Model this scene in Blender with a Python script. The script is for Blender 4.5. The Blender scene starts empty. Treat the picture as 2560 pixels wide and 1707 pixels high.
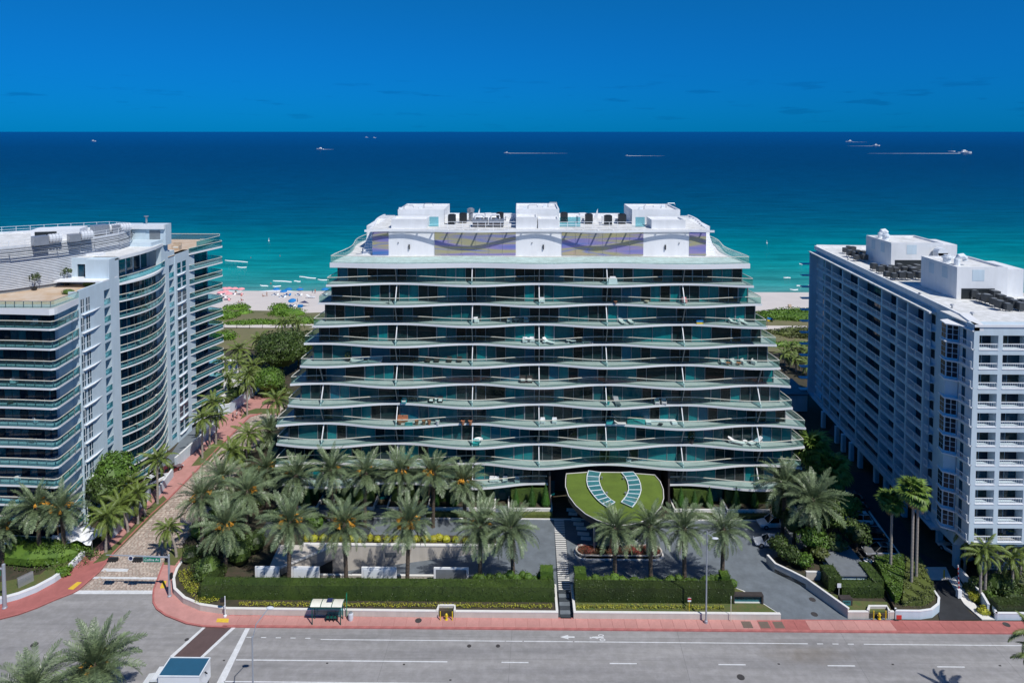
import bpy, math, random
from mathutils import Matrix, Vector, Euler
random.seed(7)
S = bpy.context.scene
COL = S.collection
RAD = math.radians
PI = math.pi
# ------------------------------------------------------------------ camera
F_PX, CAM_H, TH, PS = 1707.0, 60.8, 0.04, math.atan(20/1707)
YP = 329 + F_PX*math.tan(TH)
cam_d = bpy.data.cameras.new('camera')
cam = bpy.data.objects.new('camera', cam_d); COL.objects.link(cam)
cam.location = (0, 0, CAM_H)
cam.rotation_euler = (PI/2-TH, 0, PS)
cam_d.sensor_width = 36; cam_d.lens = 36*F_PX/2560
cam_d.shift_y = -(853.5-YP)/2560
cam_d.clip_start = 1; cam_d.clip_end = 120000
S.camera = cam
# ------------------------------------------------------------------ world, sun, exposure
SUN_EL = RAD(54); SUN_AZ = math.atan2(.64, -.77)
wd = bpy.data.worlds.new('World'); S.world = wd; wd.use_nodes = True
wt = wd.node_tree; wt.nodes.clear()
wo = wt.nodes.new('ShaderNodeOutputWorld'); bg = wt.nodes.new('ShaderNodeBackground')
sky = wt.nodes.new('ShaderNodeTexSky'); sky.sky_type = 'NISHITA'; sky.sun_disc = False
sky.sun_elevation = SUN_EL; sky.sun_rotation = SUN_AZ
sky.air_density = 1.0; sky.dust_density = 0.0; sky.ozone_density = 3.0; sky.altitude = 0
mul = wt.nodes.new('ShaderNodeMix'); mul.data_type = 'RGBA'; mul.blend_type = 'MULTIPLY'; mul.inputs[0].default_value = 1
mul.inputs[7].default_value = (0.02, 0.51, 1.0, 1)
bg.inputs[1].default_value = 0.096
# small flat clouds low over the horizon, a little darker than the blue behind them
wtc = wt.nodes.new('ShaderNodeTexCoord'); wmp = wt.nodes.new('ShaderNodeMapping'); wmp.inputs[3].default_value = (9, 9, 75)
wn = wt.nodes.new('ShaderNodeTexNoise'); wn.inputs['Scale'].default_value = 1.35; wn.inputs['Detail'].default_value = 4; wn.inputs['Roughness'].default_value = .55
wr = wt.nodes.new('ShaderNodeValToRGB'); wr.color_ramp.elements[0].position = .585; wr.color_ramp.elements[1].position = .68
wsep = wt.nodes.new('ShaderNodeSeparateXYZ'); wb = wt.nodes.new('ShaderNodeValToRGB')
cr = wb.color_ramp; cr.elements[0].position = .0; cr.elements[0].color = (.35, .35, .35, 1); cr.elements[1].position = .085; cr.elements[1].color = (0, 0, 0, 1)
e = cr.elements.new(.045); e.color = (1, 1, 1, 1); e = cr.elements.new(.065); e.color = (.6, .6, .6, 1)
wm = wt.nodes.new('ShaderNodeMath'); wm.operation = 'MULTIPLY'
wm2 = wt.nodes.new('ShaderNodeMath'); wm2.operation = 'MULTIPLY'; wm2.inputs[1].default_value = .6
wc = wt.nodes.new('ShaderNodeMix'); wc.data_type = 'RGBA'; wc.blend_type = 'MULTIPLY'; wc.inputs[7].default_value = (.55, .66, .72, 1)
L = wt.links.new
L(wtc.outputs['Generated'], wmp.inputs[0]); L(wmp.outputs[0], wn.inputs['Vector']); L(wn.outputs[0], wr.inputs[0])
L(wtc.outputs['Generated'], wsep.inputs[0]); L(wsep.outputs[2], wb.inputs[0])
L(wr.outputs[0], wm.inputs[0]); L(wb.outputs[0], wm.inputs[1]); L(wm.outputs[0], wm2.inputs[0]); L(wm2.outputs[0], wc.inputs[0])
hz = wt.nodes.new('ShaderNodeValToRGB'); hz.color_ramp.elements[0].position = 0; hz.color_ramp.elements[0].color = (.04, .55, 1.0, 1); hz.color_ramp.elements[1].position = .55; e = hz.color_ramp.elements.new(.23); e.color = (.0, .95, 1.0, 1); hz.color_ramp.elements[1].color = (1, 1, 1, 1)
hm = wt.nodes.new('ShaderNodeMix'); hm.data_type = 'RGBA'; hm.blend_type = 'MULTIPLY'; hm.inputs[0].default_value = 1
L(wsep.outputs[2], hz.inputs[0]); L(sky.outputs[0], mul.inputs[6]); L(mul.outputs[2], hm.inputs[6]); L(hz.outputs[0], hm.inputs[7]); L(hm.outputs[2], wc.inputs[6]); L(wc.outputs[2], bg.inputs[0]); L(bg.outputs[0], wo.inputs[0])
sd = bpy.data.lights.new('sun', 'SUN'); sd.energy = 5.0; sd.angle = RAD(.5); sd.color = (1, .975, .92)
sun = bpy.data.objects.new('sun', sd); COL.objects.link(sun)
sdir = Vector((math.sin(SUN_AZ)*math.cos(SUN_EL), math.cos(SUN_AZ)*math.cos(SUN_EL), math.sin(SUN_EL)))
sun.rotation_euler = sdir.to_track_quat('Z', 'Y').to_euler(); sun.location = (0, 0, 100)
vs = S.view_settings; vs.view_transform = 'Standard'; vs.look = 'None'; vs.gamma = 1; vs.exposure = -0.32; vs.use_curve_mapping = False
S.render.engine = 'CYCLES'
S.cycles.max_bounces = 7; S.cycles.transparent_max_bounces = 14; S.cycles.caustics_reflective = False; S.cycles.caustics_refractive = False
# ------------------------------------------------------------------ from points measured in the photograph to places in the world
_F = (-math.sin(PS)*math.cos(TH), math.cos(PS)*math.cos(TH), -math.sin(TH))
_R = (math.cos(PS), math.sin(PS), 0)
_U = (-math.sin(PS)*math.sin(TH), math.cos(PS)*math.sin(TH), math.cos(TH))
def ray(px, py):
    a = (px-1280)/F_PX; b = -(py-YP)/F_PX
    return [_F[i]+a*_R[i]+b*_U[i] for i in range(3)]
def G(px, py, z=0.0):
    d = ray(px, py); t = (z-CAM_H)/d[2]; return (d[0]*t, d[1]*t)
def PY(px, py, Y):
    d = ray(px, py); t = Y/d[1]; return (d[0]*t, CAM_H+d[2]*t)
def PX(px, py, X):
    d = ray(px, py); t = X/d[0]; return (d[1]*t, CAM_H+d[2]*t)
def PL(px, py, A, B):      # ray against the upright plane through A and B
    d = ray(px, py); ex, ey = B[0]-A[0], B[1]-A[1]
    t = (A[0]*ey-A[1]*ex)/(d[0]*ey-d[1]*ex); return (d[0]*t, d[1]*t, CAM_H+d[2]*t)
D = 1.0884
# ------------------------------------------------------------------ materials
def lerp(a, b, t): return a+(b-a)*t
def mat(name, c, rough=.7, metal=0, vary=.12, scale=1.2, bump=0, bscale=20, c2=None, spec=.5, island=0, coat=0, coords='Object', stretch=None, dirt=0):
    m = bpy.data.materials.new(name); m.use_nodes = True
    nt = m.node_tree; p = nt.nodes['Principled BSDF']; lk = nt.links.new
    p.inputs['Roughness'].default_value = rough; p.inputs['Metallic'].default_value = metal
    p.inputs['Specular IOR Level'].default_value = spec
    if coat: p.inputs['Coat Weight'].default_value = coat
    tc = nt.nodes.new('ShaderNodeTexCoord'); src = tc.outputs[coords]
    if stretch:
        mp = nt.nodes.new('ShaderNodeMapping'); mp.inputs[3].default_value = stretch; lk(src, mp.inputs[0]); src = mp.outputs[0]
    n = nt.nodes.new('ShaderNodeTexNoise'); n.inputs['Scale'].default_value = scale; n.inputs['Detail'].default_value = 6; n.inputs['Roughness'].default_value = .65
    lk(src, n.inputs['Vector'])
    r = nt.nodes.new('ShaderNodeValToRGB'); r.color_ramp.elements[0].position = .3; r.color_ramp.elements[1].position = .7
    a = c2 if c2 else tuple(x*(1-vary) for x in c); b = c if c2 else tuple(min(1, x*(1+vary)) for x in c)
    r.color_ramp.elements[0].color = (*a, 1); r.color_ramp.elements[1].color = (*b, 1)
    lk(n.outputs[0], r.inputs[0]); out = r.outputs[0]
    if dirt:
        n3 = nt.nodes.new('ShaderNodeTexNoise'); n3.inputs['Scale'].default_value = .9; n3.inputs['Detail'].default_value = 8; n3.inputs['Roughness'].default_value = .7
        mp3 = nt.nodes.new('ShaderNodeMapping'); mp3.inputs[3].default_value = (1, 1, .15); lk(tc.outputs[coords], mp3.inputs[0]); lk(mp3.outputs[0], n3.inputs['Vector'])
        r3 = nt.nodes.new('ShaderNodeValToRGB'); r3.color_ramp.elements[0].position = .42; r3.color_ramp.elements[1].position = .62
        r3.color_ramp.elements[0].color = (1-dirt, 1-dirt, 1-dirt*1.1, 1); r3.color_ramp.elements[1].color = (1, 1, 1, 1)
        mx = nt.nodes.new('ShaderNodeMix'); mx.data_type = 'RGBA'; mx.blend_type = 'MULTIPLY'; mx.inputs[0].default_value = 1
        lk(n3.outputs[0], r3.inputs[0]); lk(out, mx.inputs[6]); lk(r3.outputs[0], mx.inputs[7]); out = mx.outputs[2]
    if island:
        g = nt.nodes.new('ShaderNodeNewGeometry'); mr = nt.nodes.new('ShaderNodeMapRange')
        mr.inputs[3].default_value = 1-island; mr.inputs[4].default_value = 1+island
        oi = nt.nodes.new('ShaderNodeObjectInfo'); ad = nt.nodes.new('ShaderNodeMath'); ad.operation = 'ADD'; fr = nt.nodes.new('ShaderNodeMath'); fr.operation = 'FRACT'
        lk(g.outputs['Random Per Island'], ad.inputs[0]); lk(oi.outputs['Random'], ad.inputs[1]); lk(ad.outputs[0], fr.inputs[0]); lk(fr.outputs[0], mr.inputs[0])
        mx = nt.nodes.new('ShaderNodeMix'); mx.data_type = 'RGBA'; mx.blend_type = 'MULTIPLY'; mx.inputs[0].default_value = 1
        lk(out, mx.inputs[6]); lk(mr.outputs[0], mx.inputs[7]); out = mx.outputs[2]
    lk(out, p.inputs['Base Color'])
    if bump:
        n2 = nt.nodes.new('ShaderNodeTexNoise'); n2.inputs['Scale'].default_value = bscale; n2.inputs['Detail'].default_value = 4; lk(src, n2.inputs['Vector'])
        bp = nt.nodes.new('ShaderNodeBump'); bp.inputs['Strength'].default_value = bump; bp.inputs['Distance'].default_value = .05; lk(n2.outputs[0], bp.inputs['Height']); lk(bp.outputs[0], p.inputs['Normal'])
    return m
def glass(name, tint, gloss=.12, rough=.02):
    m = bpy.data.materials.new(name); m.use_nodes = True; nt = m.node_tree; nt.nodes.clear(); lk = nt.links.new
    o = nt.nodes.new('ShaderNodeOutputMaterial'); t = nt.nodes.new('ShaderNodeBsdfTransparent'); t.inputs[0].default_value = (*tint, 1)
    g = nt.nodes.new('ShaderNodeBsdfGlossy'); g.inputs['Roughness'].default_value = rough; g.inputs[0].default_value = (.9, .97, .95, 1)
    f = nt.nodes.new('ShaderNodeLayerWeight'); f.inputs[0].default_value = .35
    mm = nt.nodes.new('ShaderNodeMath'); mm.operation = 'MULTIPLY_ADD'; mm.inputs[1].default_value = .32; mm.inputs[2].default_value = gloss
    x = nt.nodes.new('ShaderNodeMixShader'); lk(f.outputs['Fresnel'], mm.inputs[0]); lk(mm.outputs[0], x.inputs[0]); lk(t.outputs[0], x.inputs[1]); lk(g.outputs[0], x.inputs[2])
    d = nt.nodes.new('ShaderNodeBsdfDiffuse'); d.inputs[0].default_value = (*[q*.9 for q in tint], 1)
    y = nt.nodes.new('ShaderNodeMixShader'); y.inputs[0].default_value = .004; lk(x.outputs[0], y.inputs[1]); lk(d.outputs[0], y.inputs[2]); lk(y.outputs[0], o.inputs[0])
    return m
M = {}
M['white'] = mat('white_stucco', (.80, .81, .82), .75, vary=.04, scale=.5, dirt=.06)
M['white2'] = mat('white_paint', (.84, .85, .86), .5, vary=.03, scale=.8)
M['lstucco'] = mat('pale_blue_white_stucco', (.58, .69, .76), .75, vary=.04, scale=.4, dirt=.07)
M['rstucco'] = mat('shade_blue_concrete_wall', (.50, .68, .79), .8, vary=.04, scale=.4, dirt=.10)  # bluer copy of the wall colour: shade of the right building's side painted in
M['deck'] = mat('terrace_deck', (.47, .48, .472), .7, vary=.10, scale=.7)
M['roofwhite'] = mat('white_roof_membrane', (.80, .80, .79), .8, vary=.08, scale=.3, dirt=.22)
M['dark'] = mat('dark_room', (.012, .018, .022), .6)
M['steel'] = mat('galvanised_steel', (.42, .44, .47), .4, .6, vary=.1)
M['darksteel'] = mat('dark_steel', (.03, .035, .04), .5, .3)
M['galv'] = mat('galvanised_pole', (.40, .43, .47), .5, .3, vary=.06)
M['grey'] = mat('grey_metal', (.22, .24, .26), .5, .2)
M['acgrey'] = mat('air_conditioner_casing', (.055, .062, .068), .55, .2, vary=.2, scale=2)
M['mull'] = mat('mullion_grey', (.30, .33, .35), .4, .4)
M['rail'] = mat('handrail_cream', (.88, .85, .72), .35, .1)
M['railw'] = mat('white_railing_paint', (.78, .82, .85), .5)
M['bal'] = glass('balustrade_glass', (.84, .95, .93), .012)
M['bal2'] = glass('teal_balustrade_glass', (.50, .78, .84), .05)
M['glt'] = [mat('teal_blind_pane', (.006, .190, .200), .06, vary=.25, scale=.5, stretch=(3, 1, .3)), mat('deep_teal_pane', (.006, .105, .118), .05, vary=.3, scale=.5),
            mat('dark_glass_pane', (.008, .030, .034), .04, vary=.4, scale=.6), mat('blue_teal_pane', (.008, .13, .19), .05, vary=.3, scale=.5), mat('brown_interior_pane', (.012, .018, .018), .05, vary=.4, scale=1.5)]
M['glb'] = [mat('navy_glass_pane', (.008, .055, .095), .04, vary=.4, scale=.6), mat('navy_dark_pane', (.005, .022, .04), .12, vary=.4, spec=.25), mat('petrol_pane', (.010, .10, .14), .05, vary=.3)]
M['asph'] = mat('worn_concrete_roadway', (.39, .375, .37), .9, c2=(.25, .243, .245), scale=.9, bump=.25, bscale=18, stretch=(.045, .62, 1), dirt=.16)
_nt = M['asph'].node_tree; _p = _nt.nodes['Principled BSDF']; _lk = _p.inputs['Base Color'].links[0].from_socket
_g = _nt.nodes.new('ShaderNodeNewGeometry'); _m = _nt.nodes.new('ShaderNodeMapping'); _m.inputs[1].default_value = (-.30*31, -.33*77.6, 0); _m.inputs[3].default_value = (.30, .42, 0); _n = _nt.nodes.new('ShaderNodeTexNoise'); _n.inputs['Scale'].default_value = .7; _n.inputs['Detail'].default_value = 7
_nt.links.new(_g.outputs['Position'], _m.inputs[0]); _l = _nt.nodes.new('ShaderNodeVectorMath'); _l.operation = 'DISTANCE'; _l.inputs[1].default_value = (33.5, 77.8, 0)
_s = _nt.nodes.new('ShaderNodeVectorMath'); _s.operation = 'MULTIPLY'; _s.inputs[1].default_value = (.30, 1.0, 0); _s2 = _nt.nodes.new('ShaderNodeVectorMath'); _s2.operation = 'DISTANCE'; _s2.inputs[1].default_value = (33.5*.30, 77.6, 0)
_nt.links.new(_g.outputs['Position'], _s.inputs[0]); _nt.links.new(_s.outputs[0], _s2.inputs[0]); _nt.links.new(_g.outputs['Position'], _n.inputs['Vector'])
_a = _nt.nodes.new('ShaderNodeMath'); _a.operation = 'MULTIPLY_ADD'; _a.inputs[1].default_value = 2.6; _nt.links.new(_n.outputs[0], _a.inputs[0]); _nt.links.new(_s2.outputs['Value'], _a.inputs[2])
_r = _nt.nodes.new('ShaderNodeMapRange'); _r.inputs[1].default_value = 1.2; _r.inputs[2].default_value = 3.2; _r.inputs[3].default_value = .55; _r.inputs[4].default_value = 0; _nt.links.new(_a.outputs[0], _r.inputs[0])
_x = _nt.nodes.new('ShaderNodeMix'); _x.data_type = 'RGBA'; _x.blend_type = 'MULTIPLY'; _x.inputs[7].default_value = (.62, .52, .38, 1); _nt.links.new(_r.outputs[0], _x.inputs[0]); _nt.links.new(_lk, _x.inputs[6]); _nt.links.new(_x.outputs[2], _p.inputs['Base Color'])
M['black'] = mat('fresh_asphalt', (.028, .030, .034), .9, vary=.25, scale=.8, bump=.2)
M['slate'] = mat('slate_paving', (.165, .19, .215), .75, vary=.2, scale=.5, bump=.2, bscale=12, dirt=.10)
M['slated'] = mat('dark_slate_and_shade', (.045, .055, .065), .7, vary=.2, scale=.8)
M['pink'] = mat('salmon_sidewalk', (.56, .275, .245), .85, vary=.10, scale=.6, bump=.15, dirt=.10, island=.06)
M['red'] = mat('red_sidewalk', (.46, .155, .14), .85, vary=.12, scale=.5, bump=.15, dirt=.12, island=.05)
M['kerb'] = mat('red_kerb', (.50, .17, .155), .8, vary=.15, scale=1.5, dirt=.15)
M['stone'] = mat('sand_cobble', (.56, .50, .42), .9, vary=.12, scale=1.5, bump=.3, bscale=8, c2=(.36, .27, .22), island=.22)
M['joint'] = mat('cobble_joint', (.34, .25, .21), .95, vary=.2, scale=2)
M['paint'] = mat('white_road_paint', (.72, .73, .74), .8, vary=.10, scale=2.5, dirt=.10)
M['yellow'] = mat('yellow_tactile', (.75, .50, .045), .8, vary=.1, scale=3)
M['brownx'] = mat('brown_crossing_paving', (.115, .075, .072), .9, vary=.12, scale=.8, bump=.2)
M['beige'] = mat('beige_stone_wall', (.60, .55, .49), .85, vary=.06, scale=.8, bump=.1, dirt=.10)
M['cap'] = mat('white_coping', (.78, .76, .72), .7, vary=.06)
M['grass'] = mat('lawn', (.075, .13, .030), .95, vary=.3, scale=1.4, bump=.8, bscale=30, c2=(.15, .13, .05))
M['lawn'] = mat('roof_lawn', (.115, .175, .022), .95, vary=.18, scale=.5, bump=.6, bscale=40)
M['earth'] = mat('mulch', (.085, .060, .042), .95, vary=.35, scale=1.0, bump=.6, c2=(.03, .04, .018))
M['sand'] = mat('beach_sand', (.66, .60, .55), .95, vary=.05, scale=.15, bump=.3, bscale=3)
M['dune'] = mat('dune_grass', (.21, .18, .10), 1, vary=.25, scale=.12, c2=(.13, .14, .06), bump=1, bscale=4)
def leafm(n, c, c2=None, isl=.35, rough=.55): return mat(n, c, rough, vary=.3, scale=.5, island=isl, c2=c2)
M['date'] = leafm('date_palm_leaf', (.205, .265, .130), (.055, .090, .040), .35, .42)
M['coco'] = leafm('coconut_palm_leaf', (.17, .22, .04), (.07, .115, .018))
M['fan'] = leafm('fan_palm_leaf', (.18, .28, .04), (.08, .14, .02))
M['dead'] = leafm('dry_palm_leaf', (.33, .22, .12), (.22, .14, .08))
M['hedge'] = leafm('hedge_leaf', (.048, .078, .013), (.022, .042, .008), .4)
M['hedge2'] = leafm('bright_hedge_leaf', (.095, .165, .018), (.045, .095, .012), .4)
M['cone'] = leafm('topiary_leaf', (.045, .13, .012), (.03, .09, .01), .35)
M['yel'] = leafm('yellow_shrub_leaf', (.42, .38, .03), (.20, .24, .02), .35)
M['tree'] = leafm('broad_tree_leaf', (.075, .125, .022), (.035, .062, .012), .45)
M['treeb'] = leafm('bright_tree_leaf', (.12, .22, .025), (.055, .12, .014), .4)
M['grape'] = leafm('sea_grape_leaf', (.15, .28, .025), (.07, .15, .015), .35)
M['scrub'] = leafm('olive_scrub_leaf', (.12, .15, .035), (.07, .09, .02), .4)
M['flower'] = leafm('red_flower', (.42, .05, .05), (.035, .06, .015), .3)
M['fruit'] = mat('orange_dates', (.62, .30, .03), .6, vary=.25, scale=4, bump=1, bscale=25)
M['trunk'] = mat('palm_trunk', (.10, .075, .055), .95, vary=.35, scale=6, bump=1, bscale=18, stretch=(1, 1, .5))
M['trunkg'] = mat('grey_palm_trunk', (.34, .30, .26), .95, vary=.2, scale=5, bump=.6, stretch=(1, 1, 3))
M['bark'] = mat('bark', (.10, .075, .055), .95, vary=.3, scale=5, bump=.8)
M['brick'] = mat('brown_bronze_cladding', (.055, .045, .042), .6, vary=.15, scale=2, stretch=(1, 1, 4))
M['sky_glass'] = mat('skylight_glass', (.05, .19, .21), .08, vary=.3, scale=.7)
M['greenm'] = mat('green_metal', (.012, .10, .085), .45, .2)
M['carw'] = mat('white_car_paint', (.78, .80, .82), .25, coat=1, vary=.02)
M['cars'] = mat('silver_car_paint', (.40, .40, .40), .28, .5, coat=1, vary=.03)
M['cark'] = mat('black_car_paint', (.02, .021, .024), .2, coat=1, vary=.03)
M['carr'] = mat('maroon_car_paint', (.10, .008, .012), .2, coat=1, vary=.03)
M['glassk'] = mat('car_glass', (.010, .014, .018), .05)
M['tyre'] = mat('tyre_rubber', (.015, .015, .016), .85)
M['lampr'] = mat('tail_lamp', (.45, .01, .01), .2)
M['lampw'] = mat('head_lamp', (.75, .77, .8), .1)
M['truckroof'] = mat('blue_tarp_roof', (.022, .105, .185), .55, vary=.07, scale=1)
M['blue'] = mat('blue_fabric', (.010, .20, .52), .8, vary=.1)
M['pinkf'] = mat('pink_fabric', (.85, .36, .38), .8, vary=.08)
M['navyf'] = mat('navy_fabric', (.02, .03, .10), .8)
M['skin'] = mat('skin', (.42, .22, .15), .6, vary=.05)
M['redf'] = mat('red_fabric', (.55, .04, .03), .8)
M['foam'] = mat('sea_foam', (.85, .88, .88), .9, vary=.05, scale=3)
M['terra'] = mat('terracotta', (.40, .17, .09), .8, vary=.15)
M['wicker'] = mat('dark_wicker', (.05, .045, .04), .8, vary=.3, scale=20)
M['cushion'] = mat('pale_cushion', (.62, .64, .62), .85, vary=.05)
M['teal'] = mat('turquoise_planter', (.05, .42, .42), .5)
M['yellowm'] = mat('yellow_metal', (.75, .55, .02), .45)
M['signg'] = mat('green_sign', (.0, .22, .13), .5, vary=.03)
M['signw'] = mat('white_sign', (.75, .76, .78), .5, vary=.03)
M['louver'] = mat('louvre_white', (.62, .65, .69), .6)
M['tile'] = mat('tan_roof_tile', (.52, .36, .22), .85, vary=.25, scale=.6, c2=(.62, .52, .42))
M['water_pool'] = mat('pool_water', (.02, .30, .42), .05)
M['hatch'] = mat('brown_hatch', (.16, .12, .095), .8, vary=.15)
M['crack'] = mat('road_joint_sealant', (.20, .195, .195), .9)
M['stain'] = mat('manhole_iron', (.07, .065, .065), .7, .3, vary=.2)
# ------------------------------------------------------------------ mesh helpers
class MB:
    def __init__(s): s.v = []; s.f = []; s.mi = []
    def add(s, vs, fs, mi=0):
        n = len(s.v); s.v.extend(vs); s.f.extend([tuple(i+n for i in f) for f in fs]); s.mi.extend([mi]*len(fs)); return s
    def box(s, x0, x1, y0, y1, z0, z1, mi=0):
        return s.add([(x0,y0,z0),(x1,y0,z0),(x1,y1,z0),(x0,y1,z0),(x0,y0,z1),(x1,y0,z1),(x1,y1,z1),(x0,y1,z1)],
                     [(0,3,2,1),(4,5,6,7),(0,1,5,4),(1,2,6,5),(2,3,7,6),(3,0,4,7)], mi)
    def obox(s, c, sz, rz=0, mi=0, taper=1.0):
        hx, hy, hz = sz[0]/2, sz[1]/2, sz[2]/2; ca, sa = math.cos(rz), math.sin(rz); vs = []
        for z, k in ((-hz, 1), (hz, taper)):
            for x, y in ((-hx,-hy),(hx,-hy),(hx,hy),(-hx,hy)):
                x *= k; y *= k; vs.append((c[0]+x*ca-y*sa, c[1]+x*sa+y*ca, c[2]+z))
        return s.add(vs, [(0,3,2,1),(4,5,6,7),(0,1,5,4),(1,2,6,5),(2,3,7,6),(3,0,4,7)], mi)
    def bar(s, a, b, w, h=None, mi=0):
        a = Vector(a); b = Vector(b); d = (b-a); h = h or w
        if d.length < 1e-5: return s
        u = d.normalized(); up = Vector((0, 0, 1)) if abs(u.z) < .95 else Vector((0, 1, 0))
        r = u.cross(up).normalized()*w/2; q = r.cross(u).normalized()*h/2
        vs = [tuple(p+sx*r+sy*q) for p in (a, b) for sx, sy in ((-1,-1),(1,-1),(1,1),(-1,1))]
        return s.add(vs, [(0,1,2,3),(7,6,5,4),(0,4,5,1),(1,5,6,2),(2,6,7,3),(3,7,4,0)], mi)
    def tube(s, pts, rad, n=8, mi=0, cap=True):
        pts = [Vector(p) for p in pts]; rs = rad if isinstance(rad, (list, tuple)) else [rad]*len(pts); vs = []
        for i, p in enumerate(pts):
            t = (pts[min(i+1, len(pts)-1)]-pts[max(i-1, 0)]).normalized()
            up = Vector((0, 0, 1)) if abs(t.z) < .9 else Vector((0, 1, 0))
            r = t.cross(up).normalized(); q = t.cross(r)
            for k in range(n):
                a = 2*PI*k/n; vs.append(tuple(p+(r*math.cos(a)+q*math.sin(a))*rs[i]))
        fs = [(i*n+k, i*n+(k+1)%n, (i+1)*n+(k+1)%n, (i+1)*n+k) for i in range(len(pts)-1) for k in range(n)]
        if cap: fs += [tuple(range(n-1, -1, -1)), tuple((len(pts)-1)*n+k for k in range(n))]
        return s.add(vs, fs, mi)
    def lathe(s, prof, n=12, c=(0, 0, 0), mi=0, sx=1, sy=1):
        vs = [(c[0]+r*sx*math.cos(2*PI*k/n), c[1]+r*sy*math.sin(2*PI*k/n), c[2]+z) for r, z in prof for k in range(n)]
        fs = [(i*n+k, i*n+(k+1)%n, (i+1)*n+(k+1)%n, (i+1)*n+k) for i in range(len(prof)-1) for k in range(n)]
        fs.append(tuple(range(n-1, -1, -1))); fs.append(tuple((len(prof)-1)*n+k for k in range(n)))
        return s.add(vs, fs, mi)
    def prism(s, poly, z0, z1, mi=0, top=None):
        if sum(poly[i-1][0]*poly[i][1]-poly[i][0]*poly[i-1][1] for i in range(len(poly))) < 0: poly = poly[::-1]
        n = len(poly); zz = z1 if callable(z1) else (lambda x, y: z1); z00 = z0 if callable(z0) else (lambda x, y: z0)
        vs = [(x, y, z00(x, y)) for x, y in poly]+[(x, y, zz(x, y)) for x, y in poly]
        s.add(vs, [tuple(range(n-1, -1, -1))]+[(i, (i+1) % n, n+(i+1) % n, n+i) for i in range(n)], mi)
        k = len(s.v)-n; s.f.append(tuple(range(k, k+n))); s.mi.append(mi if top is None else top); return s
    def sheet(s, poly, z=0, mi=0):
        if sum(poly[i-1][0]*poly[i][1]-poly[i][0]*poly[i-1][1] for i in range(len(poly))) < 0: poly = poly[::-1]
        return s.add([(p[0], p[1], z) for p in poly], [tuple(range(len(poly)))], mi)
    def wall(s, path, z0, z1, th, mi=0, closed=False):      # upright ribbon with thickness along a 2D path; th to the left of the path
        n = len(path); off = []
        for i in range(n):
            a = path[(i-1) % n] if (closed or i > 0) else path[i]; b = path[(i+1) % n] if (closed or i < n-1) else path[i]
            dx, dy = b[0]-a[0], b[1]-a[1]; l = math.hypot(dx, dy) or 1; off.append((path[i][0]-dy/l*th, path[i][1]+dx/l*th))
        f0 = z0 if callable(z0) else (lambda x, y: z0); f1 = z1 if callable(z1) else (lambda x, y: z1)
        vs = []
        for (x, y), (u, w) in zip(path, off): vs += [(x, y, f0(x, y)), (u, w, f0(x, y)), (u, w, f1(x, y)), (x, y, f1(x, y))]
        fs = []
        for i in range(n if closed else n-1):
            a = 4*i; b = 4*((i+1) % n)
            fs += [(a, b, b+3, a+3), (a+3, b+3, b+2, a+2), (a+2, b+2, b+1, a+1), (a+1, b+1, b, a)]
        if not closed: fs += [(0, 3, 2, 1), (4*n-4, 4*n-3, 4*n-2, 4*n-1)]
        return s.add(vs, fs, mi)
    def ball(s, c, r, n=8, mi=0):
        prof = [(max(.001, math.sin(PI*i/(n//2+1))), -math.cos(PI*i/(n//2+1))) for i in range(n//2+2)]
        return s.lathe([(a*r[0], b*r[2]) for a, b in prof], n, c, mi, 1, r[1]/r[0])
    def mesh(s, name, mats, smooth=False):
        me = bpy.data.meshes.new(name); me.from_pydata(s.v, [], s.f)
        for m in (mats if isinstance(mats, (list, tuple)) else [mats]): me.materials.append(m)
        if any(s.mi): me.polygons.foreach_set('material_index', s.mi)
        if smooth: me.polygons.foreach_set('use_smooth', [True]*len(s.f))
        me.update(); return me
    def build(s, name, mats, parent=None, smooth=False, **kw):
        return obj(name, s.mesh(name, mats, smooth), parent, **kw)
def obj(name, me, parent=None, loc=None, rot=None, scale=None, **kw):
    o = bpy.data.objects.new(name, me); COL.objects.link(o)
    if parent: o.parent = parent
    if loc is not None: o.location = loc
    if rot is not None: o.rotation_euler = rot
    if scale is not None: o.scale = scale if isinstance(scale, (tuple, list)) else (scale,)*3
    for k, v in kw.items(): o[k] = v
    return o
def thing(name, label, cat, loc=(0, 0, 0), rz=0, group=None, scale=None):
    o = obj(name, None, None, loc, (0, 0, rz), scale); o['label'] = label; o['category'] = cat
    if group: o['group'] = group
    return o
def copy_tree(o, parent=None):
    c = o.copy(); COL.objects.link(c)
    if parent: c.parent = parent
    for ch in list(o.children): copy_tree(ch, c)
    return c
def place(proto, used, loc, rz, label, group, scale=None):
    o = proto if not used else copy_tree(proto)
    o.location = loc; o.rotation_euler = (0, 0, rz); o['label'] = label; o['group'] = group
    if scale: o.scale = scale if isinstance(scale, (tuple, list)) else (scale,)*3
    return o
def struct(mb, name, mats, **kw): return mb.build(name, mats, kind='structure', **kw)
def rnd(a, b): return random.uniform(a, b)
def text(parent, name, s, loc, size, m, rot=(PI/2, 0, 0), ext=.01):
    cu = bpy.data.curves.new(name, 'FONT'); cu.body = s; cu.size = size; cu.extrude = ext; cu.align_x = 'CENTER'; cu.align_y = 'CENTER'; cu.materials.append(m)
    q = bpy.data.objects.new('tmp', cu); me = bpy.data.meshes.new_from_object(q); bpy.data.objects.remove(q); me.name = name
    if not me.materials: me.materials.append(m)
    return obj(name, me, parent, loc, rot)
# ================================================================== THE SETTING
def g(px, py, z=0): return G(px, py, z)
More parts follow.
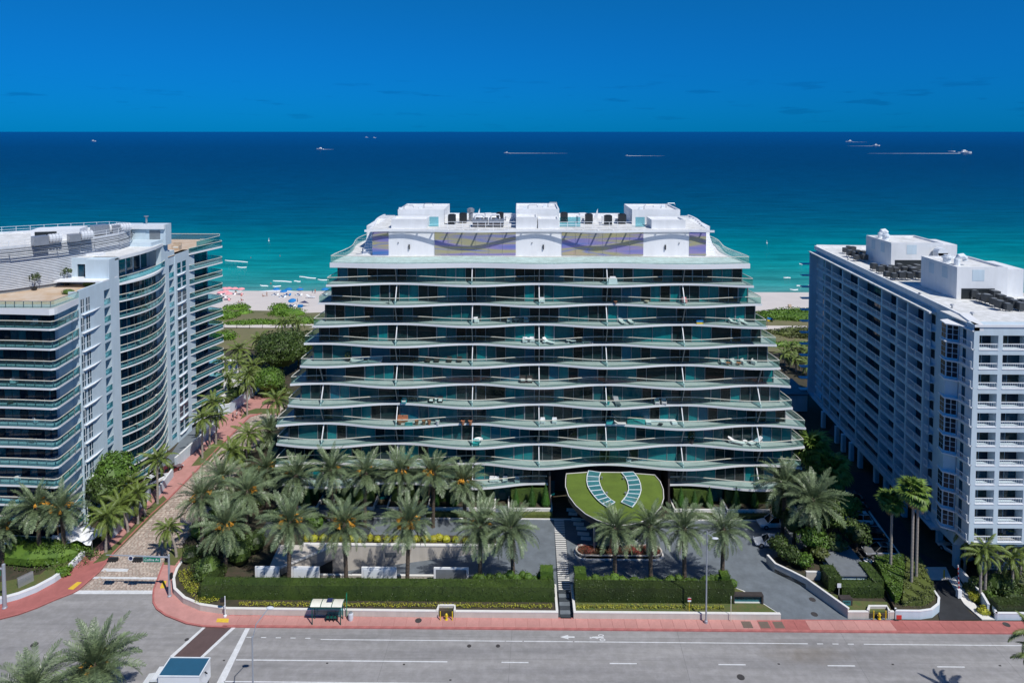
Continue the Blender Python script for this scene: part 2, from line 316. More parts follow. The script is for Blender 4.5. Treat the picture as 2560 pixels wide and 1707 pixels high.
# garage ramp cut into the ground: RX0..RX1 (top on the right) by RY0..RY1
RX0, RX1, RY0, RY1 = -31.5, -4.0, 90.2, 96.6
b = MB()
b.box(-2500, 2500, -300, RY0, -.6, -.06).box(-2500, RX0, RY0, RY1, -.6, -.06).box(RX1, 2500, RY0, RY1, -.6, -.06).box(-2500, 2500, RY1, 196, -.6, -.06)
struct(b, 'ground', M['earth'])
# dunes and beach
b = MB(); ny = 24
ys = [190+i*(272-190)/ny for i in range(ny+1)]
def beach_z(y):
    if y < 200: return -.2+ (y-190)/10*1.2
    if y < 226: return 1.0+.5*math.sin((y-200)/26*PI)
    return lerp(1.0, -2.5, ((y-226)/46)**1.1)
xs = [-2500, -400]+[-200+10*i for i in range(41)]+[400, 2500]
def sheetgrid(xs, ys, zf):
    m = MB(); vs = [(x, y, zf(x, y)) for y in ys for x in xs]; n = len(xs)
    m.add(vs, [(j*n+i, j*n+i+1, (j+1)*n+i+1, (j+1)*n+i) for j in range(len(ys)-1) for i in range(n-1)]); return m
struct(sheetgrid(xs, ys, lambda x, y: beach_z(y)+.15*math.sin(x*.11+y*.2)*(1 if 200 < y < 260 else 0)), 'beach', M['sand'])
# sea
m = bpy.data.materials.new('sea_water'); m.use_nodes = True; nt = m.node_tree; p = nt.nodes['Principled BSDF']; lk = nt.links.new
ge = nt.nodes.new('ShaderNodeNewGeometry'); sp = nt.nodes.new('ShaderNodeSeparateXYZ'); lk(ge.outputs['Position'], sp.inputs[0])
mp = nt.nodes.new('ShaderNodeMapping'); mp.inputs[3].default_value = (.006, .02, 1); lk(ge.outputs['Position'], mp.inputs[0])
n1 = nt.nodes.new('ShaderNodeTexNoise'); n1.inputs['Scale'].default_value = 1; n1.inputs['Detail'].default_value = 5; lk(mp.outputs[0], n1.inputs['Vector'])
dv = nt.nodes.new('ShaderNodeMath'); dv.operation = 'DIVIDE'; dv.inputs[0].default_value = 267; lk(sp.outputs[1], dv.inputs[1])
a1 = nt.nodes.new('ShaderNodeMath'); a1.operation = 'MULTIPLY_ADD'; a1.inputs[1].default_value = .16; a1.inputs[2].default_value = -.08; lk(n1.outputs[0], a1.inputs[0])
a2 = nt.nodes.new('ShaderNodeMath'); a2.operation = 'MULTIPLY_ADD'; lk(a1.outputs[0], a2.inputs[0]); lk(dv.outputs[0], a2.inputs[1]); lk(dv.outputs[0], a2.inputs[2])
rp = nt.nodes.new('ShaderNodeValToRGB'); cr = rp.color_ramp
SEA = [(.0, (0, .055, .21)), (.10, (0, .036, .12)), (.20, (0, .036, .105)), (.33, (0, .052, .125)), (.46, (0, .075, .145)), (.58, (0, .110, .170)), (.72, (0, .205, .230)), (.86, (.006, .27, .262)), (.95, (.030, .28, .26)), (1.0, (.09, .32, .30))]
cr.elements[0].position = 0; cr.elements[0].color = (*SEA[0][1], 1); cr.elements[1].position = 1; cr.elements[1].color = (*SEA[-1][1], 1)
for q, c in SEA[1:-1]:
    e = cr.elements.new(q); e.color = (*c, 1)
lk(a2.outputs[0], rp.inputs[0])
# darker wind streaks
mp2 = nt.nodes.new('ShaderNodeMapping'); mp2.inputs[3].default_value = (.025, .13, 1); lk(ge.outputs['Position'], mp2.inputs[0])
n3 = nt.nodes.new('ShaderNodeTexNoise'); n3.inputs['Scale'].default_value = 1; n3.inputs['Detail'].default_value = 9; n3.inputs['Roughness'].default_value = .72; lk(mp2.outputs[0], n3.inputs['Vector'])
mr = nt.nodes.new('ShaderNodeMapRange'); mr.inputs[1].default_value = .3; mr.inputs[2].default_value = .7; mr.inputs[3].default_value = .52; mr.inputs[4].default_value = 1.42; lk(n3.outputs[0], mr.inputs[0])
mx = nt.nodes.new('ShaderNodeMix'); mx.data_type = 'RGBA'; mx.blend_type = 'MULTIPLY'; mx.inputs[0].default_value = 1; lk(rp.outputs[0], mx.inputs[6]); lk(mr.outputs[0], mx.inputs[7]); lk(mx.outputs[2], p.inputs['Base Color'])
p.inputs['Roughness'].default_value = .35; p.inputs['Specular IOR Level'].default_value = .06
mp3 = nt.nodes.new('ShaderNodeMapping'); mp3.inputs[3].default_value = (.25, .6, 1); lk(ge.outputs['Position'], mp3.inputs[0])
n4 = nt.nodes.new('ShaderNodeTexNoise'); n4.inputs['Scale'].default_value = 1; n4.inputs['Detail'].default_value = 7; lk(mp3.outputs[0], n4.inputs['Vector'])
bp = nt.nodes.new('ShaderNodeBump'); bp.inputs['Strength'].default_value = .6; bp.inputs['Distance'].default_value = 1; lk(n4.outputs[0], bp.inputs['Height']); lk(bp.outputs[0], p.inputs['Normal'])
b = MB().add([(-110000, 255, -2), (110000, 255, -2), (110000, 110000, -2), (-110000, 110000, -2)], [(0, 1, 2, 3)])
struct(b, 'sea', m)
# surf and breaking waves: low ridges of foam
def foam(px0, py0, px1, py1, w, name='breaking_wave'):
    a = G(px0, py0, -2); c = G(px1, py1, -2); n = 16; mb = MB(); vs = []
    for i in range(n+1):
        t = i/n; x = lerp(a[0], c[0], t); y = lerp(a[1], c[1], t)+.35*math.sin(t*6+px0); hw = w*math.sin(PI*min(.98, max(.02, t)))**.6*rnd(.5, 1.1)
        vs += [(x, y-hw, -2.1), (x, y-hw*.2, -1.72), (x, y+hw, -2.1)]
    mb.add(vs, [f for i in range(n) for f in ((3*i, 3*i+3, 3*i+4, 3*i+1), (3*i+1, 3*i+4, 3*i+5, 3*i+2))])
    return mb.build(name, M['foam'], smooth=True)
for q in ((563,651,620,656),(592,668,616,669),(683,702,730,705),(735,703,752,704),(650,713,670,716),(681,716,702,716),(748,692,790,696),(794,699,822,701),(560,727,605,729),(1958,694,1976,695),(1975,724,1996,725),(1990,714,2002,715),(2020,714,2035,716),(1998,660,2006,661),(2020,740-25,2030,716)):
    o = foam(*q, .9); o['kind'] = 'structure'
mb = MB(); vs = []
for i in range(240):
    x = -200+i*400/239; y = 262.5+1.6*math.sin(x*.05)+1.1*math.sin(x*.13+1)+.5*math.sin(x*.37); w = 1.0+.8*math.sin(x*.21)*math.sin(x*.049+2)
    vs += [(x, y-w, -1.99), (x, y, -1.85), (x, y+w*1.6, -2.02)]
mb.add(vs, [f for i in range(239) for f in ((3*i, 3*i+3, 3*i+4, 3*i+1), (3*i+1, 3*i+4, 3*i+5, 3*i+2))])
mb.build('shoreline_foam', M['foam'], smooth=True, kind='structure')
# dune ground cover
b = sheetgrid([-300+6*i for i in range(101)], [187+i*3.35 for i in range(12)], lambda x, y: beach_z(max(y,190.5))+.14+.45*abs(math.sin(x*.09+y*.3)*math.sin(x*.31-y*.2))-(1.2 if y > 223 and math.sin(x*.17)+math.sin(x*.07) > .6 else 0))
b.build('dune', M['dune'], kind='structure')
b = MB().add([(-300, 203.2, 1.62), (300, 203.2, 1.62), (300, 206.8, 1.72), (-300, 206.8, 1.72)], [(0, 1, 2, 3)])
struct(b, 'beach_path', M['sand'])
# ---------------- road
KERB_Y = 81.05
struct(MB().sheet([(-900, 55), (900, 55), (900, KERB_Y+.3), (-900, KERB_Y+.3)], 0), 'road', M['asph'])
struct(MB().sheet([(-400, 81.2), g(520,1575), g(470,1560), g(430,1540), g(390,1510), g(386,1475.5), g(197,1475.5), g(150,1485), g(92,1507), g(0,1532), (-400, 81.9)], .004), 'road', M['asph'])
struct(MB().sheet([(-900, 52), (900, 52), (900, 54.9), (-900, 54.9)], .1), 'far_pavement', M['pink'])
PZ = .012
def line(name, pts, m='paint', z=PZ): return struct(MB().sheet([g(*q) for q in pts], z), name, M[m])
# stop line, crossing and lane paint
line('crosswalk_paving', ((516,1566),(584,1568),(502,1642),(432,1640)), 'brownx', .008)
line('crosswalk_line', ((509,1565),(517,1565),(434,1641),(424,1640)))
line('crosswalk_line', ((580,1567),(589,1568),(509,1642),(500,1642)))
def strip(name, y, x0, x1, w=.14, z=PZ): return struct(MB().sheet([(x0, y-w/2), (x1, y-w/2), (x1, y+w/2), (x0, y+w/2)], z), name, M['paint'])
line('stop_line', ((613.5,1569.5),(624.5,1570),(560,1707),(541,1707)))
y1 = G(1300,1602)[1]
for a_, b_ in ((800,1262),(1264,1306),(1310,1432),(1436,2016)): strip('bike_lane_line', y1, G(a_,1602)[0], G(b_,1602)[0], .12)
for k in range(5): x = G(616+k*37,1592)[0]; strip('bike_lane_dash', G(616,1592)[1]-.02*k, x, x+.62, .12)
for k in range(3): x = G(2040+k*38,1604)[0]; strip('bike_lane_dash', y1, x, x+.72, .12)
strip('bike_lane_line', y1, G(2156,1604)[0], 120, .12)
y2 = G(1300,1655)[1]; strip('lane_line', y2, G(589,1650)[0], G(1118,1656)[0], .16)
for k in range(6): strip('lane_dash', y2-.02*k, 10.1-12.2+12.2*(k)+.2*k, 10.1-12.2+12.2*k+3.1+.2*k, .15)
strip('lane_line', G(600,1703)[1], G(560,1703)[0], G(1118,1706)[0]+1, .16)
for k in range(6): strip('lane_dash', G(600,1703)[1]-.05, 8+12.2*k, 11+12.2*k, .15)
for k in range(-3, 5): x = k*18.3+rnd(-3,3); MB().sheet([(x, 55.2), (x+.04, 55.2), (x+1.04, KERB_Y), (x+1.0, KERB_Y)], .006).build('road_joint', M['crack'], kind='structure')
for yy in (76.4, 79.9): MB().sheet([(-300, yy), (300, yy), (300, yy+.025), (-300, yy+.025)], .007).build('road_joint', M['crack'], kind='structure')
for i, (px_, py_) in enumerate(((300,1657),(818,1657),(1126,1707-8),(1947,1659),(2232,1660),(1010,1660),(2500,1663),(560,1650))): x, y = G(px_, py_); MB().box(x-.12, x+.12, y-.08, y+.08, .004, .03).build('lane_reflector', M['stain'], kind='structure')
# bike symbol and arrow
ax, ay = G(1400,1591.5); struct(MB().sheet([(ax,ay),(ax+1,ay-.36),(ax+1,ay-.1),(ax+1.75,ay-.1),(ax+1.75,ay+.12),(ax+1,ay+.12),(ax+1,ay+.36)], PZ), 'bike_lane_arrow', M['paint'])
mb = MB(); cx, cy = G(1503,1592)
for (wx, wy) in ((.0, .28), (.1, -.42)):
    pts = [(cx+wx+.36*math.cos(2*PI*i/14), cy+wy+.2*math.sin(2*PI*i/14)) for i in range(14)]; pin = [(cx+wx+.24*math.cos(2*PI*i/14), cy+wy+.10*math.sin(2*PI*i/14)) for i in range(14)]
    mb.add([(x, y, PZ) for x, y in pts+pin], [(i, (i+1) % 14, 14+(i+1) % 14, 14+i) for i in range(14)])
mb.sheet([(cx-1.25,cy-.12),(cx-.4,cy-.12),(cx+.3,cy-.16),(cx+.3,cy-.02),(cx-.3,cy+.1),(cx-.6,cy+.12),(cx-1.0,cy+.08)], PZ).sheet([(cx-.9,cy-.12),(cx-.4,cy-.3),(cx-.35,cy-.2),(cx-.7,cy-.1)], PZ+.002).sheet([(cx-1.4,cy-.2),(cx-1.15,cy-.2),(cx-1.15,cy-.02),(cx-1.4,cy-.02)], PZ)
mb.build('bike_lane_symbol', M['paint'], kind='structure')
def disc(name, px, py, r, z=.014, m='stain'):
    x, y = G(px, py); return MB().lathe([(r, 0), (r, .01), (r*.8, .014)], 16, (x, y, z)).build(name, M[m])
n_m = 0
mlab = [(86,1611,'dark round manhole cover, far left on the grey roadway'),(285,1613,'round manhole cover beside the foreground date palm fronds'),(467,1598,'small manhole cover at the left edge of the brown crosswalk'),(26,1600,None),(1046,1553,'round manhole cover in the pavement left of the yellow hydrant'),(1173,1614,'left of the pair of small round covers in the near traffic lane'),(1245,1614,'right of the pair of small round covers in the near traffic lane'),(1852,1692,'manhole cover at the bottom edge of the roadway'),(2031,1498,'large round manhole cover in the exit driveway'),(2036,1535,'manhole cover in the driveway mouth near the pavement'),(2516,1563,'round manhole cover at the right end of the red pavement')]
for px_, py_, lb in mlab:
    if lb is None: continue
    o = disc('manhole_cover', px_, py_, .42 if 'small' not in lb else .25, .014 if py_ > 1575 or py_ < 1540 else .145); o['label'] = lb; o['category'] = 'manhole cover'; o['group'] = 'manhole covers'
# ---------------- avenue pavement in cast slabs
WALL_Y = 82.95
X0P = G(560,1560)[0]
pv = obj('pavement', MB().box(X0P, 120, KERB_Y+.28, WALL_Y+.2, -.02, .10).mesh('pavement', M['kerb']), None, kind='structure')
slab = {}
for nm in ('pink', 'red'): slab[nm] = MB().box(.012, 1.488, .012, WALL_Y-KERB_Y-.3, 0, .035).mesh('paving_slab_'+nm, M[nm])
k = 0; x = X0P
while x < 75:
    red = 45 < x < 75 or 28.5 < x < 34.5
    obj('paving_slab', slab['red' if red else 'pink'], pv, (x, KERB_Y+.29, .10)); x += 1.5
kb = MB().box(0, 1.49, 0, .28, 0, .15).mesh('kerb_stone', M['kerb'])
kr = obj('kerb', None, None, (0, 0, 0), kind='structure'); x = X0P
while x < 75: obj('kerb_stone', kb, kr, (x, KERB_Y, 0)); x += 1.5
for a_, b_ in ((1852,1880),(1897,1921),(1933,1956)):
    x = (G(a_,1560)[0]+G(b_,1560)[0])/2; MB().box(x-.6, x+.6, KERB_Y+.5, WALL_Y-.25, .136, .142).build('utility_cover', M['hatch'], label='brown rectangular pavement hatch, %s of the three by the entrance sign' % {1852: 'left', 1897: 'middle', 1933: 'right'}[a_], category='hatch', group='pavement hatches')
# ---------------- side street of cobbles
Lk = [(197,1475.5),(248,1432),(285,1383.7),(376.5,1289.5),(420,1250.5),(559.5,1107.7),(625,1042),(655,1034)]
Rk = [(382,1475.5),(390,1450),(407,1410)]
LKg = [g(*q) for q in Lk]; RKg = [g(*q) for q in Rk]
xr = RKg[-1][0]+.6
RKg += [(xr, 92), (xr-.4, 110), (xr-1.5, 130), (xr-2.5, 148)]
ce = 150.0
poly = RKg+[(xr-4, ce), (LKg[-1][0], ce)]+LKg[::-1]
cob = obj('cobbled_street', MB().sheet(poly, .006).mesh('cobbled_street', M['joint']), None, kind='structure')
def xl(y):
    for (xa, ya), (xb, yb) in zip(LKg, LKg[1:]):
        if ya <= y <= yb: return lerp(xa, xb, (y-ya)/(yb-ya+1e-9))
    return LKg[-1][0]
def xrr(y):
    P_ = RKg+[(xr-4, ce)]
    for (xa, ya), (xb, yb) in zip(P_, P_[1:]):
        if ya <= y <= yb: return lerp(xa, xb, (y-ya)/(yb-ya+1e-9))
    return xr
rs = random.Random(3); cnt = 0; stuff = MB(); stones = [MB() for _ in range(8)]
for s_ in stones:
    n = 7; pts = [(.5*(.72+.28*rs.random())*math.cos(2*PI*i/n), .5*(.72+.28*rs.random())*math.sin(2*PI*i/n)) for i in range(n)]
    s_.prism(pts, 0, .035)
sm = [s_.mesh('cobble', M['stone']) for s_ in stones]
y = LKg[0][1]+.3
while y < ce-.5:
    x = xl(y)+.3; row = .36 if y < 100 else .55
    while x < xrr(y)-.2:
        w = rs.uniform(.42, .62)*(1 if y < 100 else 1.3); ly = row*1.05; a = rs.uniform(-.9, .3)
        if cnt < 300: obj('cobble', rs.choice(sm), cob, (x+w/2, y+rs.uniform(-.06, .06), .006), (0, 0, a), (w*1.15, ly*1.1, rs.uniform(.7, 1.3))); cnt += 1
        else:
            n = 6; ph = rs.random()*6; pts = []
            for i in range(n):
                t = 2*PI*i/n+ph; r = .5*(.75+.25*rs.random()); u = r*math.cos(t)*w*1.1; v = r*math.sin(t)*ly*1.05; pts.append((x+w/2+u*math.cos(a)-v*math.sin(a), y+u*math.sin(a)+v*math.cos(a)))
            z = .03+rs.random()*.015; stuff.add([(q[0], q[1], .006) for q in pts]+[(q[0], q[1], z) for q in pts], [tuple(range(n, 2*n))]+[(i, (i+1) % n, n+(i+1) % n, n+i) for i in range(n)])
        x += w*.98
    y += row
stuff.build('cobbles', M['stone'], cob, kind='stuff')
line('cobble_stop_line', ((190,1475),(382,1475),(382,1484),(178,1484)), 'paint', .010)
line('cobble_stop_line', ((236,1441.5),(402,1443),(401,1448.5),(229,1446.5)), 'paint', .05)
line('cobble_patch', ((260,1420.5),(322,1422),(318,1429),(252,1428)), 'paint', .05)
# red kerb strip, pavement and lawn strips left of the side street
def rib(pts, w, z0, z1, name, m): return struct(MB().wall(pts, z0, z1, w), name, M[m])
Lout = [g(*q) for q in ((0,1549),(46,1537.5),(92,1521),(138,1500.8),(184,1483),(197,1475.5))]
kerbL = [(-200, Lout[0][1]-1.5)]+Lout+LKg[1:]
Lwall = [g(*q, .0) for q in ((0,1512),(46,1500),(92,1482),(138,1457),(174,1431),(202,1403),(213,1391))]
redp = [(-200, Lwall[0][1]-1)]+Lwall+[g(245,1395), g(252,1412)]
pvl = struct(MB().prism([p_ for p_ in kerbL[:8]]+[g(284,1384), g(262,1400), g(226,1404)]+Lwall[::-1]+[(-200, Lwall[0][1]-1)], -.02, .12), 'corner_pavement', M['red'])
rib(kerbL, .22, 0, .16, 'red_kerb', 'kerb')
# footway further along (salmon) between wall and lawn strips
fw = [g(*q) for q in ((226,1404),(262,1400),(300,1350),(345,1300),(372,1270),(392,1248),(420,1250),(559,1107),(625,1040),(655,1034),(700,1036),(700,985),(655,985),(610,1000),(560,1040),(520,1085),(470,1130),(420,1190),(350,1263),(300,1310),(240,1370))]
struct(MB().prism(fw, -.02, .118), 'footway', M['pink'])
def gp(name, pts, z, m): return struct(MB().prism([g(*q) for q in pts], -.02, z), name, M[m])
gp('verge', ((232,1410),(262,1402),(285,1384),(420,1252),(408,1240),(372,1272),(340,1312),(300,1352),(258,1385)), .13, 'grass')
gp('verge', ((478,1166),(512,1163),(566,1106),(548,1098),(530,1112),(500,1140)), .13, 'grass')
gp('verge', ((600,1050),(624,1036),(700,1034),(700,1022),(640,1022),(612,1030)), .13, 'grass')
for q in ((170,1474,205,1457,198,1455.5,165,1473),):
    pass
yl = line('tactile_pad', ((169,1474),(183,1475.5),(205,1457),(193,1456)), 'yellow', .135)
line('tactile_pad', ((400,1472),(411,1472),(417,1453.5),(407,1453.5)), 'yellow', .135)
line('tactile_pad', ((540,1557),(571,1558),(572,1548),(543.5,1547.5)), 'yellow', .145)
# corner pavement right of the street
co = [(382,1475.5),(381,1485),(381,1507.6),(390,1523.7),(413,1540),(428.6,1546),(464,1560),(506,1567.5),(566,1570)]
ci = [(566,1538),(500,1528),(458,1510),(434,1487),(431,1460),(440,1435),(452,1417),(480,1390),(500,1370)]
COg = [g(*q) for q in co]; CIg = [g(*q) for q in ci]
struct(MB().prism(COg+[(X0P, WALL_Y)]+CIg+[g(470,1370), g(407,1408)], -.02, .12), 'corner_pavement', M['pink'])
rib([g(407,1408)]+COg[:], .22, 0, .15, 'red_kerb', 'kerb')
gp('verge', ((405,1412),(437,1415),(470,1372),(430,1372)), .135, 'grass')
# ---------------- driveway, lot and lanes
dw = [g(*q) for q in ((1180,1296),(2010,1296),(2040,1395),(2130,1500),(1955,1530),(1930,1560),(2330,1560))]
struct(MB().sheet([(RX1+.0, RY0-2.4), (RX1, RY1+.3), (-23, 98.6), (-23, 104.8), (46, 104.8), (45.5, 96), (41.0, 91), (46.8, 83.2), (46.8, KERB_Y+.3), (31.8, KERB_Y+.3), (31.6, 84), (29.2, 87.8), (0, 87.5)], .012), 'driveway', M['slate'])
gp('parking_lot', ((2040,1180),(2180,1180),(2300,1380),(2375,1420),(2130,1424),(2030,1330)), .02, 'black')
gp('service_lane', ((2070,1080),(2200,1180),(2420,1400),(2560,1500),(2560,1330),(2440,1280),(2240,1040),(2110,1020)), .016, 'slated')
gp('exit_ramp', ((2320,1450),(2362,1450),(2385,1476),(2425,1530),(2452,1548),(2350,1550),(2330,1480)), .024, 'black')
gp('concrete_walk', ((2285,1417),(2365,1417),(2380,1448),(2318,1450)), .03, 'cap')
gp('concrete_walk', ((2372,1450),(2392,1440),(2430,1505),(2490,1549),(2455,1549),(2410,1510)), .10, 'cap')
for q in ((2130,1315,2198,1315.5),(2180,1403,2262,1404),(2176,1362,2230,1363)):
    a_ = g(q[0], q[1]); c_ = g(q[2], q[3]); struct(MB().sheet([a_, c_, (c_[0], c_[1]+.12), (a_[0], a_[1]+.12)], .03), 'parking_stripe', M['paint'])
a_ = g(2262,1404); struct(MB().sheet([g(2150,1250), g(2155,1250), g(2273,1415), g(2264,1415)], .034), 'lot_kerb', M['cap'])
# garage ramp: floor slopes down to the left, retaining wall behind, portal on the left
RZ = -3.9
b = MB().add([(RX0, RY0, RZ), (RX1, RY0, .0), (RX1, RY1, .0), (RX0, RY1, RZ)], [(0, 1, 2, 3)])
struct(b, 'garage_ramp', M['slate'])
o = MB().add([(RX0,RY1-.03,RZ-.1),(RX1+.6,RY1-.03,-.12),(RX1+.6,RY1-.03,.75),(RX0,RY1-.03,.75),(RX0,RY1+.35,RZ),(RX1+.6,RY1+.35,-.12),(RX1+.6,RY1+.35,.75),(RX0,RY1+.35,.75)], [(0,1,2,3),(3,2,6,7),(1,5,6,2),(4,7,6,5)]).build('retaining_wall', M['beige'], label='long beige stone retaining wall behind the sunken garage ramp', category='wall')
MB().box(RX0-.1, RX1+.7, RY1-.10, RY1+.42, .75, .90).build('coping', M['cap'], o)
MB().box(-19.6, -17.9, RY1-.06, RY1-.02, -.9, -.2).build('vent_grille', M['grey'], o)
o = MB().box(RX0, RX1, RY0+.01, RY0+.26, RZ-.2, .5).build('ramp_side_wall', M['beige'], label='low pale wall on the street side of the garage ramp', category='wall')
MB().box(RX0, RX1, RY0-.02, RY0+.29, .5, .62).build('coping', M['cap'], o)
o = thing('garage_portal', 'angled beige garage portal with yellow clearance bar at the bottom of the ramp', 'garage entrance', (0, 0, 0))
MB().add([(RX0-3,RY0-.2,.75),(-26.8,RY1,.75),(-26.8,RY1,-1.2),(RX0-3+1.5,RY0-.2,-1.2),(RX0-3.5,RY1,.8)], [(0,1,2,3),(0,3,2),(0,4,1)]).build('portal_wall', M['beige'], o)
MB().bar((RX0-3,RY0-.2,.82), (-26.8,RY1,.82), .4, .16).build('coping', M['cap'], o)
MB().bar((RX0-.9,RY0+.1,-1.28), (-28.0,RY1-.8,-1.28), .1, .2).build('clearance_bar', M['yellowm'], o)
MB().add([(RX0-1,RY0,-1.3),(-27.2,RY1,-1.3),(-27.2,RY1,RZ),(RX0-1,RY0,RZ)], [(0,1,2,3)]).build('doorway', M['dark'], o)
# ================================================================== MAIN BUILDING
YS, YG, YB = 108.0, 109.75, 134.0
NF = 12; Z0, DZ = 3.77, 3.272
zf = [Z0+DZ*k for k in range(NF)]                     # slab tops
XL = [-38.5, -39.5, -39.5, -39.3, -37.4, -37.1, -35.2, -34.9, -33.0, -32.6, -30.8, -30.5]
XR = [44.6, 45.2, 45.74, 45.69, 43.55, 43.36, 41.37, 41.19, 39.07, 38.81, 36.91, 36.65]
GL = [-39.2, -38.9, -38.3, -37.3, -36.2, -35.2, -34.1, -33.0, -32.0, -30.9, -29.85]   # glazing of storey above slab k
GR = [45.0, 44.8, 44.6, 43.6, 42.6, 41.55, 40.5, 39.4, 38.4, 37.2, 36.2]
GL = [q*.989 for q in GL]; GR = [q*.989 for q in GR]
FN = [-44.2, -32.0, -19.9, -7.65, 3.09, 13.9, 26.18, 38.4, 50.6]
def phase(x):
    for j in range(len(FN)-1):
        if FN[j] <= x <= FN[j+1]: return j-1+(x-FN[j])/(FN[j+1]-FN[j])
    return 0
def edge(x, k, A=.84):                                # front edge of slab k in plan; protrudes at every second divider
    s = math.cos(PI*(phase(x)-k)); return YS-A*s
mbld = thing('condominium_tower', 'white terraced glass condominium with wavy balconies, in the middle of the picture', 'building', (0, YS, 0))
mbld.location = (0, 0, 0)
random.seed(11)
def outline(k, ins=0):
    A = .84 if k < 11 else .42; xl, xr_ = XL[k]+ins, XR[k]-ins; n = 110
    fr = [(lerp(xl, xr_, i/n), edge(lerp(xl, xr_, i/n), k, A)+ins) for i in range(n+1)]
    n2 = 24; rt = [(xr_-.5*(1-math.cos(2*PI*i/n2*1.4)), fr[-1][1]+(YB-fr[-1][1])*i/n2) for i in range(1, n2+1)]
    lt = [(xl+.5*(1-math.cos(2*PI*i/n2*1.4)), fr[0][1]+(YB-fr[0][1])*i/n2) for i in range(1, n2+1)]
    return fr, rt, lt
GAP = (PY(1377,1200,108)[0], PY(1671,1200,108)[0])
def clip(fr, a, b): return [q for q in fr if a <= q[0] <= b]
for k in range(NF):
    fr, rt, lt = outline(k); th = .32 if k < 11 else .75
    segs = [(fr, rt, lt)]
    if k == 0:
        f1 = clip(fr, -99, GAP[0]); f2 = clip(fr, GAP[1], 99)
        segs = [(f1, [(f1[-1][0], YG+.5), (f1[-1][0], YB)], lt), (f2, rt, [(f2[0][0], YG+.5), (f2[0][0], YB)])]
    for f_, r_, l_ in segs:
        MB().prism(f_+r_+l_[::-1], zf[k]-th, zf[k], 0, 1).build('balcony_slab' if k < 11 else 'roof_slab', [M['white2'], M['deck'] if k < 11 else M['roofwhite']], mbld)
        if True:
            # glass balustrade along front and both sides, inset from the edge
            ins = .14; fi = [(x, y+ins) for x, y in f_]; fi[0] = (fi[0][0]+ins, fi[0][1]); fi[-1] = (fi[-1][0]-ins, fi[-1][1])
            full = (k > 0 or f_ is segs[0][0]); fullr = (k > 0 or f_ is segs[1][0])
            path = ([(x+ins, y) for x, y in l_[::-1]] if full else [])+fi+([(x-ins, y) for x, y in r_] if fullr else [])
            MB().wall(path, zf[k]+.02, zf[k]+1.08, .02).build('balustrade_glass', M['bal'], mbld)
            MB().wall([(x, y-.02) for x, y in path], zf[k]+1.08, zf[k]+1.17, .08).build('handrail', M['rail'], mbld)
# glazed storeys
def pane_kind(k, i):
    r = random.random()
    if i % 9 in (0, 1) and r < .5: return 2
    return 0 if r < .44 else 1 if r < .74 else 2 if r < .85 else 3 if r < .93 else 4
unit = {}
for j, m_ in enumerate(M['glt']): unit[j] = MB().box(0, 1, 0, .05, 0, 1).mesh('window_pane', m_)
n_p = 0; st = MB(); allm = M['glt']; cand = []
for k in range(11):
    z0, z1 = zf[k]+.02, zf[k+1]-(.32 if k < 10 else .75)
    gl, gr = GL[k], GR[k]
    if k == 0:
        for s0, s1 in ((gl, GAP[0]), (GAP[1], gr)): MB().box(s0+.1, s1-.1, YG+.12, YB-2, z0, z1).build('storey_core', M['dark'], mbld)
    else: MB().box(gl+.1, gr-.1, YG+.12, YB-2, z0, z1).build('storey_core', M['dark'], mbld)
    fm = MB(); n = int((gr-gl)/1.56); w = (gr-gl)/n; i = 0
    while i < n:
        x = gl+w*i
        if k == 0 and x+w > GAP[0] and x < GAP[1]: i += 1; continue
        near_f = any(abs(x+w/2-q) < .9 for q in FN)
        kk = 2 if near_f else pane_kind(k, i)
        wide = (not near_f and random.random() < .16 and i < n-2 and not (k == 0 and x+2*w > GAP[0]-.1 and x < GAP[1]))
        ww = w*(2 if wide else 1)
        cand.append((k, x, ww, z0, z1, kk))
        big = (i % 6 == 0)
        fm.box(x-(.09 if big else .035), x+(.09 if big else .035), YG-.10, YG, z0, z1)
        i += 2 if wide else 1
    for s0, s1 in (((gl, GAP[0]), (GAP[1], gr)) if k == 0 else ((gl, gr),)):
        fm.box(s0, s1, YG-.06, YG+.02, z1-.10, z1-.01).box(s0, s1, YG-.06, YG+.02, z0, z0+.08)
    fm.box(gl-.06, gl+.06, YG-.1, YG+.1, z0, z1).box(gr-.06, gr+.06, YG-.1, YG+.1, z0, z1)
    fm.build('window_frame', M['mull'], mbld)
    # end walls of the storey
    for sx in (gl, gr):
        MB().box(sx-.04, sx+.04, YG+.15, YB-2, z0, z1).build('side_glazing', M['glt'][3] if sx < 0 else M['glt'][1], mbld)
    # dividers between the apartments
    for j, fx in enumerate(FN):
        if not (gl+2 < fx < gr-2) or (k == 0 and GAP[0]-1 < fx < GAP[1]+1): continue
        e0 = edge(fx, k); e1 = edge(fx, k+1, 1 if k < 10 else .42); yb = max(e0, e1)
        mm_ = M['white2'] if (j+k) % 2 else M['mull']
        MB().add([(fx-.06,e0+.30,z0),(fx+.06,e0+.30,z0),(fx+.06,e0+.62,z0),(fx-.06,e0+.62,z0),(fx-.06,e1+.30,z1),(fx+.06,e1+.30,z1),(fx+.06,e1+.62,z1),(fx-.06,e1+.62,z1)],
                 [(0,3,2,1),(4,5,6,7),(0,1,5,4),(1,2,6,5),(2,3,7,6),(3,0,4,7)]).build('divider_post', mm_, mbld)
        MB().add([(fx,e0+.63,z0),(fx,YG-.1,z0),(fx,YG-.1,z1),(fx,e1+.63,z1)], [(0,1,2,3)]).build('divider_screen', M['bal2'], mbld)
cand.sort(key=lambda c: (c[0]))
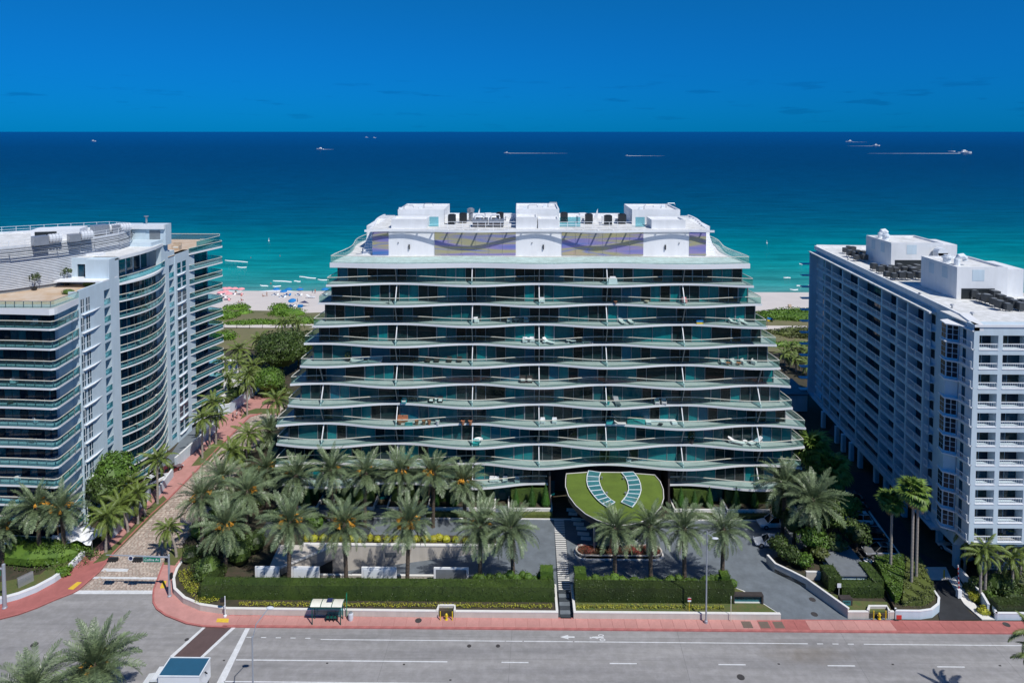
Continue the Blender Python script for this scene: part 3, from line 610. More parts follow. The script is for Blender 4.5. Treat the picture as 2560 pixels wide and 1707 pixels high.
for c in cand:
    k, x, ww, z0, z1, kk = c
    y = YG+random.uniform(-.012, .012)
    if n_p < 300: obj('window_pane', unit[kk], mbld, (x+.02, y+.015, z0+.05), None, (ww-.04, 1, z1-z0-.12)); n_p += 1
    else: st.box(x+.02, x+ww-.02, y+.015, y+.065, z0+.05, z1-.07, kk)
st.build('upper_panes', allm, mbld, kind='stuff')
# lobby level and dark entrance recess behind the canopy
MB().box(-38, GAP[0], 111.4, YB-2, 0, zf[0]-.5).build('ground_storey', M['brick'], mbld)
MB().box(GAP[1], 44, 111.4, YB-2, 0, zf[0]-.5).build('ground_storey', M['brick'], mbld)
MB().box(GAP[0], GAP[1], 113.5, YB-2, 0, zf[1]-.5).build('lobby_wall', M['brick'], mbld)
MB().box(GAP[0]-.3, GAP[0], 108.2, 113.5, 0, zf[0]+2.8).build('recess_wall', M['brick'], mbld); MB().box(GAP[1], GAP[1]+.3, 108.2, 113.5, 0, zf[0]+2.8).build('recess_wall', M['brick'], mbld)
gm = MB()
gpm_ = MB().box(0, 1.9, 0, .07, 0, 2.6).mesh('ground_glazing', M['glt'][1]); x = -36
while x < 43:
    if not (GAP[0]-1 < x < GAP[1]+1): obj('ground_glazing', gpm_, mbld, (x, 111.32, .3))
    x += 2.1
# ---------------- penthouse level
PHY = 115.0; pz0, pz1 = zf[11], 43.95
px_ = lambda q: PY(q, 600, PHY)[0]
XA, XB = px_(855*D), px_(1622*D)
MB().box(XA, XB, PHY, YB-2, pz0, pz1).build('penthouse_wall', M['white'], mbld)
MB().box(XA-.2, XB+.2, PHY-.25, YB-1.5, pz1, pz1+.35).build('penthouse_roof', M['roofwhite'], mbld)
# iridescent panels
im = bpy.data.materials.new('iridescent_panel'); im.use_nodes = True; nt = im.node_tree; p = nt.nodes['Principled BSDF']; lk = nt.links.new
ge = nt.nodes.new('ShaderNodeNewGeometry'); mp = nt.nodes.new('ShaderNodeMapping'); mp.inputs[3].default_value = (.055, .0, .62)
n1 = nt.nodes.new('ShaderNodeTexNoise'); n1.inputs['Scale'].default_value = 1.0; n1.inputs['Detail'].default_value = 2.5; n1.inputs['Distortion'].default_value = .3
rp = nt.nodes.new('ShaderNodeValToRGB'); cr = rp.color_ramp; cr.elements[0].position = .30; cr.elements[0].color = (.035, .16, .42, 1); cr.elements[1].position = .72; cr.elements[1].color = (.44, .33, .26, 1)
for q, c in ((.40, (.18, .19, .44)), (.46, (.26, .22, .42)), (.51, (.33, .32, .24)), (.56, (.36, .34, .18)), (.61, (.20, .22, .42)), (.66, (.38, .34, .20))):
    e = cr.elements.new(q); e.color = (*c, 1)
lk(ge.outputs['Position'], mp.inputs[0]); lk(mp.outputs[0], n1.inputs['Vector']); lk(n1.outputs[0], rp.inputs[0]); lk(rp.outputs[0], p.inputs['Base Color']); p.inputs['Roughness'].default_value = .45
for a_, b_, n in ((855, 893, 1), (998, 1185, 6), (1290, 1478, 6), (1583, 1622, 1)):
    xa, xb = px_(a_*D), px_(b_*D)
    for i in range(n): w = (xb-xa)/n; MB().box(xa+i*w+.03, xa+(i+1)*w-.03, PHY-.09, PHY-.004, pz0+.1, pz1-.05).build('iridescent_panel', im, mbld)
for q in (940, 1248, 1528): x = px_(q*D); MB().box(x-.1, x+.1, PHY-.25, PHY-.004, pz0+1.1, pz0+1.9).build('wall_lantern', M['lampr'] if 0 else M['darksteel'], mbld)
for q in (915, 1222, 1560): x = px_(q*D); MB().ball((x, PHY-.1, pz0+2.2), (.12, .12, .12), 6).build('wall_camera', M['grey'], mbld)
# wavy sunshade beam with ribs
def beam_y(x): return PHY-1.35-.62*math.cos(PI*(phase(x)-0))
n = 150; P_ = [(lerp(XA-1, XB+1, i/n), beam_y(lerp(XA-1, XB+1, i/n))) for i in range(n+1)]
MB().wall(P_, pz1+.02, pz1+.36, .26).build('sunshade_beam', M['white2'], mbld)
x = XA+.4
while x < XB: MB().bar((x, PHY, pz1+.18), (x, beam_y(x)+.1, pz1+.18), .18, .26).build('sunshade_rib', M['white2'], mbld); x += 2.52
# side pergolas stepping back
for sx, xo in ((-1, XA), (1, XB)):
    sp = [(xo+sx*(.2+3.2*math.sin(t*PI/2)**2*(1-t*.55)), lerp(PHY, YB+1, t)) for t in [i/16 for i in range(17)]]
    MB().wall(sp, pz1, pz1+.4, .35*sx*-1).build('side_beam', M['white2'], mbld)
    for q in sp[1::2]: MB().bar((xo-sx*.5, q[1], pz1+.2), (q[0], q[1], pz1+.2), .22, .3).build('side_rib', M['white2'], mbld)
    for q in (sp[5], sp[10], sp[14]): MB().box(q[0]-.2, q[0]+.2, q[1]-.3, q[1]+.3, pz0, pz1).build('side_post', M['white2'], mbld)
    MB().box(min(xo, xo+sx*2.4), max(xo, xo+sx*2.4), PHY+6.5, YB-4, pz0, pz1-.02).build('side_wing', M['white'], mbld)
    # external stair
    s_ = MB()
    for i in range(9): s_.box(xo+sx*(.3)+(0 if sx > 0 else -1.6), xo+sx*.3+(1.6 if sx > 0 else 0), PHY+.6+i*.55, PHY+1.1+i*.55, pz0, pz0+.12+i*.38)
    s_.build('stair', M['white2'], mbld)
# roof boxes
RZ2 = pz1+.35
def rbox(a, b_, y0, y1, h, name='stair_tower', par=.28):
    x0, x1 = PY(a, 560, y0)[0], PY(b_, 560, y0)[0]
    m_ = MB().box(x0, x1, y0, y1, RZ2, RZ2+h-par); w = .22
    m_.box(x0, x1, y0, y0+w, RZ2+h-par, RZ2+h).box(x0, x1, y1-w, y1, RZ2+h-par, RZ2+h).box(x0, x0+w, y0+w, y1-w, RZ2+h-par, RZ2+h).box(x1-w, x1, y0+w, y1-w, RZ2+h-par, RZ2+h)
    return m_.build(name, M['white'], mbld)
rbox(978, 1066, 115.8, 120.5, 1.55); rbox(995, 1110, 121, 131, 2.6)
rbox(1290, 1343, 116.0, 121, 1.9); rbox(1345, 1397, 115.8, 120, 1.6); rbox(1290, 1398, 121.2, 131, 2.7)
rbox(1629, 1714, 115.8, 120.5, 1.5); rbox(1580, 1700, 121.5, 131, 2.6)
# roof parapets and rails
for a_, b_ in ((1100, 1290), (1398, 1585)):
    x0, x1 = PY(a_, 560, 116.5)[0], PY(b_, 560, 116.5)[0]; r_ = MB(); nn = int((x1-x0)/1.3)
    for i in range(nn+1): x = lerp(x0, x1, i/nn); r_.bar((x, 116.2, RZ2), (x, 116.2, RZ2+1.1), .07)
    for z in (.55, 1.08): r_.bar((x0, 116.2, RZ2+z), (x1, 116.2, RZ2+z), .06)
    r_.build('roof_railing', M['white2'], mbld)
    MB().box(x0, x1+1.5, 130.6, 131, RZ2, RZ2+.8).build('roof_parapet', M['white2'], mbld)
# roof plant: things standing on the roof
def roof_unit(name, label, cat, x, y, sz, m1='steel', fans=1, group=None):
    t = thing(name, label, cat, (x, y, RZ2), 0, group)
    MB().box(-sz[0]/2, sz[0]/2, -sz[1]/2, sz[1]/2, .15, sz[2]).build('casing', M[m1], t)
    lg = MB()
    for sx in (-1, 1):
        for sy in (-1, 1): lg.box(sx*sz[0]*.42-.05, sx*sz[0]*.42+.05, sy*sz[1]*.4-.05, sy*sz[1]*.4+.05, 0, .15)
    lg.build('feet', M['darksteel'], t)
    for i in range(fans): MB().lathe([(min(sz[0]/fans, sz[1])*.38, 0), (min(sz[0]/fans, sz[1])*.38, .12), (.1, .16)], 12, ((i-(fans-1)/2)*sz[0]/fans, 0, sz[2])).build('fan', M['darksteel'], t)
    return t
X_ = lambda q, y: PY(q, 560, y)[0]
for q, y, lb in ((1130,121,'dark round fan unit on the glass tower roof, left of the middle stair block'),(1158,123,'tall dark condenser on the glass tower roof, behind the railing'),(1250,124,'slim dark vent unit left of the middle stair block'),(1410,124,'flat dark unit right of the middle stair block'),(1472,122,'dark condenser in the right roof bay, leftmost'),(1520,120,'tallest dark condenser in the right roof bay'),(1555,122,'dark condenser by the right stair block')):
    roof_unit('roof_condenser', lb, 'condenser', X_(q, y), y, (1.3, 1.3, 1.7), 'darksteel')
for q, lb in ((1201,'left of two long metal chillers in the roof bay'),(1241,'right of two long metal chillers in the roof bay')):
    t = roof_unit('chiller', lb, 'chiller', X_(q, 118.5), 118.5, (2.6, 2.6, 1.35), 'steel', 2, 'chillers on the tower roof')
    MB().box(-1.2, 1.2, -1.36, -1.3, .25, .7).build('intake', M['brick'], t)
    MB().tube([(-.9, -.4, 1.35), (-.9, -.4, 1.9), (-.6, -.4, 2.05), (.5, -.4, 2.05), (.6, -.4, 1.4)], .14, 8).build('pipe', M['white2'], t)
t = thing('exhaust_stack', 'silver capped exhaust stack on the middle of the tower roof', 'vent', (X_(1177, 125), 125, RZ2)); MB().lathe([(.4,0),(.4,1.6),(.65,1.75),(.65,2.3),(.3,2.5)], 12).build('stack', M['steel'], t)
for q, lb in ((1198,'white triangular roof fin in the left roof bay'),(1493,'white triangular roof fin in the right roof bay')):
    x = X_(q, 124); MB().add([(x-.9,124,RZ2),(x+.1,124,RZ2),(x+.1,124,RZ2+2.5),(x-.9,124.2,RZ2),(x+.1,124.2,RZ2),(x+.1,124.2,RZ2+2.5)], [(0,1,2),(3,5,4),(0,2,5,3),(1,4,5,2),(0,3,4,1)]).build('roof_fin', M['white2'], label=lb, category='roof fin')
for q, lb in ((1085,'glazed lift lobby screen beside the left stair block'),(1425,'frosted screen panels right of the middle stair block'),(1600,'glazed screen beside the right stair block')):
    x = X_(q, 118); w = 1.6 if q != 1425 else 3.6; MB().box(x-w/2, x+w/2, 117.9, 118, RZ2, RZ2+1.7).build('wind_screen', M['bal2'], label=lb, category='screen')
rp_ = random.Random(5)
for i in range(9):
    x = rp_.uniform(X_(1115, 123), X_(1280, 123)) if i < 5 else rp_.uniform(X_(1420, 123), X_(1570, 123)); y = rp_.uniform(122, 129)
    t = thing('roof_duct', ('white box duct, number %s along the left roof bay from the left stair block' if i < 5 else 'white box duct, %s in the right roof bay')%('first second third fourth fifth first second third fourth'.split()[i]), 'duct', (x, y, RZ2), rp_.random()*.3, 'ducts on the tower roof')
    MB().box(-.6, .6, -.5, .5, 0, rp_.uniform(.7, 1.3)).tube([(.6, 0, .4), (1.4, 0, .4), (1.4, .9, .4)], .15, 6).build('duct', M['white2'], t)

for i, (q, yy, hh) in enumerate(((1010,123,2.95),(1060,126,2.95),(1320,123,3.05),(1370,127,3.05),(1610,124,2.95),(1665,127,2.95))):
    x = PY(q, 530, yy)[0]; t = thing('roof_pipe', ('first second third fourth fifth sixth'.split()[i])+' small pipe loop from the left on the tower roof blocks', 'pipe', (x, yy, RZ2+hh-.7)); MB().tube([(0,0,0),(0,0,.75),(.3,0,.9),(1.6,0,.9),(1.7,.1,.5)], .07, 6).build('pipe', M['steel'], t); MB().box(-.9,-.3,-.3,.3,0,.5).build('hatch', M['railw'], t)
# ================================================================== PLANTS: leaf masses
def leafq(mb, p, sz, nrm=None, mi=0):
    n = Vector(nrm) if nrm is not None else Vector((rnd(-1, 1), rnd(-1, 1), rnd(-.2, 1)))
    n = (n+Vector((rnd(-.7, .7), rnd(-.7, .7), rnd(-.7, .7)))).normalized()
    u = n.orthogonal().normalized(); v = n.cross(u); a = rnd(0, 6.28); u, v = u*math.cos(a)+v*math.sin(a), v*math.cos(a)-u*math.sin(a)
    s1 = sz*rnd(.6, 1.2)*.5; s2 = s1*rnd(.45, .8); p = Vector(p)
    k = len(mb.v); mb.v += [tuple(p-u*s1), tuple(p-v*s2), tuple(p+u*s1), tuple(p+v*s2)]; mb.f.append((k, k+1, k+2, k+3)); mb.mi.append(mi)
def hedge_box(mb, x0, x1, y0, y1, z0, z1, leaf=.16, dens=26, jit=.10, ztop=None):
    mb.box(x0+.08, x1-.08, y0+.08, y1-.08, z0, z1-.12)
    for (ax, area, nr) in (('f', (x1-x0)*(z1-z0), (0,-1,0)), ('b', (x1-x0)*(z1-z0)*.4, (0,1,0)), ('t', (x1-x0)*(y1-y0), (0,0,1)), ('l', (y1-y0)*(z1-z0), (-1,0,0)), ('r', (y1-y0)*(z1-z0), (1,0,0))):
        for _ in range(int(area*dens)):
            x = rnd(x0, x1); y = rnd(y0, y1); z = rnd(z0, z1)
            if ax == 'f': y = y0+rnd(-.04, jit)
            if ax == 'b': y = y1-rnd(-.04, jit)
            if ax == 't': z = z1+rnd(-.1, .07)+.06*math.sin(x*1.7)*math.sin(x*.6+y)
            if ax == 'l': x = x0+rnd(-.03, jit)
            if ax == 'r': x = x1-rnd(-.03, jit)
            leafq(mb, (x, y, z), leaf, nr)
    return mb
def blob(mb, c, r, n, leaf, core=True, lumps=0, drop=.0):
    if core: mb.ball(c, (r[0]*.80, r[1]*.80, r[2]*.80), 8)
    cs = [(c, r)]
    for _ in range(lumps):
        a = rnd(0, 6.28); e = rnd(-.3, 1.3); f = rnd(.35, .55)
        cs.append(((c[0]+r[0]*.75*math.cos(a)*math.cos(e), c[1]+r[1]*.75*math.sin(a)*math.cos(e), c[2]+r[2]*.75*math.sin(e)), (r[0]*f, r[1]*f, r[2]*f)))
    for i in range(n):
        cc, rr = cs[i % len(cs)]; a = rnd(0, 6.28); u = rnd(-.75, 1); w = math.sqrt(max(0, 1-u*u)); q = rnd(.86, 1.06)
        d = (w*math.cos(a), w*math.sin(a), u); leafq(mb, (cc[0]+rr[0]*d[0]*q, cc[1]+rr[1]*d[1]*q, cc[2]+rr[2]*d[2]*q), leaf, d)
    return mb
def cone_mb(h=3.1, r=.72, n=900, leaf=.12):
    mb = MB(); mb.lathe([(r*.7, .15), (r*.85, .5), (r*.6, h*.5), (r*.15, h*.88)], 10)
    for _ in range(n):
        t = rnd(0, 1)**1.15; a = rnd(0, 6.28); rr = r*((1-t)**.72)*(1 if t > .12 else .8+t*1.6)*rnd(.9, 1.08); leafq(mb, (rr*math.cos(a), rr*math.sin(a), .12+t*h), leaf, (math.cos(a), math.sin(a), .35))
    return mb
def T(o, label, cat, group=None):
    o['label'] = label; o['category'] = cat
    if group: o['group'] = group
    return o
# ------------------------------------------------ garden walls and hedges along the avenue
BZ = .82                                                 # soil level behind the wall
def gwall(name, path, z1, label, m='beige', th=.3, capo=True, z0=0):
    o = T(MB().wall(path, z0, z1, th).build(name, M[m]), label, 'wall')
    if capo: MB().wall([(x, y-.03) for x, y in path], z1, z1+.09, th+.05).build('coping', M['cap' if m != 'lstucco' else 'white'], o)
    return o
W1 = [CIg[i] for i in range(len(CIg)-1, -1, -1)]
hx0 = G(785*D-1, 1520)[0]
xg0, xg1 = PY(1396, 1540, WALL_Y)[0], PY(1434, 1540, WALL_Y)[0]
xn0, xn1 = PY(1096, 1540, WALL_Y)[0], PY(1134, 1540, WALL_Y)[0]
gwall('garden_wall', W1+[(xn0, WALL_Y)], .82, 'long beige garden wall with white coping, curving round the street corner')
gwall('hydrant_niche', [(xn0, WALL_Y+.02), (xn0, WALL_Y+.9), (xn1, WALL_Y+.9), (xn1, WALL_Y+.02)], .95, 'small wall niche holding the yellow hydrant', th=.25)
gwall('garden_wall', [(xn1, WALL_Y), (xg0-.02, WALL_Y)], .82, 'beige garden wall between the hydrant niche and the stepped path')
gwall('garden_wall', [(xg0+.0, WALL_Y+.31), (xg0, 88.3)], .80, 'low white wall on the left of the stepped path', th=-.28) if 0 else gwall('garden_wall', [(xg0, WALL_Y+.31), (xg0, 88.3)], .80, 'low white wall on the left side of the stepped path', th=.26)
gwall('garden_wall', [(xg1, 88.3), (xg1, WALL_Y+.31)], .80, 'low white wall on the right side of the stepped path', th=.26)
xe = PY(1952, 1540, WALL_Y)[0]
gwall('garden_wall', [(xg1, WALL_Y), (xe, WALL_Y)], .82, 'beige garden wall in front of the right hedge and entrance sign')
ex = [(xe, WALL_Y), (xe, WALL_Y+.35), (29.4, 87.6), (28.6, 88.1)]
gwall('garden_wall', ex[1:], .60, 'low slanting wall beside the driveway exit, right of the entrance sign', th=.22)
struct(MB().prism([(xg1+.26, WALL_Y+.3), (xe-.1, WALL_Y+.3), (29.2, 87.5), (28, 88.3), (xg1+.26, 88.3)], 0, BZ-.10), 'planting_bed', M['grass'])
pb = [(x+.25, y+.3) for x, y in W1]+[(xg0-.3, WALL_Y+.3), (xg0-.3, 88.3), (-25, 88.6), (RX0-4, 89.6), (-45, 95)]
struct(MB().prism(pb, 0, BZ-.12), 'planting_bed', M['earth'])
H0, H1 = 84.95, 86.7
hl = PY(500, 1500, H0)[0]
random.seed(21)
o = hedge_box(MB(), hl, xg0-.32, H0, H1, BZ-.15, 2.75, .15, 34).build('clipped_hedge', M['hedge'])
T(o, 'long clipped dark green hedge behind the avenue wall, left of the stepped path', 'hedge', 'avenue hedges')
o = hedge_box(MB(), xg1+.3, PY(1838, 1500, H0)[0], H0, H1, BZ-.15, 2.75, .15, 34).build('clipped_hedge', M['hedge'])
T(o, 'clipped dark green hedge behind the wall, between the stepped path and the entrance sign', 'hedge', 'avenue hedges')
def humps(x0, x1, y, z, label, seed, m='hedge2', amp=.8, leaf=.16, sp=1.0):
    random.seed(seed); mb = MB(); x = x0
    while x < x1: r = rnd(.6, 1.0)*sp; blob(mb, (x, y+rnd(-.3, .3), z+rnd(-.2, amp)*.6), (r, r*.8, r*rnd(.8, 1.2)), int(150*r*r), leaf); x += r*1.0
    return T(mb.build('shrub_row', M[m]), label, 'shrubs', 'shrub rows behind the hedges')
humps(PY(1190,1470,87.6)[0], xg0-.9, 87.6, 1.9, 'uneven row of shrubs behind the long hedge at its right end', 3)
humps(xg1+.9, PY(1840,1470,87.6)[0]-.4, 87.5, 1.75, 'uneven row of shrubs behind the hedge right of the stepped path', 4)
o = T(hedge_box(MB(), xg0-2.2, xg0-.4, 86.7, 88.4, .7, 3.6, .15, 34).build('hedge_block', M['hedge2']), 'tall hedge block at the left side of the stepped path', 'hedge')
o = T(hedge_box(MB(), xg1+.4, xg1+2.0, 86.7, 88.3, .7, 3.5, .15, 34).build('hedge_block', M['hedge2']), 'tall hedge block at the right side of the stepped path', 'hedge')
xq = PY(1838, 1500, H0)[0]
T(hedge_box(MB(), xq-1.3, xq, 86.7, 88.2, .7, 3.2, .15, 34).build('hedge_block', M['hedge2']), 'tall hedge block at the right end of the hedge by the entrance sign', 'hedge')
def ground_row(pts, w, name, label, m='yel', n=80, leaf=.17, h=.5, z=BZ-.1, seed=5):
    random.seed(seed); mb = MB()
    for (xa, ya), (xb, yb) in zip(pts, pts[1:]):
        l = math.hypot(xb-xa, yb-ya); k = max(1, int(l/.38))
        for i in range(k):
            x = lerp(xa, xb, i/k)+rnd(-.05, .05); y = lerp(ya, yb, i/k)+rnd(-.08, .08); r = rnd(.2, .32)
            for _ in range(int(n*r)+6):
                a = rnd(0, 6.28); q = r*rnd(.2, 1); leafq(mb, (x+q*math.cos(a), y+q*math.sin(a)*w, z+rnd(.05, h)*(1.2-q/r*.6)), leaf, (math.cos(a)*.6, math.sin(a)*.6, 1))
    o = mb.build(name, M[m]); o['kind'] = 'stuff'; o['label'] = label; return o
ground_row([(hl+5.6, 84.1), (xg0-.5, 84.1)], 1.0, 'yellow_ground_cover', 'yellow foliage strip between wall and long hedge')
ground_row([(hl-.2, 84.3), (hl+1.6, 84.0)], 1.0, 'yellow_ground_cover', 'yellow foliage strip at the hedge corner', seed=6)
ground_row([(xg1+.6, 84.1), (PY(1815, 1500, 84)[0], 84.1)], 1.0, 'yellow_ground_cover', 'yellow foliage strip in front of the right hedge', seed=7)
cv = [g(*q, BZ) for q in ((452,1430),(458,1447),(468,1467),(484,1484),(508,1496),(540,1505))]
for k_ in range(3): ground_row([(x+.45*k_-.2, y+.35*k_) for x, y in cv], 1.3, 'yellow_ground_cover', 'yellow shrubs massed round the curved wall corner', n=70, leaf=.17, h=.5, seed=8+k_)
T(hedge_box(MB(), hl-.4, hl+1.2, H0+.2, H1+3.2, BZ-.15, 2.3, .17, 26).build('hedge_return', M['hedge']), 'dark hedge turning away from the avenue at the street corner', 'hedge')
random.seed(31)
for i, (px_, py_, r, h, lb) in enumerate(((520,1440,2.2,2.4,'dark leafy thicket under the date palm nearest the street corner'),(478,1400,1.6,1.6,'dark shrub beside the street footpath near the curved wall'),(600,1400,2.0,2.6,'dark bush left of the garage portal'),(572,1360,2.0,2.6,'dark bush under the date palms beyond the garage portal'),(640,1370,1.7,2.0,'bushy shrub beside the garage portal roof'))):
    x, y = g(px_, py_, .7); T(blob(MB(), (x, y, .8+h*.4), (r, r, h*.8), int(520*r), .24, lumps=5).build('garden_shrub', M['tree']), lb, 'shrub')
# ramp edge shrubs and white side panels seen over the hedge
for i, (a_, b_, lb) in enumerate(((640,700,'leftmost white ramp wall panel above the hedge'),(730,800,'second white ramp wall panel above the hedge'),(905,992,'third white ramp wall panel, beside a date palm trunk'),(1085,1172,'rightmost white ramp wall panel, framed in white'))):
    xa, xb = PY(a_, 1455, 88.9)[0], PY(b_, 1455, 88.9)[0]; y0 = 88.6+.02*i
    o = thing('ramp_wall_panel', lb, 'wall', (xa, y0, 0), 0, 'ramp wall panels')
    MB().box(0, xb-xa, 0, .25, .5, 2.7).build('wall_panel', M['white2'], o); MB().box(.3, xb-xa-.3, -.03, -.001, .7, 2.5).build('inset', M['grey'] if i == 3 else M['railw'], o)
# yellow-green shrubs above the retaining wall
random.seed(41); mb = MB()
xa, xb = RX0, RX1-2; x = xa
while x < xb: blob(mb, (x, 97.9+rnd(0, .5), .75+rnd(0, .2)), (rnd(.5, .9), .7, rnd(.5, .8)), 90, .16); x += rnd(.8, 1.6)
T(mb.build('shrub_bed', M['yel']), 'yellow and green shrubs along the top of the retaining wall', 'shrubs')
struct(MB().box(RX0-6, RX1+.5, RY1+.42, 99.6, -.3, .55), 'planting_bed', M['earth'])
struct(MB().sheet([(RX0-8, 99.7), (-22.8, 99.7), (-22.8, 104.7), (RX0-8, 104.7)], .016), 'driveway', M['slated'])  # left driveway end in the dark slate colour, its shade put into the paving
# ------------------------------------------------ terrace planters, topiary, gates in front of the tower
PWY = 106.5
gaps = [PY(q, 1262, PWY)[0] for q in (808, 950, 1052, 1254, 1802)]
segs = []; x = PY(745, 1262, PWY)[0]
for q in gaps[:4]: segs.append((x, q-1.0)); x = q+1.0
segs.append((x, GAP[0]+.2)); segs.append((GAP[1]+.6, gaps[4]-1.0)); segs.append((gaps[4]+1.0, PY(1995, 1262, PWY)[0]))
names = ['leftmost', 'second from the left', 'third from the left', 'between the third and fourth gates', 'just left of the oval canopy', 'just right of the oval canopy', 'rightmost']
for i, (a_, b_) in enumerate(segs):
    if b_-a_ < .6: continue
    o = thing('terrace_planter', 'white-edged terrace planter %s in front of the glass tower' % names[i], 'planter', (0, 0, 0), 0, 'terrace planters')
    MB().box(a_, b_, PWY, PWY+.25, 0, .85).box(a_, a_+.22, PWY+.25, 110.6, 0, .86).box(b_-.22, b_, PWY+.25, 110.6, 0, .86).build('planter_wall', M['cap'], o)
    MB().box(a_+.22, b_-.22, PWY+.25, 110.6, 0, .6).build('soil', M['earth'], o)
    random.seed(50+i); T(hedge_box(MB(), a_+.4, b_-.4, 108.7, 109.7, .6, 2.9, .16, 26).build('terrace_hedge', M['tree']), 'flat-topped hedge behind the terrace planter %s' % names[i], 'hedge', 'terrace hedges')
    hedge_box(MB(), a_, b_, 105.3, 106.3, 0, .62, .15, 24).build('front_planting', M['scrub'], o)
struct(MB().box(-23, 46, 104.8, 105.05, 0, .10), 'driveway_kerb', M['cap'])
cm = cone_mb().mesh('topiary_cone', M['cone'])
cl = {1290: 'leftmost of three cone topiaries left of the oval canopy', 1330: 'middle of three cone topiaries left of the oval canopy', 1364: 'cone topiary right against the dark wall left of the oval canopy', 1702: 'first cone topiary right of the oval canopy', 1736: 'second cone topiary right of the oval canopy', 1773: 'third cone topiary right of the canopy, before the green gate', 1840: 'tall cone topiary just right of the right green gate', 1886: 'rightmost cone topiary in front of the tower',
      1090: 'cone topiary left of the fourth gate, behind a palm trunk', 1133: 'cone topiary below the sixth terrace palm', 1022: 'cone topiary between the second and third gates', 880: 'cone topiary between the first and second gates', 770: 'leftmost cone topiary, behind the palm crowns'}
random.seed(60)
for q, lb in cl.items():
    x = PY(q, 1270, 107.6)[0]; s_ = rnd(.9, 1.12); o = obj('topiary_cone', cm, None, (x, 107.6, .6), (0, 0, rnd(0, 6)), (s_, s_, s_*rnd(.92, 1.1)), label=lb, category='topiary', group='cone topiaries')
gl_ = ['leftmost green arched gate, behind the terrace palms', 'second green arched gate from the left', 'third green arched gate from the left', 'green arched gate just left of the canopy topiaries', 'green arched gate right of the oval canopy']
for q, lb in zip(gaps, gl_):
    t = thing('arched_gate', lb, 'gate', (q, 110.2, 0), 0, 'green arched gates')
    n = 14; mb = MB(); vs = []
    for i in range(n+1):
        x = -1.35+2.7*i/n; zt = 3.0+.35*math.sin(x*2.2-.4); a = max(0, 1-(x/.85)**2); zb = .5+1.55*math.sqrt(a) if abs(x) < .85 else .5
        vs += [(x, 0, zb), (x, 0, zt), (x, .1, zb), (x, .1, zt)]
    mb.add(vs, [f for i in range(n) for f in ((4*i, 4*i+4, 4*i+5, 4*i+1), (4*i+2, 4*i+3, 4*i+7, 4*i+6), (4*i+1, 4*i+5, 4*i+7, 4*i+3), (4*i, 4*i+2, 4*i+6, 4*i+4))])
    mb.build('gate_screen', M['greenm'], t); MB().box(-.8, .8, .3, .36, 0, 1.9).build('gate_door', M['glt'][1], t)
    MB().tube([(-.85+1.7*i/10, -.04, .5+1.55*math.sqrt(max(0, 1-((-.85+1.7*i/10)/.85)**2))) for i in range(11)], .05, 6).build('arch_trim', M['greenm'], t)
    st = MB(); [st.box(-.95, .95, 105.2-110.2+i*.5, 105.2-110.2+i*.5+.5, 0, .12*(i+1)) for i in range(5)]; st.build('gate_steps', M['slate'], t)
# ------------------------------------------------ oval canopy with lawn roof
CZ = 5.6
def c7(x, y): return g(1330+x/3.36, 900+y/3.36, CZ)
co_ = [c7(*q) for q in ((285,1000),(290,955),(470,942),(750,944),(1030,965),(1075,1020),(1100,1085),(1104,1160),(1080,1230),(1030,1290),(960,1340),(880,1368),(800,1382),(720,1385),(640,1375),(540,1338),(450,1290),(370,1220),(310,1140),(284,1060))]
cen = (sum(q[0] for q in co_)/len(co_), sum(q[1] for q in co_)/len(co_))
can = thing('entrance_canopy', 'oval entrance canopy with a green lawn roof and two curved skylights', 'canopy', (0, 0, 0))
MB().prism(co_, CZ-.95, CZ-.02).build('canopy_fascia', M['brick'], can)
inn = [(lerp(cen[0], x, .985), lerp(cen[1], y, .985)) for x, y in co_]
MB().wall(co_, CZ-.03, CZ+.06, .10, closed=True).build('canopy_rim', M['cap'], can)
MB().prism(inn, CZ-.02, CZ+.03).build('lawn_roof', M['lawn'], can)
for side, (oo, ii) in enumerate(((((475,940),(458,1000),(462,1060),(490,1110),(530,1165),(575,1210),(630,1245)), ((577,955),(560,1005),(568,1050),(590,1100),(620,1145),(655,1180),(697,1205))), (((750,955),(790,1000),(808,1050),(812,1100),(800,1140),(775,1175),(750,1205)), ((850,950),(885,990),(910,1040),(917,1100),(905,1150),(880,1200),(842,1247))))):
    def sub(pts, t):
        t *= 6; i = min(5, int(t)); return (lerp(pts[i][0], pts[i+1][0], t-i), lerp(pts[i][1], pts[i+1][1], t-i))
    n = 8; fr = MB()
    for i in range(n):
        a_, b_, c_, d_ = c7(*sub(oo, i/n)), c7(*sub(oo, (i+1)/n)), c7(*sub(ii, (i+1)/n)), c7(*sub(ii, i/n))
        mb = MB(); mb.prism([a_, b_, c_, d_], CZ+.03, CZ+.22); mb.build('skylight_pane', M['sky_glass'], can)
        fr.bar((*a_, CZ+.26), (*d_, CZ+.26), .09, .07); fr.bar((*a_, CZ+.25), (*b_, CZ+.25), .12, .09); fr.bar((*d_, CZ+.25), (*c_, CZ+.25), .12, .09)
        if i == n-1: fr.bar((*b_, CZ+.26), (*c_, CZ+.26), .09, .07)
    fr.build('skylight_frame', M['railw'], can)
for q in ((585,1003),(768,1005),(628,1132),(785,1132)): x, y = c7(*q); MB().lathe([(.10, 0), (.10, .3), (.18, .32), (.18, .42)], 8, (x, y, CZ+.03)).build('roof_light', M['steel'], can)
for q in ((500,835),(985,880)): x, y = g(1350+q[0]/3.647, 1150+q[1]/3.647, .5); MB().lathe([(.16, 0), (.16, CZ-1.3)], 10, (x, y+.6, .4)).build('canopy_post', M['steel'], can)
x, y = cen; MB().box(x-3.4, x+3.4, y+2.5, y+7.5, 0, CZ-.96).build('glass_vestibule', M['glt'][1], can)
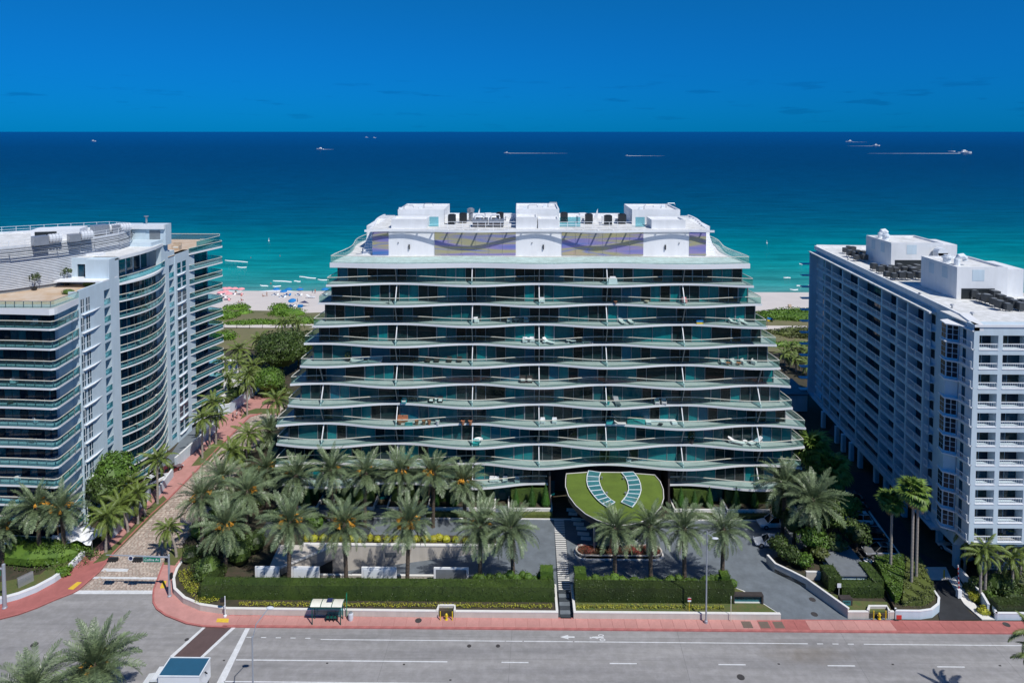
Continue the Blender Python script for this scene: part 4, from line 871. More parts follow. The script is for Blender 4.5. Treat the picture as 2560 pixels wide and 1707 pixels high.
# oval planter with red flowers
def c6(x, y, z=0): return g(1350+x/3.647, 1150+y/3.647, z)
x0, y0 = c6(330, 905); x1_, y1_ = c6(1130, 905); r_ = 1.35
st = [(x0+r_+r_*math.cos(a), y0+r_+r_*math.sin(a)) for a in [PI/2+PI*i/8 for i in range(9)]]+[(x1_-r_+r_*math.cos(a), y0+r_+r_*math.sin(a)) for a in [-PI/2+PI*i/8 for i in range(9)]]
pl = thing('flower_planter', 'long rounded planter of red flowers under the oval canopy', 'planter', (0, 0, 0))
MB().wall(st, 0, .62, .22, closed=True).build('planter_wall', M['beige'], pl)
o_ = [( lerp((x0+x1_)/2, x, 1.03), lerp(y0+r_, y, 1.12)) for x, y in st]; MB().wall(o_, 0, .14, .3, closed=True).build('planter_kerb', M['cap'], pl)
MB().prism(st, .2, .5).build('soil', M['earth'], pl)
random.seed(71); mb = MB()
for _ in range(2600): leafq(mb, (rnd(x0+.4, x1_-.4), y0+rnd(.35, 2*r_-.35), .52+rnd(0, .35)), .16, (0, 0, 1))
mb.build('flowers', M['flower'], pl, kind='stuff')
# striped crossing path and entrance path slabs
lt = MB().box(0, 1, 0, .24, 0, .02).mesh('path_strip', M['cap'])
pth = obj('striped_path', MB().sheet([g(1386,1330), g(1414,1330), g(1433,1546), g(1396,1546)], .016).mesh('striped_path', M['slated']), None, kind='structure')
yA, yB = 88.0, G(1390,1300)[1]; y = yA
while y < yB:
    t = (y-yA)/(yB-yA); xa = lerp(xg0+.25, G(1386,1330)[0], t); obj('path_strip', lt, pth, (xa+.1, y, .017), None, (1.55, 1, 1)); y += .46
sp_ = MB(); stp = obj('entrance_steps', None, None, (0, 0, 0), kind='structure')
for i in range(7): MB().box(xg0+.27, xg1-.27, 83.0+i*.7, 83.7+i*.7, 0, .10+.05*i).build('stone_step', M['slate'] if i % 2 else M['slated'], stp)
stone_m = MB().box(-.85, .85, -.42, .42, 0, .06).mesh('stepping_slab', M['cap'])
sr = obj('stepping_path', None, None, (0, 0, 0), kind='structure')
for q in ((292,455),(300,490),(330,540),(352,582),(378,622),(395,672),(420,715)): x, y = c6(*q); obj('stepping_slab', stone_m, sr, (x, y, .014), (0, 0, -.1), (rnd(.8, 1.1), 1, 1))
# pair of clipped door planters etc. are hidden; entrance sign on the lawn
sy = 85.2; sx0, sx1 = PY(1832, 1500, sy)[0], PY(1907, 1500, sy)[0]
sg = thing('entrance_sign', 'low bronze-framed glass entrance sign on the lawn beside the driveway exit', 'sign', ((sx0+sx1)/2, sy, BZ-.1)); w = (sx1-sx0)/2
MB().box(-w, w, -.25, .45, .95, 1.15).box(w-.22, w, -.25, .45, 0, .95).box(-w, -w+.14, -.25, .45, 0, .95).build('sign_frame', M['brick'], sg)
MB().box(-w+.14, w-.22, .05, .12, .12, .95).build('sign_glass', M['sky_glass'], sg); MB().box(-w+.14, w-.22, -.05, .2, 0, .12).build('sign_base', M['cap'], sg)
text(sg, 'sign_lettering', 'FENDI CHATEAU', (0, -.02, .6), .42, M['darksteel'])
# ================================================================== LEFT BUILDING
XF = -67.0; FD = 2.86; ZT = 35.6
lb_ = thing('curved_balcony_apartments', 'pale blue-white apartment building with curved glass balconies, on the left', 'building', (0, 0, 0))
yl_ = lambda px: PX(px, 900, XF)[0]
NB = 12; zz = [ZT-FD*i for i in range(NB+1)]
random.seed(101)
def lwall(x0, x1, y0, y1, z0, z1, name='wall', m='lstucco'): return MB().box(x0, x1, y0, y1, z0, z1).build(name, M[m], lb_)
# main masses
lwall(-95, -68.2, 98.4+.6, 147, 0, ZT-.3, 'inner_mass', 'lstucco')
# ---- near block with wrap-round balconies
C0, C1 = (-66.4, 95.5), (-67.2, 102.2)
pth_ = [(-110, 96.0), (-76, 95.9), (-72.5, 95.75), (-69.2, 95.5), (-66.9, 95.3), (-66.35, 95.6), (-66.3, 96.2), (-66.5, 98.4), (-66.95, 101.9)]
gin = [(-110, 98.2), (-72.5, 98.0), (-69.9, 97.9), (-69.0, 98.3), (-68.6, 99.3), (-68.6, 102.0)]
for i in range(NB+1):
    z = zz[i]; poly = pth_+[(-68.6, 101.9), (-69, 99), (-110, 99)]
    MB().prism(poly, z-(.26 if i else .9), z, 0, 1).build('balcony_slab' if i else 'roof_edge', [M['white2'], M['deck']], lb_)
    if i:
        MB().wall([(x+(.1 if j < 4 else -.1)*(1 if j > 4 else 0), y+.1) for j, (x, y) in enumerate(pth_)], z, z+1.0, .03).build('balustrade_glass', M['bal2'], lb_)
        MB().wall([(x+(.1 if j < 4 else -.1)*(1 if j > 4 else 0), y+.08) for j, (x, y) in enumerate(pth_)], z+1.0, z+1.09, .08).build('handrail', M['rail'], lb_)
        pm = MB(); x = -90
        while x < -66.6: pm.box(x-.04, x+.04, 95.98, 96.06, z, z+1.0); x += 1.35
        for y in (97.0, 98.4, 99.8, 101.2): pm.box(-66.68, -66.6, y-.04, y+.04, z, z+1.0)
        pm.build('rail_posts', M['mull'], lb_)
        z1 = zz[i-1]-(.26 if i > 1 else .9)
        x = -92.0
        while x < -70: obj('window_pane', MB().box(.03, 1.12, 0, .05, .05, z1-z-.05).mesh('window_pane', random.choice(M['glb'])), lb_, (x, 98.2, z)) if x > -88 else None; x += 1.15
        MB().box(-95, -70, 98.28, 98.36, z, z1).build('glazing_frame', M['mull'], lb_)
        MB().add([(-69.9,97.95,z),(-68.95,98.35,z),(-68.6,99.3,z),(-68.6,102,z),(-69.9,97.95,z1),(-68.95,98.35,z1),(-68.6,99.3,z1),(-68.6,102,z1)], [(0,1,5,4),(1,2,6,5),(2,3,7,6)]).build('corner_glazing', random.choice(M['glb']), lb_)
# side end wall of the balconies
lwall(-68.6, -67.15, 101.95, 102.15, 0, ZT+.9, 'fin_wall')
# ---- street facade pieces
def facade(y0, y1, x, openings, z0=0.0, z1=ZT, th=1.2, m='lstucco'):
    """vertical strips: openings = [(ya, yb, dz0, dz1)] repeated every floor"""
    ops = sorted(openings); y = y0; mb = MB()
    for ya, yb, a, b_ in ops:
        mb.box(x-th, x, y, ya, z0, z1); prev = z0
        for i in range(NB, 0, -1):
            za, zb = zz[i]+a, zz[i]+b_
            if zb > z1 or za < z0: continue
            mb.box(x-th, x, ya, yb, prev, za); prev = zb
        mb.box(x-th, x, ya, yb, prev, z1); y = yb
    mb.box(x-th, x, y, y1, z0, z1); return mb.build('facade_wall', M[m], lb_)
yb0, yb1 = 102.15, yl_(262)
wA, wB = (yl_(205), yl_(214)), (yl_(218.5), yl_(228.5))
ztb = 38.0
facade(yb0, yb1, XF, [(wA[0], wA[1], .3, 2.4), (wB[0], wB[1], .3, 2.4)], 0, ZT+.2)
sl = (yl_(264), yl_(280)); ya_b = yl_(299)+.3
facade(yb1, ya_b, XF, [(sl[0], sl[1], .0, 2.45)], 0, ZT+1.0)
lwall(XF-8, XF, yb1+.0, yl_(299), ZT+1.0, ZT+1.2, 'parapet_cap', 'white2')
wp = MB().box(0, .05, 0, 1, 0, 2.1).mesh('window_pane', M['glb'][0]); led = MB().add([(0,0,0),(.34,.2,0),(.34,2.6,0),(.02,5.0,0),(0,0,.10),(.34,.2,.10),(.34,2.6,.10),(.02,5.0,.10)], [(0,3,2,1),(4,5,6,7),(0,1,5,4),(1,2,6,5),(2,3,7,6),(3,0,4,7)])
ledm = led.mesh('window_ledge', M['white2'])
gpm = MB().box(0, .03, 0, 1, 0, .95).mesh('slot_balustrade', M['bal2']); doorm = MB().box(0, .05, 0, 1, 0, 2.3).mesh('balcony_door', M['glb'][1])
fl = MB().box(0, 1, 0, 1, 0, .1).mesh('slot_floor', M['deck']); trm = MB().box(0, .05, 0, 1, 0, .06).mesh('window_bar', M['railw'])
for i in range(1, NB+1):
    z = zz[i]
    for ya, yb in (wA, wB):
        obj('window_pane', wp, lb_, (XF-.10, ya, z+.3), None, (1, yb-ya, 1)); obj('window_bar', trm, lb_, (XF-.05, ya, z+1.2), None, (1, yb-ya, 1)); obj('window_mullion', MB().box(0, .06, 0, .06, 0, 2.1).mesh('m', M['railw']) if i == 1 and ya == wA[0] else bpy.data.meshes['m'], lb_, (XF-.05, (ya+yb)/2, z+.3))
    obj('window_ledge', ledm, lb_, (XF, yl_(207), z-.02), None, (1, .95, 1))
    obj('balcony_door', doorm, lb_, (XF-1.17, sl[0]+.1, z), None, (1, (sl[1]-sl[0])*.55, 1)); obj('slot_balustrade', gpm, lb_, (XF-.05, sl[0], z+.05), None, (1, sl[1]-sl[0], 1)); obj('slot_rail', trm, lb_, (XF-.06, sl[0], z+1.0), None, (1, sl[1]-sl[0], 1))
# ---- bow bay
ya, yb = yl_(299), yl_(421); n = 22
bow = [(XF-.3+1.9*math.sin(PI*min(1, (t/n)*.96+.04)), lerp(ya, yb, t/n)) for t in range(n+1)]
bow = [(XF-.2+2.1*(math.sin(PI*(t/n)**.85)), lerp(ya, yb, t/n)) for t in range(n+1)]
gb = [(x-1.45-.2*(1-math.sin(PI*(j/n))), y) for j, (x, y) in enumerate(bow)]
zb_ = [32.5-FD*i for i in range(0, 12)]
lwall(XF-4, XF-.01, yb-.35, yl_(425), 0, 38.3, 'pier')
NBW = len(zb_)
for i, z in enumerate(zb_):
    if z < 1: continue
    MB().prism(bow+[(XF-2.4, yb), (XF-2.4, ya)], z-.24, z, 0, 1).build('balcony_slab', [M['white2'], M['deck']], lb_)
    MB().wall([(x-.08, y) for x, y in bow], z, z+.98, .03).build('balustrade_glass', M['bal2'], lb_)
    MB().wall([(x-.03, y) for x, y in bow], z+.98, z+1.07, .09).build('handrail', M['rail'], lb_)
    z1 = z+FD-.24
    for j in range(n):
        (x0, y0), (x1_, y1_) = gb[j], gb[j+1]
        MB().add([(x0,y0+.03,z),(x1_,y1_-.03,z),(x1_,y1_-.03,z1),(x0,y0+.03,z1),(x0-.06,y0+.03,z),(x1_-.06,y1_-.03,z),(x1_-.06,y1_-.03,z1),(x0-.06,y0+.03,z1)], [(0,1,2,3),(3,2,6,7),(0,3,7,4)]).build('window_pane', random.choice(M['glb']), lb_) if (n_lp := j) is not None and z > 0 else None
    fm = MB()
    for j in range(0, n+1, 2): x, y = gb[j]; fm.box(x-.02, x+.07, y-.05, y+.05, z, z1)
    for j in range(0, n+1, 2): x, y = bow[j]; fm.box(x-.14, x-.06, y-.03, y+.03, z, z+1)
    fm.build('mullions', M['mull'], lb_)
MB().prism([(x-.1, y) for x, y in bow]+[(XF-2.4, yb), (XF-2.4, ya)], zb_[0]+FD-.24, zb_[0]+FD+.12, 0).build('bay_hood', M['white2'], lb_)
# bay penthouse with open loggia
zc0 = zb_[0]+FD+.12; zt2 = 39.9
lwall(XF-4.0, XF-.01, ya-2.2, ya+.4, 33.5, zt2, 'loggia_pier'); lwall(XF-1.0, XF, yb-1.9, yl_(425), 34, zt2, 'loggia_pier')
MB().prism([(XF-.2+1.0*math.sin(PI*t/10), lerp(ya, yb, t/10)) for t in range(11)]+[(XF-9, yb), (XF-9, ya)], zt2-.55, zt2, 0, 1).build('loggia_roof', [M['white2'], M['roofwhite']], lb_)
MB().wall([(XF+.0+1.1*math.sin(PI*t/10), lerp(ya+.5, yb-.5, t/10)) for t in range(11)], zc0, zc0+1.0, .03).build('balustrade_glass', M['bal2'], lb_)
MB().wall([(XF+.05+1.1*math.sin(PI*t/10), lerp(ya+.5, yb-.5, t/10)) for t in range(11)], zc0+1.0, zc0+1.08, .09).build('handrail', M['rail'], lb_)
lwall(XF-3.2, XF-3.0, ya, yb, zc0, zt2-.56, 'loggia_back', 'lstucco')
for t in range(6): MB().box(XF-2.98, XF-2.9, ya+.8+t*2.3, ya+2.6+t*2.3, zc0+.1, zt2-1.0).build('window_pane', M['glb'][t % 3], lb_)
# ---- slot strip, window strip, end balconies
s2 = (yl_(427), yl_(439)); y4, y5 = yl_(441), yl_(475)
facade(yl_(425), y4, XF, [(s2[0], s2[1], .0, 2.45)], 0, 37.9)
wC, wD = (yl_(445.5), yl_(455)), (yl_(458), yl_(468))
facade(y4, y5, XF+.15, [(wC[0], wC[1], .3, 2.4), (wD[0], wD[1], .3, 2.4)], 0, 37.0)
for i in range(1, NB+1):
    z = zz[i]
    obj('balcony_door', doorm, lb_, (XF-1.17, s2[0]+.1, z), None, (1, (s2[1]-s2[0])*.5, 1)); obj('slot_balustrade', gpm, lb_, (XF-.05, s2[0], z+.05), None, (1, s2[1]-s2[0], 1)); obj('slot_rail', trm, lb_, (XF-.06, s2[0], z+1.0), None, (1, s2[1]-s2[0], 1))
    for a_, b__ in (wC, wD): obj('window_pane', wp, lb_, (XF+.05, a_, z+.3), None, (1, b__-a_, 1)); obj('window_bar', trm, lb_, (XF+.10, a_, z+1.2), None, (1, b__-a_, 1))
    obj('window_ledge', ledm, lb_, (XF+.15, yl_(444), z-.02), None, (1, .8, 1))
fp = [(XF+.15, y5), (XF+.2, y5+.1), (-65.3, 141.5), (-64.1, 145.4), (-64.5, 146.2), (-67.5, 147.6), (-70, 148), (-70, y5)]
lwall(-78, -68.3, y4-.5, 147.5, 0, 36.5, 'end_mass', 'lstucco')
for i in range(0, NB+1):
    z = zz[i]+ (.6 if i == 0 else 0)
    MB().prism(fp, z-(.24 if i else .35), z, 0, 1).build('balcony_slab', [M['white2'], M['deck']], lb_)
    rp2 = fp[1:7]; MB().wall([(x-.12, y+.05) for x, y in rp2], z, z+1.0, .03).build('balustrade_glass', M['bal2'], lb_); MB().wall([(x-.08, y+.05) for x, y in rp2], z+1.0, z+1.08, .09).build('handrail', M['rail'], lb_)
    if i:
        z1 = zz[i-1]-.24+(0 if i > 1 else .2)
        for j in range(4): MB().box(-68.25, -68.15+.0, y5+3+j*1.9, y5+4.85+j*1.9, z, z1).build('window_pane', random.choice(M['glb']), lb_)
        MB().box(-68.3, -66.9, y5, y5+2.4, z, z1).build('balcony_end_wall', M['lstucco'], lb_)
        for j in range(3): MB().box(-68.9+j*.0-.6*j, -68.3-.6*j, y5+10.8, y5+10.9, z, z1).build('window_pane', random.choice(M['glb']), lb_)
# ---- roof level of the near block
MB().box(-95, -67.9, 98.0, 111.2, ZT-.2, ZT+.05).build('roof_terrace', M['tile'], lb_)
MB().wall([(-110, 96.1), (-67.2, 96.0), (-67.0, 96.6), (-67.05, 102.1)], ZT, ZT+.9, .03).build('balustrade_glass', M['bal'], lb_)
pm = MB(); x = -88
while x < -67: pm.box(x-.04, x+.04, 96.02, 96.1, ZT, ZT+.92); x += 1.3
pm.build('rail_posts', M['mull'], lb_)
MB().wall([(-110, 96.08), (-67.2, 95.98), (-67.0, 96.6), (-67.05, 102.1)], ZT+.9, ZT+.97, .08).build('handrail', M['mull'], lb_)
lwall(XF-.3, XF, 102.15, yb1, ZT+.2, ZT+1.1, 'roof_parapet')
y6 = 111.2
# penthouse front with sliding windows
x0, x1_ = -75.6, XF
lwall(x0, x1_-.02, y6, y6+.25, ZT+.05, 36.7, 'penthouse_sill'); lwall(x0, -73.2, y6, y6+.25, 36.7, 38.9, 'penthouse_wall'); lwall(-69.2, x1_-.02, y6, y6+.25, 36.7, 38.9, 'penthouse_wall'); lwall(x0, x1_-.02, y6, y6+.25, 38.9, 39.95, 'penthouse_head')
for j in range(4): MB().box(-73.15+j, -72.2+j, y6+.2, y6+.26, 36.0, 38.85).build('window_pane', M['glb'][j % 3], lb_)
MB().box(x0, x1_-.01, y6+.27, yb, 39.5, 39.75).build('penthouse_roof', M['roofwhite'], lb_)
lwall(x0, x0+.3, y6+.25, yb, 35.6, 39.95, 'penthouse_wall'); lwall(XF-.3, XF+.005, yl_(278), y6, 36.62, 39.95, 'penthouse_wall')
MB().box(-73.2, -70.6, y6+2, y6+3.5, 39.76, 40.3).build('roof_hatch', M['white2'], lb_)
# terrace side wall on the left with door recess
a_, b__ = G(105.6, 659, 39.3), G(0, 690, 39.3)
MB().wall([(-83.8, 100.5), (-80.6, 105.2), (-76.8, 110.9)], ZT+.05, 39.3, .3).build('terrace_wall', M['lstucco'], lb_)
MB().bar((-79.7, 106.1, ZT+1.15), (-78.9, 107.3, ZT+1.15), .2, 2.2).build('terrace_door', M['dark'], lb_)
# ---- louvred oval plant screen with roof deck
dr = [(-96, 92.5+8), (-86, 100.5), (-79.5, 104.6), (-75.2, 109.3), (-72.2, 114.3), (-70.8, 119.0), (-70.9, 122.5), (-72.4, 125.6), (-77.5, 127.4), (-85, 124), (-96, 118)]
dz0, dz1 = 38.6, 42.6
MB().prism([(lerp(-84, x, .97), lerp(112, y, .97)) for x, y in dr], ZT, dz1-.15).build('plant_room', M['grey'], lb_)
k = 0; z = ZT+.6
lv = MB()
while z < dz1-.1: lv.wall(dr[:8], z, z+.16, .12); z += .26
lv.build('louvre_screen', M['louver'], lb_, kind='stuff')
MB().prism(dr, dz1-.14, dz1).build('plant_deck', M['roofwhite'], lb_)
MB().wall(dr, dz1, dz1+.35, .25, closed=True).build('plant_parapet', M['louver'], lb_)
gd = MB()
for (xa, ya_), (xb, yb_) in zip(dr[:8], dr[1:9]): gd.bar((xa+.7, ya_-.5, dz1-.9), (xb+.7, yb_-.5, dz1-.9), .12); gd.bar((xa+.7, ya_-.5, dz1-.5), (xb+.7, yb_-.5, dz1-.5), .08); gd.bar((xa, ya_, dz1-.9), (xa+.8, ya_-.6, dz1-.9), .1)
gd.build('maintenance_rail', M['grey'], lb_)
rl = MB()
for (xa, ya_), (xb, yb_) in zip(dr, dr[1:]):
    m_ = max(1, int(math.hypot(xb-xa, yb_-ya_)/1.8))
    for j in range(m_): x = lerp(xa, xb, j/m_); y = lerp(ya_, yb_, j/m_); rl.bar((x, y, dz1), (x, y, dz1+1.2), .05)
    for zq in (.7, 1.2): rl.bar((xa, ya_, dz1+zq), (xb, yb_, dz1+zq), .045)
rl.build('deck_railing', M['railw'], lb_)
def ahu(px_, py_, sz, lb, rz=.0, fan=True):
    x, y = G(px_, py_, dz1+.2); t = thing('air_handler', lb, 'air handler', (x, y, dz1), rz, 'plant on the left building')
    MB().box(-sz[0]/2, sz[0]/2, -sz[1]/2, sz[1]/2, .2, sz[2]).build('casing', M['steel'], t)
    if fan:
        q = [(-1.2+sz[0]/2+1.6, 0, .9+.35*0), (sz[0]/2+1.2, 0, .95)]
        for i in range(4): MB().lathe([(.55, 0), (.75, .1), (.75, .42), (.55, .5)], 12).build('duct_ring', M['louver'], t); o = t.children[-1]; o.rotation_euler = (0, PI/2, 0); o.location = (sz[0]/2+.1+i*.45, 0, 1.0)
for q in ((100,612,(2.0,1.6,1.6),'ribbed round duct unit at the left on the oval roof deck'),(185,603,(1.6,1.4,1.4),'ribbed duct unit in the middle of the oval roof deck'),(250,585,(2.4,2.0,1.8),'large ribbed duct unit at the far end of the oval roof deck'),(288,582,(1.2,1.4,1.6),'ribbed duct unit nearest the white stair block')): ahu(*q[:2], q[2], q[3], .9)
x, y = G(150, 600, dz1); t = thing('roof_cabin', 'white boxy cabin with dark louvred front on the oval roof deck', 'plant cabin', (x, y, dz1), .25); MB().box(-3.6, 3.6, -1.8, 1.8, 0, 2.0).build('cabin', M['white2'], t); MB().box(-3.0, .2, -1.86, -1.81, .9, 1.7).build('louvre', M['dark'], t)
# white stair block behind
sb = PX(418, 604, -66.2)
lwall(-76.5, -66.4, 126.5, 128.6, 39.5, 43.4, 'stair_block'); lwall(-76.5, -75.8, 118, 126.5, 39.6, 43.2, 'stair_block'); MB().box(-75.8, -66.4, 126.0, 126.45, 42.6, 43.4).build('stair_beam', M['white2'], lb_)
for j in range(3): MB().box(-74.8+j*2.7, -72.8+j*2.7, 126.44, 126.49, 40.3, 42.3).build('stair_opening', M['lstucco'] if j == 1 else M['grey'], lb_)
lwall(-76, -67, 122.5, 126.4, 39.5, 40.6, 'roof_block', 'lstucco')
t = thing('roof_vent', 'thin vent pipe standing on the white stair block', 'vent', (-70.5, 127.5, 43.4)); MB().lathe([(.16,0),(.16,1.3),(.42,1.35),(.42,1.5)], 10).build('pipe', M['steel'], t)
# rear roof terrace
zr = 37.0
MB().box(-78, XF+.1, yl_(425), 149.2, zr-.15, zr).build('rear_terrace', M['tile'], lb_)
MB().wall([(-78, 149.2), (-66.2, 149.0), (-65.2, 146.5), (-65.6, 143.8), (-66.6, 139)], zr, zr+1.2, .03).build('balustrade_glass', M['bal2'], lb_); MB().wall([(-78, 149.2), (-66.2, 149.0), (-65.2, 146.5), (-65.6, 143.8), (-66.6, 139)], zr+1.2, zr+1.28, .08).build('handrail', M['rail'], lb_)
x, y = G(432, 617, zr); t = thing('wicker_seat', 'cream wicker seat on the rear roof terrace of the left building', 'chair', (-69.0, 135.6, zr)); MB().box(-.8,.8,-.5,.5,0,.5).box(-.8,.8,.3,.5,.5,1.5).box(-.8,-.6,-.5,.3,.5,1.0).box(.6,.8,-.5,.3,.5,1.0).build('frame', M['tile'], t); MB().box(-.58,.58,-.48,.28,.5,.65).build('cushion', M['cushion'], t)
# ground level and potted trees on the terrace
MB().box(-100, -68.2, 97.5, 110, 0, 2.6).build('ground_storey', M['glb'][1], lb_)
random.seed(111)
for x, y, h, lb in ((-77.0, 106.5, 2.6, 'potted round tree on the left roof terrace, beside the door'), (-74.2, 110.0, 2.6, 'spreading potted tree on the left roof terrace against the louvred screen'), (-82.0, 100.0, 2.2, 'potted shrub on the left roof terrace near the picture edge')):
    t = thing('potted_tree', lb, 'potted tree', (x, y, ZT+.05)); MB().lathe([(.3,0),(.42,.5),(.38,.5),(.1,.45)], 10).build('pot', M['darksteel'], t); MB().tube([(0,0,.4),(.1,.05,h*.6)], [.07,.04], 6).build('trunk', M['bark'], t); blob(MB(), (.1, 0, h*.78), (.75, .75, .75), 260, .24, False, 4).build('crown', M['tree'], t)
for x, y, lb in ((-70.0, 104.0, 'low planter bush at the right edge of the left roof terrace'), (-70.2, 109.5, 'low bush by the penthouse windows on the left roof terrace')):
    T(blob(MB(), (x, y, ZT+.4), (1.0, .6, .45), 160, .2).build('planter_bush', M['treeb']), lb, 'shrub')
# ================================================================== RIGHT BUILDING
ZR = 36.0
RA = G(2396.6, 782.7, ZR); RB = G(2036, 614, ZR)
ul = math.hypot(RB[0]-RA[0], RB[1]-RA[1]); ux, uy = (RB[0]-RA[0])/ul, (RB[1]-RA[1])/ul; nx, ny = -uy, ux      # u runs away from the camera, n points out to the left
def W(u, v): return (RA[0]+ux*u+nx*v, RA[1]+uy*u+ny*v)
def U(px_, v=0): 
    A2 = W(0, v); B2 = W(ul, v); x, y, z = PL(px_, 800, A2, B2); return (x-A2[0])*ux+(y-A2[1])*uy
def fb(mb, u0, u1, v0, v1, z0, z1, mi=0):
    c = [W(u0, v0), W(u1, v0), W(u1, v1), W(u0, v1)]
    return mb.add([(x, y, z0) for x, y in c]+[(x, y, z1) for x, y in c], [(0,1,2,3),(4,7,6,5),(0,4,5,1),(1,5,6,2),(2,6,7,3),(3,7,4,0)], mi)
rb_ = thing('balcony_grid_apartments', 'white concrete apartment slab with a grid of recessed balconies, on the right', 'building', (0, 0, 0))
DF = 2.53; NR = 12; zl = [34.4-DF*(i+1) for i in range(NR)]      # balcony floor levels
ZS = zl[-1]-.35
random.seed(202)
VO = .9
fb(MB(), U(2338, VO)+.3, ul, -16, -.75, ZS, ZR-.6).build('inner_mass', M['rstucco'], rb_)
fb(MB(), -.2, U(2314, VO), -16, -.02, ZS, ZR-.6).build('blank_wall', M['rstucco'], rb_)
# ledge and parapet
fb(MB(), U(2314, VO)-1.2, ul+.4, -.8, VO+.15, 34.42, 34.68).build('ledge', M['roofwhite'], rb_)
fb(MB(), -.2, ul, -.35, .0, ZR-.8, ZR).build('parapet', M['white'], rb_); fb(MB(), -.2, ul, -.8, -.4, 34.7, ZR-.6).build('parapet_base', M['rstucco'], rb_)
fb(MB(), -.2, ul, -16, -.36, ZR-.6, ZR-.35).build('roof', M['roofwhite'], rb_)
fb(MB(), ul-.3, ul, -16, -.36, ZR-.35, ZR+.2).build('far_parapet', M['white'], rb_)
bays = [U(q, VO) for q in (2312.5, 2270, 2243, 2204, 2145, 2105, 2078, 2061, 2039)]
cw = .42
def rail_mesh(w, name='railing', h=1.0):
    mb = MB()
    mb.box(0, w, 0, .08, h-.10, h).box(0, w, 0, .06, .04, .13)
    n = max(2, int(w/.27))
    for i in range(n+1): mb.box(w*i/n-.014, w*i/n+.014, .01, .04, .1, h-.06)
    for i in range(int(w/1.7)+1): x = min(w-.05, i*w/max(1, int(w/1.7))); mb.box(x, x+.06, -.01, .07, 0, h)
    return mb.mesh(name, M['railw'])
ang = math.atan2(uy, ux)
wm_ = {}
def pane(u0, u1, v, z0, z1, m):
    p_ = W(u0, v); o = obj('window_pane', m, rb_, (p_[0], p_[1], z0), (0, 0, ang), (u1-u0, 1, z1-z0)); return o
PN = [MB().box(0, 1, 0, .06, 0, 1).mesh('window_pane', q) for q in (M['glt'][2], M['glb'][1], M['glb'][0])]
PW_ = MB().box(0, 1, 0, .12, 0, 1).mesh('white_mullion', M['rstucco'])
for j in range(len(bays)-1):
    ua, ub = bays[j], bays[j+1]
    if ub-ua > 30 or ub <= ua: continue
    rm = rail_mesh(ub-ua-cw)
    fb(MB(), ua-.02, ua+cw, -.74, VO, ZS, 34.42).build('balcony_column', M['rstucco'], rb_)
    for i in range(NR):
        z = zl[i]; zt = z+DF
        fb(MB(), ua+cw+.002, ub-.022, -.74, VO-.01, z-.30, z).build('balcony_floor', M['rstucco'], rb_)
        p_ = W(ua+cw, VO-.12); obj('railing', rm, rb_, (p_[0], p_[1], z+.0), (0, 0, ang))
        w = ub-ua-cw; mode = (j) % 4
        if w > 3:
            s0 = ua+cw+ (w*.02 if mode != 1 else w*.30); f_ = .95 if mode != 1 else .68; n_ = max(2, int((w*f_)/1.05))
            for q in range(n_): a_ = s0+q*(w*f_/n_); pane(a_, a_+w*f_/n_-.09, -.55, z+.05, z+2.15, random.choice(PN))
        else: pane(ua+cw+w*.05, ub-w*.2, -.45, z+.05, z+2.15, random.choice(PN))
fb(MB(), ul-.2, ul+.3, -.74, VO, ZS, 34.42).build('balcony_column', M['rstucco'], rb_)
fb(MB(), U(2338, VO)-.2, ul, -16, VO-.05, ZS-.35, ZS-.02).build('soffit_slab', M['rstucco'], rb_)
# small projecting slabs on the far end
for i in range(NR): c = W(ul+.3, VO-.2); MB().box(c[0]-1.6, c[0]+2.5, c[1], c[1]+1.4, zl[i]-.12, zl[i]+.02).build('end_balcony', M['rstucco'], rb_)
# recessed window strip with railings
u0, u1 = U(2336, .2), U(2314, VO)
rm = rail_mesh(max(1.0, u1-u0-.1))
for i in range(NR):
    z = zl[i]
    for q in range(4): w = (u1-u0)/4; pane(u0+q*w+.08, u0+(q+1)*w-.02, .0, z+.9, z+2.2, PN[q % 2])
    fb(MB(), u0-.1, u1, 0, .75, z-.12, z+.02).build('window_balcony', M['rstucco'], rb_); p_ = W(u0, .68); obj('railing', rm, rb_, (p_[0], p_[1], z+.02), (0, 0, ang))
